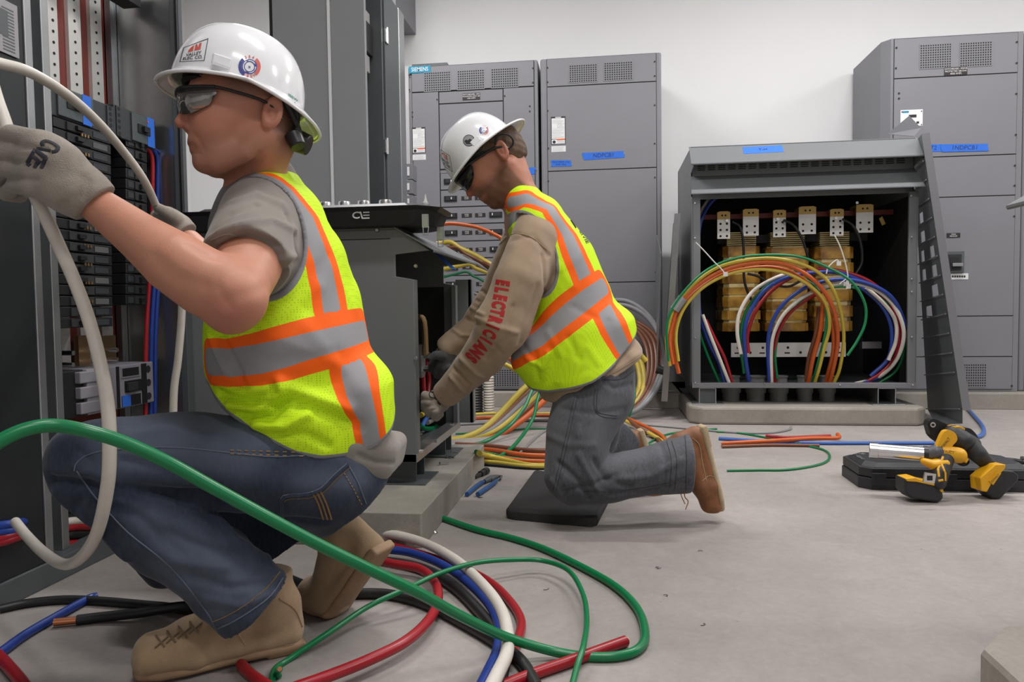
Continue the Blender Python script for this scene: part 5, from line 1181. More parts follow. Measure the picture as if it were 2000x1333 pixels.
M['leather'] = mat('brown_leather', (.23, .09, .035, 1), .6, bump=.4, bscale=120, var=.3, vscale=16); M['crepe'] = mat('crepe_sole', (.42, .32, .2, 1), .8, bump=.4, bscale=90, var=.12)
M['hat'] = mat('white_hard_hat', (.80, .80, .82, 1), .16, coat=.5, spec=.5); M['gold'] = mat('gold_stitch', (.35, .2, .07, 1), .7); M['palestitch'] = mat('pale_stitch', (.11, .13, .18, 1), .8)
M['lens'] = mat('smoke_lens', (.26, .25, .235, 1), .08, .8, spec=1); M['dlens'] = mat('black_lens', (.006, .006, .007, 1), .12)
M['print'] = mat('black_print', (.03, .03, .04, 1), .8); M['redprint'] = mat('red_print', (.45, .02, .025, 1), .8); M['stickerblue'] = mat('sticker_blue', (.03, .045, .25, 1), .5); M['stickred'] = mat('sticker_red', (.6, .12, .09, 1), .5)
M['eye'] = mat('eye_white', (.7, .68, .65, 1), .2)

def grid(x0, y0, x1, y1, d0, d1, res, more=()):
    A = np.array([J(x, y, d) for x in (x0, x1) for y in (y0, y1) for d in (d0, d1)]+list(more)); return SDF(A.min(0), A.max(0), res)
class Frame:
    def __init__(s, o, x, z, sc=1.0):
        s.o = Vector(o); s.x = Vector(x).normalized(); z = Vector(z); s.z = (z-s.x*z.dot(s.x)).normalized(); s.y = s.z.cross(s.x); s.sc = sc
    def p(s, x, y, z): return s.o+(s.x*x+s.y*y+s.z*z)*s.sc
    def ax(s, rx=0, ry=0):
        return (s.x, s.y, s.z)
def add_head(sd, F):
    """F.x = towards the face, F.y = the person's left, F.z = up, origin at the ear canals"""
    s = F.sc; E = lambda c, r, k=.02, op='u', ax=None: sd.ell(F.p(*c), [q*s for q in r], ax or F.ax(), k*s, op)
    C = lambda ns, k=.012, op='u', lat=None: sd.chain([(F.p(*n[0]), n[1]*s) + ((n[2],) if len(n) > 2 else ()) for n in ns], k*s, lat or F.y, op)
    E((.019, 0, .055), (.104, .078, .098), .01)
    E((.072, 0, .0), (.062, .060, .088), .03)
    E((.088, 0, -.045), (.036, .042, .045), .02)
    for y in (-1, 1):
        C([((.0, .058*y, -.035), .018), ((.035, .05*y, -.068), .017), ((.082, .022*y, -.088), .018)], .03)
        E((.088, .034*y, -.012), (.032, .026, .03), .02)            # cheek
        C([((.118, .01*y, .044), .012), ((.112, .042*y, .046), .013)], .015)     # brow
        E((.125, .031*y, .024), (.017, .02, .0125), .008, 's')       # socket
        E((.128, .0115*y, -.019), (.011, .007, .0085), .006)       # nostril wing
    E((.107, 0, -.084), (.019, .024, .018), .016)                    # chin
    C([((.123, 0, .036), .009), ((.134, 0, .012), .0095), ((.1435, 0, -.008), .0105)], .010)
    E((.1445, 0, -.012), (.0095, .0105, .009), .006)                  # nose tip
    C([((.116, .025, -.049), .006), ((.1250, .010, -.0455), .0075), ((.1250, -.010, -.0455), .0075), ((.116, -.025, -.049), .006)], .010)
    C([((.114, .022, -.0560), .006), ((.1215, .008, -.0598), .0085), ((.1215, -.008, -.0598), .0085), ((.114, -.022, -.0560), .006)], .006)
    for y in (-1, 1): E((.131, .0075*y, -.0255), (.005, .0032, .003), .002, 's')
    E((.110, 0, -.070), (.012, .02, .012), .01)
    for y in (-1, 1):                                                   # ears
        o = F.p(-.012, .0825*y, .004); fx = (F.x*.93+F.z*.28-F.y*y*.22).normalized(); fz = (F.z*.96-F.x*.22).normalized(); fy = fz.cross(fx).normalized(); fz = fx.cross(fy)
        sd.ell(o, (.019*s, .0105*s, .033*s), (fx, fy, fz), .004*s)
        o2 = o+F.y*(y*.0125*s)+fx*(.003*s); sd.ell(o2, (.0125*s, .0105*s, .023*s), (fx, fy, fz), .004*s, 's')
        sd.ell(o+fx*(.001*s)-fz*(.003*s)+F.y*(y*.002*s), (.0045*s, .0045*s, .011*s), (fx, fy, fz), .003*s)
        sd.ell(o-fz*(.025*s)+fx*(.004*s), (.0085*s, .0055*s, .009*s), (fx, fy, fz), .005*s)
def head_attrs(ob, vs, F, stub, extra_flush=()):
    q = (vs-np.array(F.o))/F.sc; x, y, z = q@np.array(F.x), q@np.array(F.y), q@np.array(F.z)
    g = lambda cx, cy, cz, rx, ry, rz: np.exp(-(((x-cx)/rx)**2+((np.abs(y)-cy)/ry)**2+((z-cz)/rz)**2))
    fl = 1.0*g(.125, 0, -.052, .02, .024, .0095)+.5*g(.14, 0, -.012, .02, .02, .018)+.45*g(0, .082, .0, .03, .02, .035)+.35*g(.09, .045, -.01, .03, .03, .03)
    for P, r, a in extra_flush:
        fl = fl+a*np.exp(-(np.linalg.norm(vs-np.array(P), axis=1)/r)**2)
    attr(ob, 'flush', np.clip(fl, 0, 1)); attr(ob, 'stubble', np.clip(stub(x, y, z), 0, 1))
def hard_hat(F, parent, name='hard_hat', fb=.028, bb=.045, sb=.028, H=.128, drop_b=.03, drop_f=.012, slot=.005):
    A, B = .122, .104; NU, b = 96, MB(); prof = []
    for t in np.linspace(0, 1, 9): prof.append(('brim', t))
    for t in np.linspace(0.04, 1, 18): prof.append(('dome', t))
    vs = []
    for kind, t in prof:
        for j in range(NU):
            a = 2*math.pi*j/NU; ca, sa = math.cos(a), math.sin(a); back = max(0, -ca); front = max(0, ca)
            if kind == 'brim':
                ext = (sb*(1-abs(ca))+front*fb+back*bb)*(1-t); dr = (drop_f*front+drop_b*back+.004)*(1-t)**1.2
                x, y, z = ca*(A+ext), sa*(B+ext), -dr+(.002*math.sin(t*3.14))
            else:
                th = t*math.pi/2; r = math.cos(th)**.72 if t < 1 else 0; z = H*math.sin(th)**1.0
                x, y = ca*A*r, sa*B*r
                # central crown ridge and two side ribs
                w_ = abs(y); z += .006*math.exp(-(w_/.016)**4)*min(1, t*1.6)+.0035*math.exp(-((w_-.045)/.010)**2)*min(1, t*1.2)*(1-t)
            vs.append(F.p(x, y, z))
    n = len(prof); fs = [(i*NU+j, i*NU+(j+1) % NU, (i+1)*NU+(j+1) % NU, (i+1)*NU+j) for i in range(n-1) for j in range(NU)]
    b.add(vs, fs); b.tube([F.p(math.cos(a)*(A+sb*(1-abs(math.cos(a)))+max(0, math.cos(a))*fb+max(0, -math.cos(a))*bb), math.sin(a)*(B+sb*(1-abs(math.cos(a)))+max(0, math.cos(a))*fb+max(0, -math.cos(a))*bb), -(drop_f*max(0, math.cos(a))+drop_b*max(0, -math.cos(a))+.004)) for a in np.linspace(0, 2*math.pi, 97)], .0022, 6)
    hat = b.build(name, M['hat'], parent, smooth='all', solid=.0025)
    for s in (-1, 1):
        k = MB(); k.obox(F.p(slot, s*(B-.0035), .022), (F.x*.016), (F.y*.005), (F.z*.010)); k.build('accessory_slot', M['hat'], hat, bevel=.003)
    h = MB(); P = [F.p(math.cos(a)*.098, math.sin(a)*.082, -.004+.012*max(0, math.cos(a))-.006*max(0, -math.cos(a))) for a in np.linspace(0, 2*math.pi, 49)]
    for d in (-.009, 0, .009): h.tube([p+F.z*d for p in P], .005, 6)
    h.build('head_band', M['blackm'], hat, smooth=True)
    return hat
def boot(nm, F, parent, mU, mS, bend=0, shaft=.14, relax=2):
    """local: x toe, z up, sole at z=0; bend rotates everything behind the ball of the foot"""
    s = F.sc; bx = .11; ca, sa = math.cos(bend), math.sin(bend)
    def L(x, y, z):
        if x < bx and bend:
            dx, dz = x-bx, z-.02; x, z = bx+dx*ca+dz*sa, .02-dx*sa+dz*ca
        return F.p(x, y, z)
    pts = [L(x, 0, z) for x in (-.12, .22) for z in (-.03, .25)]; A = np.array(pts); m = .09*s
    sd = SDF(A.min(0)-m, A.max(0)+m, .0035)
    N = lambda ns, k, st=1.0: sd.chain([(L(*n[0]), n[1]*s, n[2] if len(n) > 2 else st) for n in ns], k*s, F.y)
    N([((.175, 0, .045), .034, 1.25), ((.13, 0, .05), .036, 1.28), ((bx, 0, .055), .037, 1.2)], .01)
    N([((bx-.001, 0, .055), .037, 1.2), ((.06, 0, .068), .043, 1.0), ((.0, 0, .085), .052, .85), ((-.028, 0, .10), .05, .85)], .02)
    N([((-.055, 0, .045), .038, 1.0), ((-.05, 0, .09), .036, 1.0)], .02)
    N([((-.02, 0, .09), .050, .9), ((-.022, 0, shaft), .052, .92)], .015)
    N([((-.06, 0, .03), .026, 1.4), ((.0, 0, .03), .024, 1.6), ((bx-.001, 0, .03), .026, 1.8)], .012); N([((bx, 0, .03), .026, 1.8), ((.185, 0, .032), .022, 1.8)], .012)
    top = L(-.02, 0, shaft+.01); up = (L(-.02, 0, .2)-L(-.02, 0, .1)).normalized(); o = np.array(top); u_ = np.array(up)
    sd.fn(lambda X: -((X[0]-o[0])*u_[0]+(X[1]-o[1])*u_[1]+(X[2]-o[2])*u_[2]), .004)
    ob, vs = organic(nm, sd, mU, parent, relax=relax, bump=(.0008, 60, 3))
    sd = SDF(A.min(0)-m, A.max(0)+m, .0035)
    N2 = lambda ns, k: sd.chain([(L(*n[0]), n[1]*s, n[2]) for n in ns], k*s, F.y)
    if bend: N2([((-.072, 0, .014), .0155, 2.5), ((-.03, 0, .014), .0155, 2.6), ((.05, 0, .014), .015, 2.7), ((bx-.001, 0, .014), .015, 3.2)], .004); N2([((bx, 0, .014), .015, 3.2), ((.16, 0, .014), .015, 3.0), ((.19, 0, .016), .014, 2.3)], .006)
    else: N2([((-.072, 0, .014), .0155, 2.5), ((-.03, 0, .014), .0155, 2.6), ((.05, 0, .014), .015, 2.7), ((.12, 0, .014), .015, 3.2), ((.165, 0, .014), .015, 3.0), ((.195, 0, .016), .014, 2.3)], .006)
    sd.box(L(-.055, 0, .010), (.036*s, .036*s, .0105*s), (L(-.05, 0, 0).__sub__(L(-.06, 0, 0)).normalized(), F.y, up), .004, .004)
    so, _ = organic('boot_sole', sd, mS, ob, relax=1)
    return ob, so
def finger(sd, pts, r0=.0105, r1=.0085, k=.004):
    n = len(pts); sd.chain([(p, r0+(r1-r0)*i/(n-1)) for i, p in enumerate(pts)], k, pad=.01)
def clip_plane(sd, p, n, k=.003):
    """cut away everything on the side n points to"""
    p = np.array(p); n = np.array(Vector(n).normalized()); sd.fn(lambda X: -((X[0]-p[0])*n[0]+(X[1]-p[1])*n[1]+(X[2]-p[2])*n[2]), k)

# ---------------------------------------------------------------- worker 1, crouching at the switchboard
J = pd
LS, RS = J(500, 428, 1.40), J(470, 405, 1.72)
LAT1 = (LS-RS).normalized()                      # towards the camera = his left
hf = math.radians(27)
HX = (-CR*math.cos(hf)-CF*math.sin(hf)-CU*.03); HF1 = Frame(J(507, 244, 1.40), HX, CU+CR*.03, .955)
sd = grid(170, 90, 720, 900, 1.12, 1.8, .0027, [J(330, 400, 2.05), J(330, 500, 2.05)])
add_head(sd, HF1)
sd.chain([(HF1.p(-.012, 0, -.03), .054), (J(497, 330, 1.44), .055), (J(512, 400, 1.50), .066)], .03, HF1.y)
sd.chain([(J(520, 420, 1.5), .09, 1.3), (J(560, 600, 1.5), .10, 1.3), (J(610, 800, 1.5), .10, 1.3)], .03, LAT1)          # trunk inside the clothes
sd.chain([(J(505, 425, 1.42), .060), (J(488, 510, 1.29), .058), (J(458, 583, 1.185), .046)], .03)
sd.chain([(J(455, 586, 1.18), .045), (J(402, 552, 1.165), .054), (J(342, 513, 1.165), .050), (J(270, 460, 1.175), .038), (J(188, 399, 1.19), .029)], .03)
sd.ell(J(448, 616, 1.185), (.026, .026, .024), k=.025)
sd.chain([(J(468, 410, 1.70), .055), (J(445, 560, 1.76), .045), (J(372, 472, 1.95), .030)], .03)
body1, vs = organic('person', sd, M['skin1'], None, relax=1, origin=pz(560, 1180), wr=[(crv((383, 268), (392, 280), (398, 292), n=3), -.0012, .005), (crv((374, 299), (385, 300), (392, 301), n=3), -.0014, .0028), ([(430, 505), (405, 500), (370, 480)], -.002, .008), ([(300, 500), (345, 540), (400, 560)], -.0022, .012), ([(440, 590), (480, 575), (520, 560)], -.002, .012), ([(430, 565), (450, 600)], -.0015, .008), ([(505, 300), (470, 340), (450, 362)], -.0025, .006), ([(520, 305), (500, 350)], .0015, .008)])
tag(body1, 'crouching worker in orange and lime vest, white hard hat and blue jeans feeding a cable', 'person')
def stub1(x, y, z):
    sg = lambda v, w_=.007: 1/(1+np.exp(-np.clip(v/w_, -30, 30)))
    h = .8*np.maximum.reduce([sg(z-.036)*sg(.062+.35*(z-.03)-x), sg(-.026-x)*sg(z+.062, .012), sg(.010-x)*sg(z-.018)])
    beard = np.clip((-.025-z)/.03, 0, 1)*np.clip((x+.01)/.03, 0, 1)*.28*(z > -.11)
    return np.where((np.abs(y) > .074) & (x > -.03) & (x < .02) & (z < .036) & (z > -.035), 0, np.maximum(h*(x < .1), beard))
head_attrs(body1, vs, HF1, stub1, [(J(448, 625, 1.15), .045, .5)])
print('person verts', len(vs))
for s in (-1, 1):
    e = MB(); c = HF1.p(.1085, .031*s, .0235); e.lathe([(.0125*math.sin(a), -.0125*math.cos(a)) for a in np.linspace(0, math.pi, 9)], c, HF1.x, 16); e.lathe([(0, .0128), (.0055, .0118)], c, HF1.x, 16, 1)
    e.build('eye', [M['eye'], mat('iris', (.08, .05, .03, 1), .2)], body1, smooth=True)

# jeans
sd = grid(80, 780, 790, 1270, 1.18, 1.78, .0048)
sd.chain([(J(650, 880, 1.50), .118, 1.15), (J(655, 930, 1.50), .118, 1.2)], .03, LAT1)
sd.chain([(J(645, 925, 1.43), .100), (J(520, 912, 1.385), .094), (J(350, 893, 1.335), .082), (J(182, 900, 1.285), .070)], .04)
sd.chain([(J(175, 908, 1.285), .070), (J(235, 965, 1.30), .073), (J(330, 1040, 1.32), .077), (J(430, 1120, 1.35), .072), (J(500, 1180, 1.38), .078)], .012)
sd.chain([(J(650, 935, 1.60), .10), (J(480, 1010, 1.66), .08), (J(330, 1085, 1.66), .068)], .03)
sd.chain([(J(330, 1088, 1.66), .068), (J(500, 1060, 1.62), .066), (J(642, 1068, 1.56), .068)], .012)
clip_plane(sd, J(491, 1192, 1.37), (J(491, 1192, 1.37)-J(400, 1110, 1.34)), .002)
r0 = J(648, 1066, 1.555); clip_plane_n = (J(648, 1066, 1.555)-J(560, 1050, 1.6)).normalized()
jw = [([(560, 830), (640, 850), (720, 860)], .004, .01), ([(250, 850), (330, 840), (420, 850)], .003, .012), ([(97, 940), (180, 945), (260, 960), (380, 968), (430, 990)], -0.015, 0.0112), ([(150, 915), (230, 950), (330, 985)], 0.009, 0.0112), ([(145, 1010), (170, 950), (175, 900), (150, 880)], -0.006, 0.008),
      ([(330, 1040), (370, 1060), (420, 1075), (470, 1080)], -0.0075, 0.0096), ([(300, 1070), (360, 1100), (440, 1110)], 0.0075, 0.0112), ([(420, 1010), (460, 1060), (520, 1090)], 0.009, 0.0112), ([(240, 900), (330, 915), (420, 950)], -0.006, 0.0112),
      ([(380, 1130), (450, 1150), (520, 1140)], -0.006, 0.008), ([(400, 1170), (470, 1185), (530, 1160)], 0.006, 0.008), ([(420, 990), (520, 1012), (640, 1020)], -0.006, 0.008), ([(540, 860), (620, 880), (700, 890)], -0.006, 0.0096), ([(110, 960), (170, 1020), (250, 1090)], 0.006, 0.0096), ([(200, 990), (270, 1010), (350, 1080)], -0.006, 0.0096)]
jeans, vs = organic('jeans', sd, M['denim'], body1, jw, 1, bump=(.0022, 42, 5))
bj = bvh_of(jeans)
wl = [surf_line(bj, p, 4)[0] for p in ([(250, 838), (400, 830), (520, 850)], [(200, 900), (330, 880), (480, 900)], [(290, 1020), (400, 1080), (500, 1150)], [(600, 950), (700, 930)], [(330, 1110), (430, 1190)])]
wv = np.zeros(len(vs))
for q in wl:
    if len(q) > 1: wv += .5*np.exp(-(polydist(vs, q)/.035)**2)
attr(jeans, 'wear', np.clip(wv, 0, .8))
def seam(bvh, pix, parent, m, r=.0011, name='seam', off=.0006, sub=6, flat=False):
    P = on_surface(bvh, pix, off, sub)
    if len(P) < 2: return
    b = MB(); b.tube(P, r, 5); return b.build(name, m, parent, smooth=True)
def stitches(bvh, pix, parent, m, r=.0011, name='stitching'):
    P = on_surface(bvh, pix, .0008, 10); b = MB()
    for i in range(0, len(P)-1, 2): b.tube([P[i], P[i+1]], r, 4)
    if len(P) > 2: return b.build(name, m, parent)
seam(bj, crv((145, 920), (150, 905), (175, 888), (230, 878), (350, 875), (520, 892), (600, 890)), jeans, M['palestitch'], .0012)
seam(bj, crv((150, 920), (185, 970), (250, 1040), (330, 1105), (400, 1190), (425, 1235)), jeans, M['palestitch'], .0014)
for d in (0, 7): stitches(bj, [(450, 880+d), (520, 882+d), (600, 885+d)], jeans, M['gold'])
pocket = crv((680, 908), (655, 930), (630, 955), (600, 966), (556, 970), (552, 990), (552, 1010), n=3)
seam(bj, pocket, jeans, M['denim'], .0035, 'pocket_edge'); stitches(bj, [(x+2, y+7) for x, y in pocket], jeans, M['gold'], .0009); seam(bj, [(x-3, y-2) for x, y in pocket], jeans, M['palestitch'], .0011)
seam(bj, [(680, 908), (700, 945), (715, 985)], jeans, M['palestitch'], .0012); stitches(bj, [(672, 925), (690, 955), (708, 990)], jeans, M['gold'], .0009)
for d in (-8, 0, 8): stitches(bj, crv((618+d, 960), (630+d, 985), (640+d, 1015), n=4), jeans, M['gold'], .0017)
hem = crv((552, 1130), (530, 1162), (495, 1190), (455, 1215), (425, 1228)); seam(bj, hem, jeans, M['palestitch'], .0016)
hem2 = crv((546, 1118), (520, 1150), (485, 1178), (445, 1202), (415, 1215)); stitches(bj, hem2, jeans, M['gold'], .001)

# tee shirt and vest share the trunk shape
def trunk1(sd, g, hem=0):
    sd.chain([(J(532, 395, 1.50), .070+g, 1.7), (J(527, 455, 1.50), .117+g, 1.45), (J(545, 530, 1.50), .138+g, 1.28), (J(556, 610, 1.50), .155+g, 1.15), (J(566, 700, 1.50), .163+g, 1.12), (J(602, 780, 1.50), .152+g, 1.15), (J(645, 835, 1.50), .122+g, 1.3)], .03, LAT1)
    sd.chain([(J(512, 400, 1.40), .056+g), (J(482, 385, 1.68), .056+g)], .04)
    sd.chain([(J(540, 365, 1.53), .045+g, 1.4), (J(545, 410, 1.53), .07+g, 1.4)], .03, LAT1)
sd = grid(380, 300, 800, 960, 1.16, 1.85, .0045); trunk1(sd, -.010)
sd.chain([(J(506, 426, 1.40), .071), (J(492, 475, 1.33), .077), (J(477, 530, 1.25), .074)], .03)
hp = J(476, 516, 1.275); clip_plane(sd, hp, (J(470, 540, 1.24)-J(492, 470, 1.32)), .003)
sd.chain([(J(690, 865, 1.47), .07, 1.5)], .02, LAT1); sd.box(J(728, 885, 1.47), (.052, .085, .040), ((CR*.97-CU*.2).normalized(), LAT1, (CU*.97+CR*.2).normalized()), .022, .03)
for y0 in (1,): sd.chain([(J(520, 350, 1.50), .058, 1.15)], .02, HF1.y)
tw = [([(430, 470), (470, 440), (530, 430), (575, 450)], 0.006, 0.0085), ([(415, 450), (450, 420), (500, 400)], -0.0045, 0.00765), ([(440, 478), (490, 462), (545, 480)], -0.006, 0.00765), ([(450, 395), (500, 380), (550, 400)], 0.0045, 0.0102), ([(500, 500), (540, 510), (575, 500)], 0.006, 0.00765), ([(520, 530), (560, 530), (578, 510)], -0.006, 0.0068), ([(560, 420), (575, 460), (578, 500)], -0.0045, 0.0068),
      ([(700, 890), (735, 905), (770, 905)], -0.0045, 0.00425)]
tee, vs = organic('t_shirt', sd, M['tee'], body1, tw, 1, bump=(.0008, 55, 2))
bt = bvh_of(tee); seam(bt, crv((412, 470), (450, 458), (500, 478), (540, 530), (548, 548)), tee, M['tee'], .0016, 'sleeve_seam')

sd = grid(380, 300, 800, 920, 1.22, 1.85, .0042); trunk1(sd, 0)
sd.chain([(J(560, 700, 1.45), .14), (J(520, 790, 1.42), .09), (J(600, 840, 1.42), .10)], .04)        # loose front hem
sd.chain([(J(700, 760, 1.46), .07, 1.6), (J(725, 850, 1.47), .045, 2.6)], .03, LAT1)
# armhole
SX = Vector((0, 0, 1)).cross(LAT1).normalized(); SZ = LAT1.cross(SX)*-1; SZ = SZ if SZ.z > 0 else -SZ
ac = J(500, 458, 1.38); R1, R2 = .080, .104; acn = np.array(ac); la = np.array(LAT1); sx, sz = np.array(SX), np.array(SZ); tcn = np.array(J(520, 450, 1.50))
def arm_d(X, Y, Z):
    x, y, z = X-acn[0], Y-acn[1], Z-acn[2]; u = x*sx[0]+y*sx[1]+z*sx[2]; v = x*sz[0]+y*sz[1]+z*sz[2]; q = np.sqrt((u/R1)**2+(v/R2)**2); return (q-1)*min(R1, R2)
sd.fn(lambda X: np.maximum(arm_d(*X), .085-np.abs((X[0]-tcn[0])*la[0]+(X[1]-tcn[1])*la[1]+(X[2]-tcn[2])*la[2])), .003)
# bottom edge of the vest
be = [(395, 752), (415, 772), (440, 795), (480, 822), (530, 848), (570, 868), (620, 881), (680, 884), (720, 876), (768, 850), (800, 830)]
bu = [(J(x, y, 1.38)-ac) for x, y in be]; uu = np.array([p.dot(SX) for p in bu]); vv = np.array([p.dot(SZ) for p in bu]); o_ = np.argsort(uu); uu, vv = uu[o_], vv[o_]
def hem_h(X, Y, Z):
    x, y, z = X-acn[0], Y-acn[1], Z-acn[2]; u = x*sx[0]+y*sx[1]+z*sx[2]; v = x*sz[0]+y*sz[1]+z*sz[2]; return v-np.interp(u, uu, vv).astype(np.float32)
sd.fn(lambda X: hem_h(*X), .003)
vw = [([(450, 790), (500, 800), (550, 770), (545, 745)], 0.0135, 0.0096), ([(430, 770), (480, 785), (540, 790)], -0.0108, 0.008), ([(470, 810), (530, 815), (560, 785)], -0.01215, 0.008), ([(500, 830), (560, 835), (600, 810)], 0.0108, 0.0096), ([(560, 755), (620, 780), (680, 800)], 0.00945, 0.0128), ([(580, 790), (640, 810), (700, 830)], -0.0081, 0.0112), ([(540, 850), (600, 850), (640, 870)], -0.00675, 0.008), ([(420, 745), (470, 765), (520, 760)], 0.0081, 0.008),
      ([(410, 650), (425, 690), (440, 720)], 0.0081, 0.008), ([(425, 640), (445, 680), (470, 730)], -0.00675, 0.0072), ([(640, 500), (620, 540), (600, 600)], -0.00405, 0.016), ([(620, 430), (650, 520), (690, 600)], 0.0027, 0.016), ([(480, 640), (560, 610), (620, 560)], 0.00405, 0.016), ([(600, 640), (650, 700), (700, 760)], 0.0027, 0.016), ([(520, 705), (600, 700), (660, 690)], -0.0027, 0.012), ([(455, 720), (480, 760)], -0.0054, 0.008)]
vest1, vs = organic('safety_vest', sd, M['vest'], body1, vw, 1, bump=(.001, 30, 8))
bv = bvh_of(vest1)
K = 1.37/1431
def bands(ob, vs, bvh, lines, K, lat, mid, edges, sub=5):
    """lines: pixel centrelines with orange and grey half widths in pixels"""
    do = np.full(len(vs), 9.0); dg = do.copy(); lat = np.array(lat); mid = np.array(mid)
    for L, far in lines:
        P, W1 = surf_line(bvh, [(a[0], a[1], a[2]) for a in L], sub); _, W2 = surf_line(bvh, [(a[0], a[1], a[3]) for a in L], sub)
        if len(P) < 2: continue
        Q = [P] + ([[Vector(np.array(p)-2*((np.array(p)-mid)@lat)*lat) for p in P]] if far else [])
        for q in Q: do = np.minimum(do, polydist(vs, q, [w_*K for w_ in W1])); dg = np.minimum(dg, polydist(vs, q, [w_*K for w_ in W2]))
    return do, dg
belt = [(396, 706, 46, 27), (450, 709, 46, 27), (505, 702, 50, 28), (560, 689, 53, 27), (620, 672, 54, 25), (680, 656, 51, 23), (735, 640, 47, 21)]
stripe = [(508, 345, 18, 9), (560, 374, 32, 15), (600, 425, 36, 17), (625, 500, 40, 20), (642, 560, 42, 21), (650, 610, 42, 22)]
low = [(688, 712, 50, 25), (700, 765, 42, 24), (718, 820, 32, 18), (727, 870, 30, 16)]
# clip the upright stripes where they meet the belt
do, dg = bands(vest1, vs, bv, [(belt, True)], K, LAT1, J(560, 600, 1.5), 0); so_, sg_ = bands(vest1, vs, bv, [(stripe, True)], K, LAT1, J(560, 600, 1.5), 0); lo_, lg_ = bands(vest1, vs, bv, [(low, False)], K, LAT1, J(560, 600, 1.5), 0)
sg_ = np.where(do < 0, 9, sg_); lg_ = np.where(do < 0, 9, lg_)
attr(vest1, 'band_o', np.minimum(np.minimum(do, so_), lo_)); attr(vest1, 'band_g', np.minimum(np.minimum(dg, np.maximum(sg_, -do)), np.maximum(lg_, -do)))
ad = arm_d(vs[:, 0], vs[:, 1], vs[:, 2]); hh = hem_h(vs[:, 0], vs[:, 1], vs[:, 2])
attr(vest1, 'edge_g', np.minimum(np.maximum(ad-.007, -ad-.012), hh-.010)); attr(vest1, 'mesh_zone', np.maximum(-(hh-.05), -1.0)*0-1.0)

# gloves
def strokes(bvh, lines, r, m, parent, name):
    b = MB()
    for L in lines:
        P = on_surface(bvh, L, .0004, 5)
        if len(P) > 1:
            n = (CO-P[0]).normalized(); b.tube(P, r, 8, flat=n)
    return b.build(name, m, parent)
sd = grid(-60, 225, 235, 460, 1.08, 1.27, .0026)
PN = (J(110, 330, 1.1)-J(110, 330, 1.2)).normalized()
sd.chain([(J(192, 402, 1.188), .0375), (J(165, 378, 1.178), .039)], .02)
sd.chain([(J(165, 378, 1.175), .036, 1.0), (J(128, 345, 1.165), .038, .9), (J(95, 318, 1.155), .040, .8)], .02, PN)
sd.chain([(J(85, 285, 1.15), .022), (J(120, 315, 1.16), .030)], .02)
sd.chain([(J(72, 355, 1.15), .024), (J(120, 375, 1.16), .030)], .02)
kn = [((76, 276), (22, 262), (-8, 275), (10, 288)), ((62, 305), (10, 296), (-16, 312), (8, 322)), ((56, 338), (12, 330), (-8, 347), (18, 352)), ((62, 368), (28, 364), (12, 380), (40, 385))]
for i, (a, b_, c, d) in enumerate(kn):
    finger(sd, [J(*a, 1.142), J(*b_, 1.150+.004*i), J(*c, 1.185), J(*d, 1.20)], .0165-.001*i, .0125-.0008*i, .006)
sd.chain([(J(140, 345, 1.19), .020), (J(95, 300, 1.215), .017), (J(45, 285, 1.21), .0145), (J(28, 300, 1.20), .013)], .012)
clip_plane(sd, J(187, 399, 1.187), (J(215, 425, 1.19)-J(165, 378, 1.178)), .002)
gl, vs = organic('glove', sd, M['glove'], body1, [([(30, 285), (60, 288), (90, 292)], -.003, .005), ([(25, 318), (60, 320), (85, 322)], -.003, .005), ([(35, 350), (70, 352)], -.003, .005), ([(160, 345), (150, 380), (125, 405)], -.003, .008), ([(175, 355), (165, 395), (145, 420)], -.0025, .006)], 1, bump=(.0006, 90, 4))
bg = bvh_of(gl)
strokes(bg, [crv((101, 298), (110, 296), (114, 288), (104, 280), (90, 275), (82, 279), (84, 285), n=3), [(99, 296), (72, 291)], [(70, 292), (54, 319)], [(54, 319), (59, 324)], [(63, 305), (76, 314)], [(70, 294), (90, 308)], [(77, 313), (68, 329)], [(90, 308), (82, 330)], [(72, 296), (92, 312)]], .0032, M['print'], gl, 'glove_letters')
cf = on_surface(bg, crv((216, 378), (200, 398), (180, 418), (158, 434)), .001, 3)
if len(cf) > 2: b = MB(); b.tube(cf, .002, 6); b.build('cuff_edge', M['glove'], gl, smooth=True)
# right glove, reaching into the switchboard
sd = grid(280, 380, 395, 490, 1.88, 2.08, .003)
sd.chain([(J(366, 458, 1.965), .032), (J(350, 444, 1.97), .036, 1), (J(334, 432, 1.97), .034, 1)], .02, PN)
for i, (a, b_, c, d) in enumerate((((330, 414), (314, 410), (303, 420), (310, 430)), ((322, 425), (306, 422), (298, 432), (308, 440)), ((322, 436), (308, 436), (302, 446), (312, 450)), ((328, 446), (316, 448), (312, 456), (322, 458)))):
    finger(sd, [J(*a, 1.96), J(*b_, 1.965), J(*c, 1.99), J(*d, 2.005)], .014, .011, .005)
sd.chain([(J(345, 428, 1.94), .018), (J(325, 415, 1.925), .015), (J(307, 405, 1.93), .012)], .01)
clip_plane(sd, J(364, 457, 1.965), (J(372, 464, 1.965)-J(350, 444, 1.97)), .002)
gl2, _ = organic('glove', sd, M['glove'], body1, relax=1)

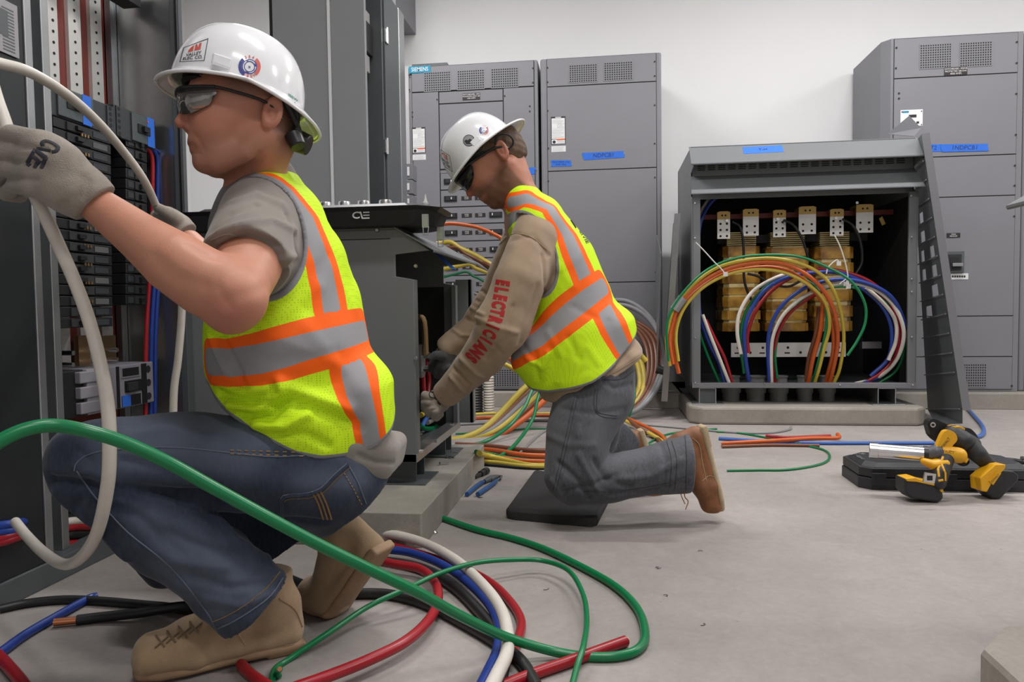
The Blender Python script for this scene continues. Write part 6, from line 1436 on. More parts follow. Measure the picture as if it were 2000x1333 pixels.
# boots
hl, tl = pz(584, 1262), pz(322, 1318)
fx = (tl-hl).normalized(); F = Frame(hl+fx*.085, fx, (0, 0, 1), 1.03)
bt1, _ = boot('boot', F, body1, M['suede'], M['sole'], shaft=.15)
bb1 = bvh_of(bt1); seam(bb1, crv((600, 1255), (560, 1262), (470, 1290), (380, 1312), (300, 1322)), bt1, M['sole'], .0012); seam(bb1, crv((545, 1170), (575, 1190), (590, 1225)), bt1, M['sole'], .0016)
seam(bb1, crv((455, 1222), (470, 1245), (480, 1262)), bt1, M['crepe'], .001)
lb = MB()
for k in range(4):
    x = 385-22*k; y = 1222+9*k
    for L in ([(x-14, y-6), (x+2, y+16)], [(x+10, y-4), (x-16, y+18)]):
        P = on_surface(bb1, L, .002, 3)
        if len(P) > 1: lb.tube(P, .0016, 5)
lb.build('laces', mat('brown_lace', (.16, .11, .07, 1), .8), bt1)
ball = pz(655, 1200); tipd = (pz(600, 1188)-ball).normalized()
F = Frame(ball-tipd*.115, tipd, (0, 0, 1), 1.0)
bt2, _ = boot('boot', F, body1, M['suede'], M['sole'], bend=math.radians(52), shaft=.13)

# hard hat, glasses
ang = math.radians(-12)
hz = HF1.z*math.cos(ang)+HF1.x*math.sin(ang); hx_ = HF1.x*math.cos(ang)-HF1.z*math.sin(ang)
HH1 = Frame(J(466, 190, 1.40), hx_, hz, .985)
hat1 = hard_hat(HH1, body1, fb=.022, bb=.040, sb=.026, slot=.045)
M['hatlining'] = mat('hat_under_brim', (.62, .60, .40, 1), .5)
bh = bvh_of(hat1)
def ring_sticker(cx, cy, r, parent, bvh, tilt=1.0, txt=True):
    b = MB(); st = 28
    def tf(x, y): return (cx+x*r, cy-y*r*tilt)
    def arc(r0, r1, a0, a1, mi, n=16):
        vs, fs = [], []
        for i in range(n+1):
            a = math.radians(a0+(a1-a0)*i/n)
            for q in (r0, r1): vs.append((q*math.cos(a), q*math.sin(a)))
        for i in range(n): fs.append((2*i, 2*i+1, 2*i+3, 2*i+2))
        decal(b, bvh, vs, fs, tf, .0018, mi)
    arc(.68, .98, 130, 235, 0); arc(.68, .98, -50, 50, 1); arc(.42, .66, 0, 360, 0, 30); arc(.50, .58, 0, 360, 2, 30)
    if txt:
        for s, a0 in (('354', 90), ('IBEW', -90)):
            for i, ch in enumerate(s):
                a = math.radians(a0+(-1 if a0 > 0 else 1)*(i-(len(s)-1)/2)*22); rr = .86; rot = a-math.pi/2 if a0 > 0 else a+math.pi/2
                v2, f2 = text2d(ch, .03); k = .36; decal(b, bvh, [(rr*math.cos(a)+k*(x*math.cos(rot)-y*math.sin(rot)), rr*math.sin(a)+k*(x*math.sin(rot)+y*math.cos(rot))) for x, y in v2], f2, tf, .0018, 1)
        v2, f2 = text2d('N', .05); decal(b, bvh, [(x*.22, y*.3-.05) for x, y in v2], f2, tf, .0018, 0)
    b.build('sticker', [M['stickerblue'], M['stickred'], M['hat']], parent)
ring_sticker(487, 131, 22, hat1, bh)
def box_logo(parent, bvh, tf, lines, mi_h=None):
    b = MB()
    def rr(w_, h_, t, mi):
        for (x0, y0, x1, y1) in ((-w_, h_-t, w_, h_), (-w_, -h_, w_, -h_+t), (-w_, -h_, -w_+t, h_), (w_-t, -h_, w_, h_)):
            n = 8; vs, fs = [], []
            for i in range(n+1):
                f = i/n
                if x1-x0 > y1-y0: vs += [(x0+(x1-x0)*f, y0), (x0+(x1-x0)*f, y1)]
                else: vs += [(x0, y0+(y1-y0)*f), (x1, y0+(y1-y0)*f)]
            for i in range(n): fs.append((2*i, 2*i+1, 2*i+3, 2*i+2))
            decal(b, bvh, vs, fs, tf, .0018, mi)
    rr(1, 1, .06, 0)
    decal(b, bvh, [(-.5, .15), (-.1, .15), (-.1, .8), (-.3, .7), (-.5, .4)], [(0, 1, 2, 3, 4)], tf, .0018, 1); decal(b, bvh, [(0, .15), (.5, .15), (.5, .8), (.3, .8), (.25, .4), (.15, .8), (0, .8)], [(0, 1, 2, 3, 4, 5, 6)], tf, .0018, 1)
    for i, s in enumerate(lines):
        v2, f2 = text2d(s, .02); decal(b, bvh, [(x*.36, y*.46-.2-.42*i) for x, y in v2], f2, tf, .0018, 0)
    b.build('company_sticker', [M['print'], M['stickred']], parent)
box_logo(hat1, bh, lambda x, y: (380+24*x+4*y, 103-18*y-5*x-4*x*y), ['VALLEY', 'ELEC. CO.'])
gb = MB(); v2, f2 = text2d('IBEW', .02); decal(gb, bh, [(x*8, y*7) for x, y in v2], f2, lambda x, y: (571+x, 191+x*.7-y), .0018, 0); gb.build('green_sticker', mat('sticker_green', (.1, .35, .25, 1), .6), hat1)
# ratchet strap and knob behind the head
k = MB(); k.tube(catmull([HF1.p(-.035, .080, .03), HF1.p(-.05, .068, .010), HF1.p(-.066, .045, -.015), HF1.p(-.078, 0, -.02), HF1.p(-.066, -.045, -.015)], 5), .007, 8); k.tube(catmull([HF1.p(-.052, .068, .03), HF1.p(-.062, .058, .01), HF1.p(-.06, .05, -.03)], 5), .006, 8)
k.build('ratchet_strap', M['black'], hat1, smooth=True)
k = MB(); k.cyl(HF1.p(-.055, 0.052, -.026), HF1.p(-.063, 0.062, -.052), .017, .015, 20); k.cyl(HF1.p(-.07, .02, -.03), HF1.p(-.09, .03, -.04), .022, .02, 20); k.build('ratchet_knob', M['black'], hat1, smooth=True, bevel=.002)
def glasses(F, parent, mlens, wide=.074, arm=.003):
    b = MB(); n = 9
    for s in (-1, 1):
        top, bot = [], []
        for i in range(n):
            t = i/(n-1); y = .006+(wide-.006)*t**.8; x = .150-.062*t**2.0; zt = .046-.003*t; zb = .046-.050*math.sin(math.pi*min(1, .2+.72*t))**.5
            if t == 1: zb = .034
            top.append((x, s*y, zt)); bot.append((x-.004, s*y, zb))
        vs = [F.p(*p) for p in top+bot]; fs = [(i, i+1, i+1+n, i+n) for i in range(n-1)]; b.add(vs, fs)
    g = b.build('safety_glasses', mlens, parent, smooth='all', solid=.002)
    f = MB()
    f.tube([F.p(.1505-.062*abs(t)**2.0, math.copysign(.006*(1-abs(t))+wide*abs(t)**.8, t), .0465-.003*abs(t)) for t in np.linspace(-1, 1, 25)], .0030, 8)
    f.build('glasses_frame', M['black'], g, smooth=True)
    for s in (-1, 1):
        t = MB(); t.tube(catmull([F.p(.088, s*wide, .043), F.p(.06, s*.078, .038), F.p(.01, s*.083, .026), F.p(-.015, s*.083, .012), F.p(-.03, s*.08, -.006)], 4), arm, 8); t.build('temple_arm', M['black'], g, smooth=True)
    return g
glasses(HF1, body1, M['lens'])
# ---------------------------------------------------------------- worker 2, kneeling at the small transformer
al = math.radians(43)
H2X = -CR*math.cos(al)-CU*math.sin(al)+CF*.04; H2Z = CU*math.cos(al)-CR*math.sin(al)
HF2 = Frame(J(979, 312, 2.36), H2X, H2Z, 1.04)
LAT2 = (J(1040, 455, 2.20)-J(1030, 440, 2.55)).normalized(); M2 = J(1100, 560, 2.38)
sd = grid(840, 240, 1290, 800, 2.1, 2.72, .0042)
add_head(sd, HF2)
sd.chain([(HF2.p(-.01, 0, -.02), .056), (J(1010, 372, 2.36), .058), (J(1035, 420, 2.37), .066)], .03, HF2.y)
sd.chain([(J(1040, 440, 2.38), .09, 1.4), (J(1100, 580, 2.38), .10, 1.4), (J(1140, 740, 2.38), .10, 1.4)], .03, LAT2)
sd.chain([(J(1042, 485, 2.26), .036), (J(985, 630, 2.21), .036), (J(868, 772, 2.42), .028)], .03); sd.chain([(J(1030, 460, 2.52), .036), (J(960, 590, 2.58), .036), (J(882, 676, 2.56), .028)], .03)
body2, vs = organic('person', sd, M['skin2'], None, relax=1, origin=pz(1130, 985), bump=(.0006, 70, 6))
tag(body2, 'kneeling worker in orange and lime vest, tan long sleeves and grey trousers, looking down', 'person')
def stub2(x, y, z):
    beard = np.clip((-.012-z)/.03, 0, 1)*np.clip((x+.012)/.02, 0, 1)*.8*(z > -.115)*np.clip((x-.0)/.01, 0, 1)
    lips = np.exp(-(((x-.126)/.015)**2+((z+.052)/.009)**2)); return beard*(1-lips)
head_attrs(body2, vs, HF2, stub2)
# hair around the back and the side of the head
sd = SDF(*[np.array(v) for v in ((np.array(HF2.o)-.19), (np.array(HF2.o)+.19))], .003)
sd.ell(HF2.p(.014, 0, .056), (.109*1.04, .084*1.04, .103*1.04), HF2.ax()); sd.ell(HF2.p(-.035, 0, .0), (.055, .064, .06), HF2.ax(), .03)
o_ = np.array(HF2.o); hx, hy, hz_ = (np.array(a) for a in HF2.ax())
def hcut(X):
    dx, dy, dz = X[0]-o_[0], X[1]-o_[1], X[2]-o_[2]; x = dx*hx[0]+dy*hx[1]+dz*hx[2]; y = np.abs(dx*hy[0]+dy*hy[1]+dz*hy[2]); z = dx*hz_[0]+dy*hz_[1]+dz*hz_[2]
    keep = np.maximum(np.maximum(x-np.where(z > .03, .05+.5*(z-.03), -.022+.5*np.maximum(z+.02, 0)), -.045-z), z-.060); return -keep
sd.fn(hcut, .004)
hairm = mat('short_brown_hair', (.10, .055, .03, 1), .7, bump=1.0, bscale=260, var=.3, vscale=60, stretch=(1, 1, .25))
hair2, _ = organic('hair', sd, hairm, body2, relax=1, bump=(.0012, 150, 2))
for s in (-1, 1):
    e = MB(); c = HF2.p(.1085, .031*s, .0235); e.lathe([(.0125*math.sin(a), -.0125*math.cos(a)) for a in np.linspace(0, math.pi, 9)], c, HF2.x, 12); e.build('eye', M['eye'], body2, smooth=True)

# trousers
sd = grid(1030, 700, 1370, 1010, 2.1, 2.8, .005, [pz(1100, 1000)])
sd.chain([(J(1168, 725, 2.38), .118, 1.35), (J(1165, 765, 2.37), .118, 1.3)], .03, LAT2)
sd.chain([(J(1160, 765, 2.30), .118), (J(1132, 845, 2.27), .104), (J(1120, 925, 2.25), .090)], .04)
sd.chain([(J(1122, 938, 2.25), .076), (J(1170, 938, 2.25), .074), (J(1260, 922, 2.26), .073), (J(1352, 905, 2.27), .092)], .012)
sd.chain([(J(1165, 765, 2.50), .11), (J(1160, 840, 2.56), .09), (J(1150, 905, 2.60), .075)], .04)
sd.chain([(J(1148, 908, 2.60), .066), (J(1190, 880, 2.62), .064), (J(1226, 850, 2.66), .068)], .012)
a_ = J(1346, 906, 2.27); clip_plane(sd, a_, J(1346, 906, 2.27)-J(1290, 908, 2.27)); 
rr_ = J(1222, 852, 2.66); rn = (J(1222, 852, 2.66)-J(1190, 880, 2.62)).normalized(); A0_ = np.array(rr_); N0_ = np.array(rn)
sd.fn(lambda X: -np.maximum(np.where((X[1] > rr_.y-.12) & (X[2] < rr_.z+.15) & (X[0] > rr_.x-.12), (X[0]-A0_[0])*N0_[0]+(X[1]-A0_[1])*N0_[1]+(X[2]-A0_[2])*N0_[2], -1), -1), .002)
tw2 = [([(1090, 905), (1130, 940), (1150, 975)], -0.0084, 0.0096), ([(1130, 890), (1150, 930), (1170, 960)], 0.0084, 0.0096), ([(1160, 900), (1180, 935), (1230, 950)], -0.0084, 0.0096), ([(1100, 960), (1150, 950), (1200, 930)], -0.007, 0.008), ([(1080, 940), (1100, 975)], 0.007, 0.0096), ([(1100, 800), (1160, 810), (1220, 800)], -0.0042, 0.0096),
       ([(1200, 940), (1270, 930), (1330, 900)], 0.007, 0.0112), ([(1190, 965), (1260, 960), (1340, 945)], -0.0056, 0.0096), ([(1290, 870), (1300, 900), (1295, 950)], -0.0042, 0.0096), ([(1120, 780), (1130, 850)], 0.0042, 0.0128), ([(1160, 730), (1200, 760), (1235, 750)], -0.0056, 0.0096), ([(1070, 850), (1110, 870), (1160, 870)], 0.0042, 0.0112)]
jeans2, vs = organic('trousers', sd, M['workgrey'], body2, tw2, 2, bump=(.0014, 35, 11))
b2 = bvh_of(jeans2); wv = np.zeros(len(vs))
for p in ([(1090, 800), (1085, 870)], [(1200, 900), (1330, 870)], [(1190, 800), (1170, 850)]):
    q = surf_line(b2, p, 4)[0]
    if len(q) > 1: wv += .4*np.exp(-(polydist(vs, q)/.05)**2)
attr(jeans2, 'wear', np.clip(wv, 0, .7))
M['greystitch'] = mat('dark_grey_stitch', (.04, .04, .05, 1), .8)
for d in (0, 6): seam(b2, crv((1122+d, 775), (1108+d, 840), (1092+d, 910), (1080+d, 960), n=4), jeans2, M['greystitch'], .0009)
for d in (0, 5): seam(b2, crv((1163+d, 760), (1160+d, 790), (1170, 812-d), (1205, 818-d), n=4), jeans2, M['greystitch'], .001)
seam(b2, crv((1312, 862), (1322, 900), (1318, 955), n=4), jeans2, M['greystitch'], .0009); seam(b2, crv((1302, 862), (1311, 900), (1308, 955), n=4), jeans2, M['greystitch'], .0009)
seam(b2, crv((1338, 852), (1341, 900), (1339, 958), n=4), jeans2, M['greystitch'], .0012); seam(b2, crv((1140, 960), (1220, 958), (1300, 945), (1340, 930), n=4), jeans2, M['greystitch'], .001)
seam(b2, crv((1180, 742), (1215, 740), (1242, 722), n=4), jeans2, M['greystitch'], .0012)

# shirt and vest
def trunk2(sd, g):
    sd.chain([(J(1022, 398, 2.37), .062+g, 1.7), (J(1048, 440, 2.38), .098+g, 1.75), (J(1085, 520, 2.38), .134+g, 1.4), (J(1108, 590, 2.38), .146+g, 1.25), (J(1124, 660, 2.38), .160+g, 1.18), (J(1136, 715, 2.38), .158+g, 1.18)], .03, LAT2)
    sd.chain([(J(1050, 442, 2.26), .060+g), (J(1040, 430, 2.5), .060+g)], .04)
    sd.chain([(J(1012, 380, 2.37), .046+g, 1.4), (J(1040, 420, 2.37), .07+g, 1.4)], .03, LAT2)
sd = grid(840, 320, 1300, 810, 2.05, 2.75, .0045); trunk2(sd, -.011)
sd.chain([(J(1043, 468, 2.235), .070), (J(1016, 548, 2.19), .079), (J(984, 632, 2.20), .077)], .03)
sd.chain([(J(984, 632, 2.20), .077), (J(946, 694, 2.28), .068), (J(905, 737, 2.35), .054), (J(862, 779, 2.42), .043)], .03)
sd.chain([(J(1036, 435, 2.53), .075), (J(975, 575, 2.58), .066), (J(925, 642, 2.57), .053), (J(876, 678, 2.56), .044)], .03)
sd.chain([(J(1140, 742, 2.37), .147, 1.22), (J(1172, 735, 2.37), .135, 1.25)], .03, LAT2)
sd.chain([(J(1215, 690, 2.34), .062, 1.9), (J(1160, 735, 2.34), .06, 1.9)], .03, LAT2)
clip_plane(sd, J(868, 774, 2.41), J(862, 779, 2.42)-J(905, 737, 2.35)); 
hs = J(1110, 783, 2.22); he = J(1262, 704, 2.22); hn = LAT2.cross(he-hs); hn = hn if hn.z < 0 else -hn
ctr = np.array(J(1180, 735, 2.38))
def lowcut(X):
    n = np.array(hn.normalized()); d = (X[0]-hs.x)*n[0]+(X[1]-hs.y)*n[1]+(X[2]-hs.z)*n[2]; return -np.where(X[0] > J(1030, 700, 2.3).x, d, -1)
sd.fn(lowcut, .003)
sw = [([(1000, 600), (985, 660), (950, 700)], -0.0056, 0.0102), ([(930, 620), (970, 640), (1010, 650)], 0.0056, 0.0085), ([(945, 660), (980, 690)], -0.0056, 0.0085), ([(900, 700), (930, 730), (960, 745)], 0.007, 0.00765), ([(885, 720), (915, 750)], -0.007, 0.0068), ([(880, 735), (905, 765), (925, 770)], 0.007, 0.0068), ([(1050, 560), (1030, 620), (1015, 670)], -0.0056, 0.0102),
      ([(905, 590), (925, 605), (945, 615)], 0.0056, 0.00595), ([(895, 610), (915, 625), (935, 632)], -0.0056, 0.00595), ([(880, 640), (900, 655), (915, 655)], 0.0056, 0.00595), ([(930, 560), (950, 575)], -0.0056, 0.00595), ([(915, 575), (935, 590)], -0.0042, 0.00595), ([(1000, 470), (1040, 460), (1070, 500)], -0.0042, 0.0102), ([(985, 460), (1010, 455), (1050, 470), (1075, 500)], -0.0028, 0.0034), ([(1180, 735), (1220, 712), (1250, 690)], 0.0042, 0.0068), ([(1060, 500), (1065, 560), (1055, 610)], -0.0056, 0.0085)]
shirt2, vs = organic('long_sleeve_shirt', sd, M['tan'], body2, sw, 1, bump=(.0011, 45, 9))
bs2 = bvh_of(shirt2)
seam(bs2, crv((975, 478), (1000, 458), (1035, 462), (1068, 488)), shirt2, M['tan'], .0014, 'shoulder_seam'); seam(bs2, crv((1120, 763), (1180, 738), (1240, 703), (1255, 690)), shirt2, M['tan'], .0012, 'hem_seam')
# red letters running down the sleeve
b = MB(); word = 'ELECTRICIANS'; line = [(982, 545), (975, 585), (966, 625), (948, 665), (915, 704)]
ts = catmull([(x, y, 0) for x, y in line], 12); Ls = [0]
for p, q in zip(ts[:-1], ts[1:]): Ls.append(Ls[-1]+(q-p).length)
for i, ch in enumerate(word):
    wch = 10.6; s_ = (i+.5)/len(word)*Ls[-1]
    k = max(j for j in range(len(Ls)-1) if Ls[j] <= s_); p = ts[k].lerp(ts[k+1], (s_-Ls[k])/(Ls[k+1]-Ls[k])); d = (ts[min(k+2, len(ts)-1)]-ts[max(k-1, 0)]).normalized()
    nx, ny = -d.y, d.x                                # letters stand across the arm, tops to the right
    v2, f2 = text2d(ch, .07); v2, f2 = subdiv2(v2, f2, .25)
    def tf(x, y, p=p, d=d, nx=nx, ny=ny): return (p.x+d.x*x*19-nx*y*34, p.y+d.y*x*19-ny*y*34)
    decal(b, bs2, v2, f2, tf, .0009)
b.build('sleeve_letters', M['redprint'], shirt2)

sd = grid(960, 320, 1290, 800, 2.05, 2.75, .0042); trunk2(sd, 0)
sd.chain([(J(1126, 665, 2.38), .160, 1.27), (J(1146, 728, 2.37), .158, 1.30)], .03, LAT2)
sd.chain([(J(1050, 700, 2.30), .085), (J(1068, 742, 2.30), .062)], .05); sd.chain([(J(1200, 640, 2.33), .07, 1.6), (J(1218, 680, 2.33), .055, 2.0)], .03, LAT2)
SX2 = Vector((0, 0, 1)).cross(LAT2).normalized(); SZ2 = LAT2.cross(SX2); SZ2 = SZ2 if SZ2.z > 0 else -SZ2
ac2 = np.array(J(1033, 497, 2.24)); sx2, sz2, la2, mc2 = np.array(SX2), np.array(SZ2), np.array(LAT2), np.array(J(1060, 500, 2.38)); ta = math.radians(-16)
def arm_d2(X, Y, Z):
    x, y, z = X-ac2[0], Y-ac2[1], Z-ac2[2]; u = x*sx2[0]+y*sx2[1]+z*sx2[2]; v = x*sz2[0]+y*sz2[1]+z*sz2[2]
    u, v = u*math.cos(ta)-v*math.sin(ta), u*math.sin(ta)+v*math.cos(ta); q = np.sqrt((u/.076)**2+(v/.124)**2); return (q-1)*.076
sd.fn(lambda X: np.maximum(arm_d2(*X), .085-np.abs((X[0]-mc2[0])*la2[0]+(X[1]-mc2[1])*la2[1]+(X[2]-mc2[2])*la2[2])), .003)
be = [(1000, 742), (1020, 764), (1040, 770), (1070, 768), (1100, 758), (1150, 738), (1200, 705), (1250, 655), (1280, 620)]
bu = [(J(x, y, 2.24)-Vector(ac2)) for x, y in be]; uu2 = np.array([p.dot(SX2) for p in bu]); vv2 = np.array([p.dot(SZ2) for p in bu]); o2_ = np.argsort(uu2); uu2, vv2 = uu2[o2_], vv2[o2_]
def hem_h2(X, Y, Z):
    x, y, z = X-ac2[0], Y-ac2[1], Z-ac2[2]; u = x*sx2[0]+y*sx2[1]+z*sx2[2]; v = x*sz2[0]+y*sz2[1]+z*sz2[2]; return v-np.interp(u, uu2, vv2).astype(np.float32)
sd.fn(lambda X: hem_h2(*X), .003)
vw2 = [([(1030, 700), (1060, 720), (1070, 690)], .007, .010), ([(1045, 690), (1050, 740)], -.006, .009), ([(1070, 650), (1100, 700), (1090, 745)], .004, .014), ([(1110, 660), (1130, 700)], -.004, .012), ([(1150, 680), (1170, 710)], .003, .012), ([(1120, 600), (1160, 620)], -.003, .012), ([(1090, 520), (1120, 560)], .003, .014), ([(1015, 665), (1040, 700)], -.005, .009), ([(1200, 560), (1190, 620)], .003, .012)]
vest2, vs = organic('safety_vest', sd, M['vest'], body2, vw2, 1, bump=(.0011, 28, 12))
bv2 = bvh_of(vest2); K2 = 2.26/1431
belt = [(1000, 690, 33, 17), (1050, 662, 36, 18), (1100, 620, 37, 18), (1150, 581, 36, 18), (1200, 545, 34, 16), (1225, 530, 32, 15)]
stripe = [(995, 395, 20, 11), (1030, 388, 24, 13), (1075, 405, 26, 13), (1110, 460, 29, 15), (1135, 520, 31, 16), (1150, 560, 31, 16)]
low = [(1175, 590, 38, 21), (1198, 640, 32, 17), (1222, 690, 26, 14)]
do, dg = bands(vest2, vs, bv2, [(belt, True)], K2, LAT2, M2, 0); so_, sg_ = bands(vest2, vs, bv2, [(stripe, True)], K2, LAT2, M2, 0); lo_, lg_ = bands(vest2, vs, bv2, [(low, False)], K2, LAT2, M2, 0)
attr(vest2, 'band_o', np.minimum(np.minimum(do, so_), lo_)); attr(vest2, 'band_g', np.minimum(np.minimum(dg, np.maximum(sg_, -do)), np.maximum(lg_, -do)))
ad = arm_d2(vs[:, 0], vs[:, 1], vs[:, 2]); attr(vest2, 'edge_g', np.minimum(np.maximum(ad-.007, -ad-.012), hem_h2(vs[:, 0], vs[:, 1], vs[:, 2])-.010)); attr(vest2, 'mesh_zone', np.full(len(vs), -1.0))
# back print
b = MB()
for L in ([(1122, 410), (1136, 425), (1138, 442)], [(1132, 412), (1143, 430), (1147, 448)], [(1122, 425), (1132, 440)]):
    P = on_surface(bv2, [(x-8, y+6) for x, y in L], .0008, 4)
    if len(P) > 1: b.tube(P, .0042, 6, flat=(CO-P[0]).normalized())
v2, f2 = text2d('CIVIE', .02); v2, f2 = subdiv2(v2, f2, .3)
decal(b, bv2, v2, f2, lambda x, y: (1140+x*7+y*8, 462+x*12-y*3), .001)
if b.v: b.build('back_print', M['print'], vest2)

# gloves
PN2 = (CO-J(850, 780, 2.4)).normalized()
sd = grid(815, 735, 900, 830, 2.32, 2.55, .0028)
sd.chain([(J(872, 770, 2.415), .036), (J(858, 782, 2.42), .040), (J(848, 790, 2.42), .042)], .02, PN2)
for i, (a, b_, c, d) in enumerate((((838, 776), (830, 772), (829, 786), (836, 794)), ((838, 786), (830, 788), (830, 799), (838, 802)), ((843, 796), (836, 802), (838, 809), (846, 808)), ((852, 802), (848, 811), (852, 816), (860, 810)))):
    finger(sd, [J(*a, 2.385), J(*b_, 2.40), J(*c, 2.43), J(*d, 2.445)], .0155, .012, .004)
sd.chain([(J(858, 776, 2.455), .018), (J(842, 772, 2.475), .015), (J(832, 778, 2.47), .012)], .01)
g3, _ = organic('glove', sd, M['glove'], body2, [([(832, 782), (842, 782)], -.003, .004), ([(834, 795), (846, 793)], -.003, .004), ([(842, 803), (852, 800)], -.003, .004)], 1, bump=(.0006, 90, 14))
bg = bvh_of(g3); strokes(bg, [crv((846, 768), (840, 766), (838, 772), (842, 777), (848, 777), n=3), [(848, 777), (858, 782)], [(862, 776), (855, 786)], [(862, 776), (868, 782)], [(858, 781), (864, 786)], [(855, 786), (860, 791)]], .0034, M['print'], g3, 'glove_letters')
sd = grid(830, 655, 900, 745, 2.45, 2.68, .003)
sd.chain([(J(878, 680, 2.56), .036), (J(868, 698, 2.56), .038), (J(862, 712, 2.56), .036)], .02, PN2)
for i, (a, b_, c, d) in enumerate((((852, 705), (844, 712), (842, 722), (850, 728)), ((858, 716), (852, 726), (854, 734), (862, 734)), ((866, 720), (864, 732), (868, 738), (874, 732)), ((874, 718), (874, 728), (878, 733), (882, 727)))):
    finger(sd, [J(*a, 2.54), J(*b_, 2.55), J(*c, 2.57), J(*d, 2.585)], .0145, .011, .004)
sd.chain([(J(862, 695, 2.52), .017), (J(850, 694, 2.50), .014), (J(842, 700, 2.50), .012)], .01)
g4, _ = organic('glove', sd, M['gloved'], body2, relax=1)

# boots: left stands on its toe, sole to the right; right lies behind
fx = (-CU*.97+CR*.24).normalized(); fz = (-CR*.97-CU*.24)
tip = J(1416, 992, 2.29); F = Frame(tip-fx*.205*.90+fz*.0, fx, fz, .92)
b3, s3 = boot('boot', F, body2, M['leather'], M['crepe'], shaft=.14)
bb3 = bvh_of(b3)
seam(bb3, crv((1352, 856), (1366, 870), (1372, 905), (1380, 940)), b3, M['crepe'], .0011); seam(bb3, crv((1372, 940), (1385, 930), (1400, 935)), b3, M['crepe'], .0011)
lb = MB(); lb.tube(catmull([J(1336, 958, 2.22), J(1338, 972, 2.215), J(1344, 980, 2.21), J(1339, 996, 2.20)], 5), .0016, 6); lb.tube(catmull([J(1336, 958, 2.22), J(1330, 966, 2.22), J(1338, 985, 2.21)], 5), .0014, 6); lb.build('laces', M['leather'], b3)
fx = (-CU*.62+CR*.75+CF*.1).normalized(); fz = (CR*.62*-1-CU*.75*-1)
fx = (-CU*.95+CR*.30).normalized(); F = Frame(J(1298, 975, 2.66)-fx*.205*.9, fx, (-CR*.95-CU*.30), .92); boot('boot', F, body2, M['leather'], M['crepe'], shaft=.13)

HH2 = Frame(HF2.p(.034, 0, .052), HF2.x, HF2.z, 1.0)
hat2 = hard_hat(HH2, body2, fb=.035, bb=.050, drop_b=.012, drop_f=.010, H=.125, slot=-.004)
bh2 = bvh_of(hat2)
ring_sticker(945, 255, 9.5, hat2, bh2, 1.0, True)
b = MB(); vs_, fs_ = [(0, 0)], []
for i in range(24): vs_.append((math.cos(i*math.pi/12), math.sin(i*math.pi/12)))
for i in range(24): fs_.append((0, 1+i, 1+(i+1) % 24))
decal(b, bh2, vs_, fs_, lambda x, y: (916+x*11.5, 275-y*11.5), .0016, 0); decal(b, bh2, [(x*.88, y*.88) for x, y in vs_], fs_, lambda x, y: (916+x*11.5, 275-y*11.5), .0022, 1)
decal(b, bh2, [(-.75, -.1), (-.4, .15), (-.2, 0), (.2, .3), (.7, -.1), (.3, -.6), (-.4, -.6)], [(0, 1, 2, 3, 4, 5, 6)], lambda x, y: (916+x*11.5, 275-y*11.5), .0028, 0)
b.build('round_sticker', [M['print'], M['labelgray']], hat2)
box_logo(hat2, bh2, lambda x, y: (870+12*x-3*y, 312-16*y+8*x), ['VALLEY', 'ELECTRIC'])
glasses(HF2, body2, M['dlens'], arm=.0048)
# spare glasses pushed up behind the ear, under the back of the brim
k = MB(); k.tube([J(985+17*math.cos(a)+4*math.sin(a), 277+15*math.sin(a)-3*math.cos(a), 2.27+.01*math.sin(a)) for a in np.linspace(0, 6.283, 25)], .003, 8)
o = k.build('spare_glasses_frame', M['black'], hat2, smooth=True)
# ================================================================ things on the floor
kp = [pz(985, 1015), pz(1165, 1032), pz(1200, 963), pz(1045, 930)]
c0 = sum(kp, Vector())/4; b = MB(); r = .03; pts = []
for i in range(4):
    p, a, c = kp[i], kp[i-1], kp[(i+1) % 4]; u = (a-p).normalized(); v = (c-p).normalized()
    for t in (0, .5, 1): pts.append(p+u*r*(1-t)**2+v*r*t**2)
b.prism(pts, (0, 0, .028)); tag(b.build('kneeling_pad', M['blackm'], bevel=.007, seg=3), 'black rubber kneeling pad under the kneeling worker', 'kneeling pad')
# lineman pliers
PL = thing('cable_cutter', 'blue-handled pliers lying open on the floor beside the small concrete pad', 'pliers', pz(945, 950))
hb = mat('blue_grip', (.02, .09, .26, 1), .4)
for k, L in enumerate(([(912, 966), (925, 955), (938, 945), (947, 940)], [(933, 966), (948, 956), (962, 946), (972, 938)])):
    b = MB(); P = catmull(fl([(x, y, .006) for x, y in L], .004), 5); b.tube(P, [.0085]*(len(P)-4)+[.008, .0065, .006, .005], 10); b.build('handle', hb, PL, smooth=True)
b = MB(); b.tube(fl([(946, 941, .006), (958, 935, .008), (966, 932, .008)], .004), [.008, .012, .009], 10); b.tube(fl([(958, 937, .006), (970, 932, .008), (979, 931, .006), (977, 937, .004)], .004), [.009, .009, .006, .004], 10); b.build('jaws', M['grayd'], PL, smooth=True)
NB = thing('nut_driver', 'short black socket driver bit lying behind the blue pliers', 'socket', pz(940, 925))
b = MB(); P = fl([(927, 933, .004), (938, 927, .006), (945, 923, .008)], .004); b.cyl(P[0], P[1], .008, .010, 14); b.cyl(P[1], P[2], .013, .013, 16); b.cyl(P[2], fl([(951, 920, .008)], .004)[0], .0145, .0145, 16); b.build('socket', M['black'], NB, smooth=True)
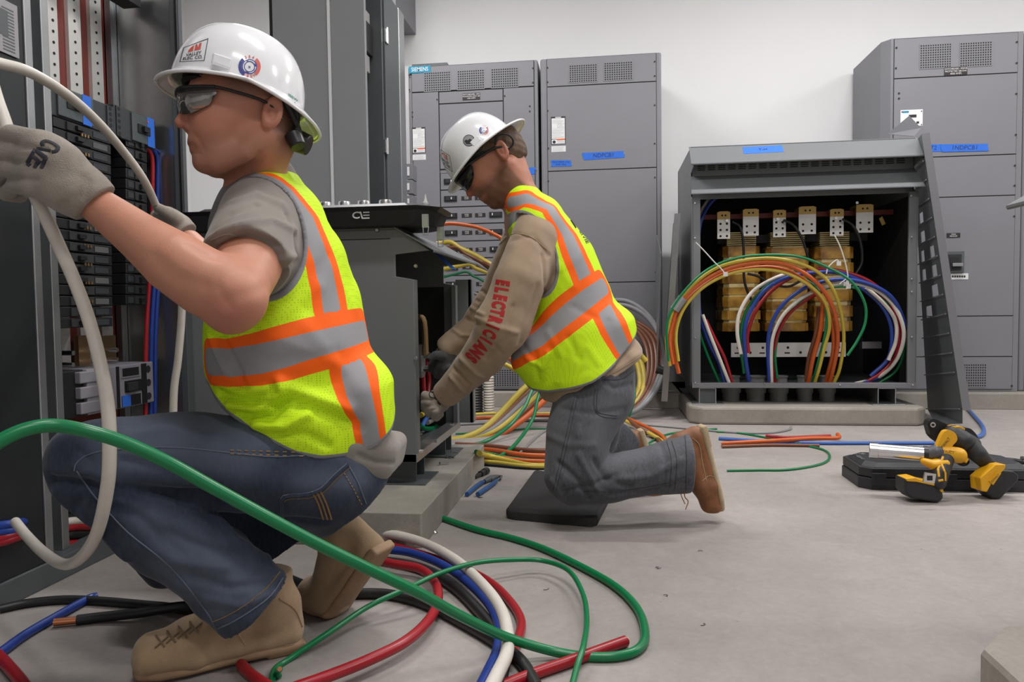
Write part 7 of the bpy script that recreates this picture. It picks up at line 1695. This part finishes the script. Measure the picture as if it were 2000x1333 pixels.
# small bits: a washer on the floor, screws on the pad
b = MB(); b.tube([pz(850, 1042)+V(.006*math.cos(a), .006*math.sin(a), .003) for a in np.linspace(0, 6.28, 13)], .0025, 6); tag(b.build('washer', M['steel'], smooth=True), 'small washer on the floor near the corner of the small concrete pad', 'washer')
for k, (x, y) in enumerate(((874, 893), (882, 885), (860, 906))):
    b = MB(); p = pz(x, y, .105); b.cyl(p, p+V(.03, .012*(k-1), .0), .003, .003, 8); b.cyl(p, p-V(.004, 0, 0), .006, .006, 8); tag(b.build('loose_screw', M['steel'], smooth=True), ['loose bright screw in the middle of the small concrete pad', 'loose bright screw nearest the open transformer on the small pad', 'loose screw beside the black foot plate'][k], 'screw', 'loose screws on the small pad')
b = MB(); p = pz(938, 973); b.tube([p+V(.01*math.cos(a), .004*math.sin(a), .001) for a in np.linspace(0, 5.2, 10)], .0008, 5); tag(b.build('wire_scrap', M['black']), 'curl of black wire scrap in front of the blue pliers', 'wire scrap', 'wire scraps on the floor')
for k, (x, y) in enumerate(((1368, 1078), (1285, 1110), (1288, 1112), (1067, 1153), (1372, 1222), (1299, 1165))):
    b = MB(); p = pz(x, y); b.tube([p+V(.006*math.cos(a+k), .004*math.sin(a*1.3+k), .001+.0005*a) for a in np.linspace(0, 3.5, 8)], .0007, 5); tag(b.build('wire_scrap', M['blackm']), ['tiny wire scrap on the floor below the kneeling boot, farthest back', 'tiny wire scrap left of a pair in the middle of the open floor', 'tiny wire scrap right of a pair in the middle of the open floor', 'tiny wire scrap just right of the looping thick green cable', 'tiny wire scrap on the open floor, nearest the bottom right pad', 'tiny wire scrap between the green loop and the nearest scrap'][k], 'wire scrap', 'tiny wire scraps on the open floor')

# black die case on the floor
CS = [pz(1650, 928), pz(1682, 957), pz(1990, 966), pz(1935, 905)]
q0, q1 = CS[0], CS[1]; fx = (pz(1960, 962)-pz(1684, 957)).normalized(); fy = Vector((0, 0, 1)).cross(fx); Wc, Dc_ = .60, .26
CC = thing('tool_case', 'flat black plastic tool case lying on the floor under the yellow power tools', 'tool case', q1+fx*Wc/2+fy*Dc_/2)
def cb(b, x0, x1, y0, y1, z0, z1, ch, mi=0, tin=0):
    def oc(e, z): return [q1+fx*x+fy*y+V(0, 0, z) for x, y in ((x0+ch+e, y0+e), (x1-ch-e, y0+e), (x1-e, y0+ch+e), (x1-e, y1-ch-e), (x1-ch-e, y1-e), (x0+ch+e, y1-e), (x0+e, y1-ch-e), (x0+e, y0+ch+e))]
    a, c = oc(0, z0), oc(tin, z1); b.add(a+c, [tuple(range(7, -1, -1)), tuple(range(8, 16))]+[(i, (i+1) % 8, (i+1) % 8+8, i+8) for i in range(8)], mi)
M['case'] = mat('case_plastic', (.022, .023, .026, 1), .5, bump=.3, bscale=220, var=.15)
b = MB(); cb(b, 0, Wc, 0, Dc_, 0, .042, .035); b.build('case_bottom', M['case'], CC, bevel=.003)
b = MB(); cb(b, .003, Wc-.003, .003, Dc_-.003, .045, .078, .035, 0, .0); cb(b, .015, Wc-.015, .015, Dc_-.015, .078, .094, .035, 0, .02); b.build('case_lid', M['case'], CC, bevel=.003)
for x in (.06, .30, .50):
    b = MB(); b.obox(q1+fx*x-fy*.003+V(0, 0, .04), fx*.024, fy*.004, (0, 0, .022)); b.obox(q1+fx*x-fy*.007+V(0, 0, .04), fx*.012, fy*.002, (0, 0, .012)); b.build('case_latch', M['case'], CC, bevel=.001)
b = MB(); add_text(b, 'C \\E', q1+fx*.05+fy*.19+V(0, 0, .0945), fx*.03, fy*.03, .0005); add_text(b, 'CC-J1-12', q1+fx*.035+fy*.12+V(0, 0, .0945), -fy*.018, fx*.018, .0005); b.build('marker_letters', M['labelgray'], CC)

# ---- yellow and black power tools
YL = mat('tool_yellow', (.72, .36, .008, 1), .4); BK = mat('tool_black', (.018, .018, .02, 1), .5, bump=.2, bscale=150); SV = M['steel']; GRT = mat('tool_grey', (.09, .09, .10, 1), .45)
# tool 1: cylindrical press head pointing left, resting on the case
T1 = thing('power_tool', 'yellow and black cordless tool with a long silver barrel lying across the case', 'power tool', pz(1815, 975))
D1 = lambda x, y, d: pd(x, y, d)
ba, bb_, bc = D1(1700, 880, 2.62), D1(1805, 888, 2.55), D1(1835, 884, 2.53)
b = MB(); d = (bb_-ba).normalized(); b.cyl(ba, bb_, .027, .026, 28); b.build('barrel', mat('brushed_aluminium', (.75, .75, .76, 1), .22, 1), T1, smooth=True)
b = MB(); b.cyl(ba-d*.004, ba+d*.026, .0285, .0285, 28); b.build('barrel_ring', SV, T1, smooth=True, bevel=.002)
b = MB(); b.cyl(bb_-d*.002, bb_+d*.012, .029, .029, 28); b.build('barrel_collar', M['black'], T1, smooth=True)
def tbody(nm, chain_, m, par, lat, res=.0028, cuts=(), k=.008):
    P = np.array([n[0] for n in chain_]); sd = SDF(P.min(0)-.06, P.max(0)+.06, res); sd.chain(chain_, k, lat)
    for c in cuts: sd.box(*c, op='s')
    return organic(nm, sd, m, par, relax=1)
n1 = CF
g1, _ = tbody('gear_housing', [(bb_+d*.012, .026), (D1(1830, 884, 2.53), .027), (D1(1838, 888, 2.53), .022)], GRT, T1, n1)
g1, _ = tbody('motor_housing', [(D1(1838, 884, 2.53), .026, 1.0), (D1(1872, 890, 2.52), .027, 1.0)], YL, T1, n1)
g1, _ = tbody('lower_shroud', [(D1(1806, 902, 2.52), .012, 1.6), (D1(1822, 908, 2.51), .017, 1.5), (D1(1842, 905, 2.51), .020, 1.4)], YL, T1, n1)
g1, _ = tbody('grip', [(D1(1845, 898, 2.52), .030, .9), (D1(1838, 925, 2.49), .026, .85), (D1(1834, 944, 2.48), .023, .85)], BK, T1, n1)
bg_ = bvh_of(g1)
for L in ([(1832, 915), (1834, 932)], [(1838, 905), (1846, 925), (1846, 940)], [(1833, 940), (1842, 938)], [(1842, 892), (1838, 905), (1833, 915)]):
    P = on_surface(bg_, L, .0005, 4)
    if len(P) > 1: s = MB(); s.tube(P, .0035, 8, flat=(CO-P[0]).normalized()); s.build('grip_inlay', YL, g1)
def batt(pq, D, par, m, wz=.04, yel=True):
    # battery block from photo corners (front face), with real depth away from the camera
    P = [pd(x, y, D) for x, y in pq]; dv = Vector((CF.x, CF.y, 0)).normalized()*wz*2; b = MB(); b.prism(P, dv); return b.build('battery', m, par, bevel=.008, seg=3)
b1 = batt([(1768, 935), (1840, 946), (1844, 974), (1834, 984), (1780, 974), (1768, 962)], 2.475, T1, BK, .035)
b = MB(); P = [pd(x, y, 2.472) for x, y in ((1770, 936), (1788, 934), (1806, 940), (1838, 946), (1845, 964), (1838, 962), (1832, 951), (1790, 942), (1772, 941))]; b.prism(P, Vector((CF.x, CF.y, 0))*.06); b.build('battery_shoe', YL, T1, bevel=.002)
b = MB(); o_ = pd(1815, 934, 2.43); b.obox(o_, CR*.019-CU*.003, CF*.003, CU*.016+CR*.003, 0); b.obox(o_-CF*.0035, CR*.009, CF*.001, CU*.008, 1); b.build('belt_clip', [SV, M['void']], T1, bevel=.001)
b = MB(); c = pd(1850, 883.5, 2.478); add_text(b, 'DEWALT', c, CR*.0115-CU*.002, CU*.0125, .0); b.build('maker_name', M['print'], T1)
# tool 2: band saw like tool with a round black head
T2 = thing('power_tool', 'yellow and black cordless tool with a round black cutter head, standing behind the silver barrel', 'power tool', pz(1900, 960))
def disc_poly(b, pix, D, th, mi=0): b.prism([pd(x, y, D) for x, y in pix], CF*th, mi)
b = MB(); disc_poly(b, crv((1812, 830), (1815, 822), (1822, 818), (1832, 821), (1850, 829), (1864, 836), (1868, 850), (1858, 862), (1842, 868), (1825, 858), (1814, 845), n=3)[:-1], 2.60, .03); b.build('cutter_head', M['black'], T2, bevel=.004)
b = MB(); p = pd(1820.5, 830, 2.598); b.cyl(p-CF*.006, p, .0095, .0095, 16, 0); b.cyl(p-CF*.008, p-CF*.005, .005, .005, 6, 1); b.build('head_bolt', [SV, M['void']], T2)
m2, _ = tbody('motor_housing', [(D1(1862, 850, 2.58), .034, 1.1), (D1(1880, 862, 2.56), .036, 1.1), (D1(1897, 868, 2.58), .030, 1.1)], BK, T2, n1)
b = MB(); disc_poly(b, crv((1840, 850), (1846, 842), (1856, 841), (1867, 848), (1870, 860), (1862, 870), (1856, 878), (1840, 876), (1829, 878), (1833, 866), n=3)[:-1], 2.515, .02); b.build('side_cover', YL, T2, bevel=.002)
b = MB(); c = pd(1846, 868, 2.513); add_text(b, 'DEWALT', c, (CU*.8+CR*.6)*.013, (CU*.6-CR*.8)*.015, .0); b.build('maker_name', M['print'], T2)
b = MB(); disc_poly(b, [(1862, 834), (1876, 833), (1886, 838), (1884, 842), (1866, 840)], 2.56, .05); disc_poly(b, [(1855, 880), (1876, 882), (1893, 898), (1888, 906), (1876, 892)], 2.50, .04); b.build('yellow_trim', YL, T2, bevel=.002)
b = MB(); disc_poly(b, crv((1884, 836), (1896, 838), (1908, 850), (1912, 862), (1908, 874), (1896, 872), (1886, 856), n=3)[:-1], 2.57, .05); b.build('rear_guard', M['black'], T2, bevel=.004)
g2, _ = tbody('grip', [(D1(1893, 870, 2.56), .032, .95), (D1(1910, 888, 2.54), .030, .9), (D1(1922, 900, 2.54), .026, .85), (D1(1934, 912, 2.55), .024, .9)], BK, T2, n1)
g5, _ = tbody('lower_frame', [(D1(1866, 885, 2.57), .020, 1.3), (D1(1880, 900, 2.58), .020, 1.3)], BK, T2, n1)
b = MB(); disc_poly(b, [(1915, 935), (1945, 908), (1965, 908), (1963, 917), (1940, 940), (1928, 962), (1917, 960)], 2.485, .06); b.build('battery_shoe', YL, T2, bevel=.003)
b2_ = batt([(1930, 945), (1952, 918), (1978, 920), (1992, 930), (1990, 940), (1955, 976), (1938, 975), (1920, 958)], 2.51, T2, BK, .035)
b = MB(); disc_poly(b, [(1932, 940), (1948, 922), (1956, 925), (1940, 948)], 2.481, .004); b.build('battery_label', YL, T2)
b = MB(); add_text(b, 'DEWALT', pd(1944, 935, 2.479), (CR*.7+CU*.72)*.009, (CU*.7-CR*.72)*.010, 0); add_text(b, 'XR', pd(1950, 930, 2.479)+CR*.008-CU*.012, (CR*.7+CU*.72)*.018, (CU*.7-CR*.72)*.018, 0); b.build('battery_print', M['print'], T2)
# power cord at the right edge
cable(fl([(1942, 900, .01), (1970, 899), (2000, 903), (2040, 905)], .010), .010, 'k', 'black cord end running off the right edge behind the power tools', tip=())
b = MB(); P = fl([(1994, 899, .004), (2012, 900, .004)], .012); b.cyl(P[0], P[1], .016, .014, 16); tag(b.build('cord_plug', M['black'], smooth=True), 'black plug lying on the floor at the right frame edge', 'plug')
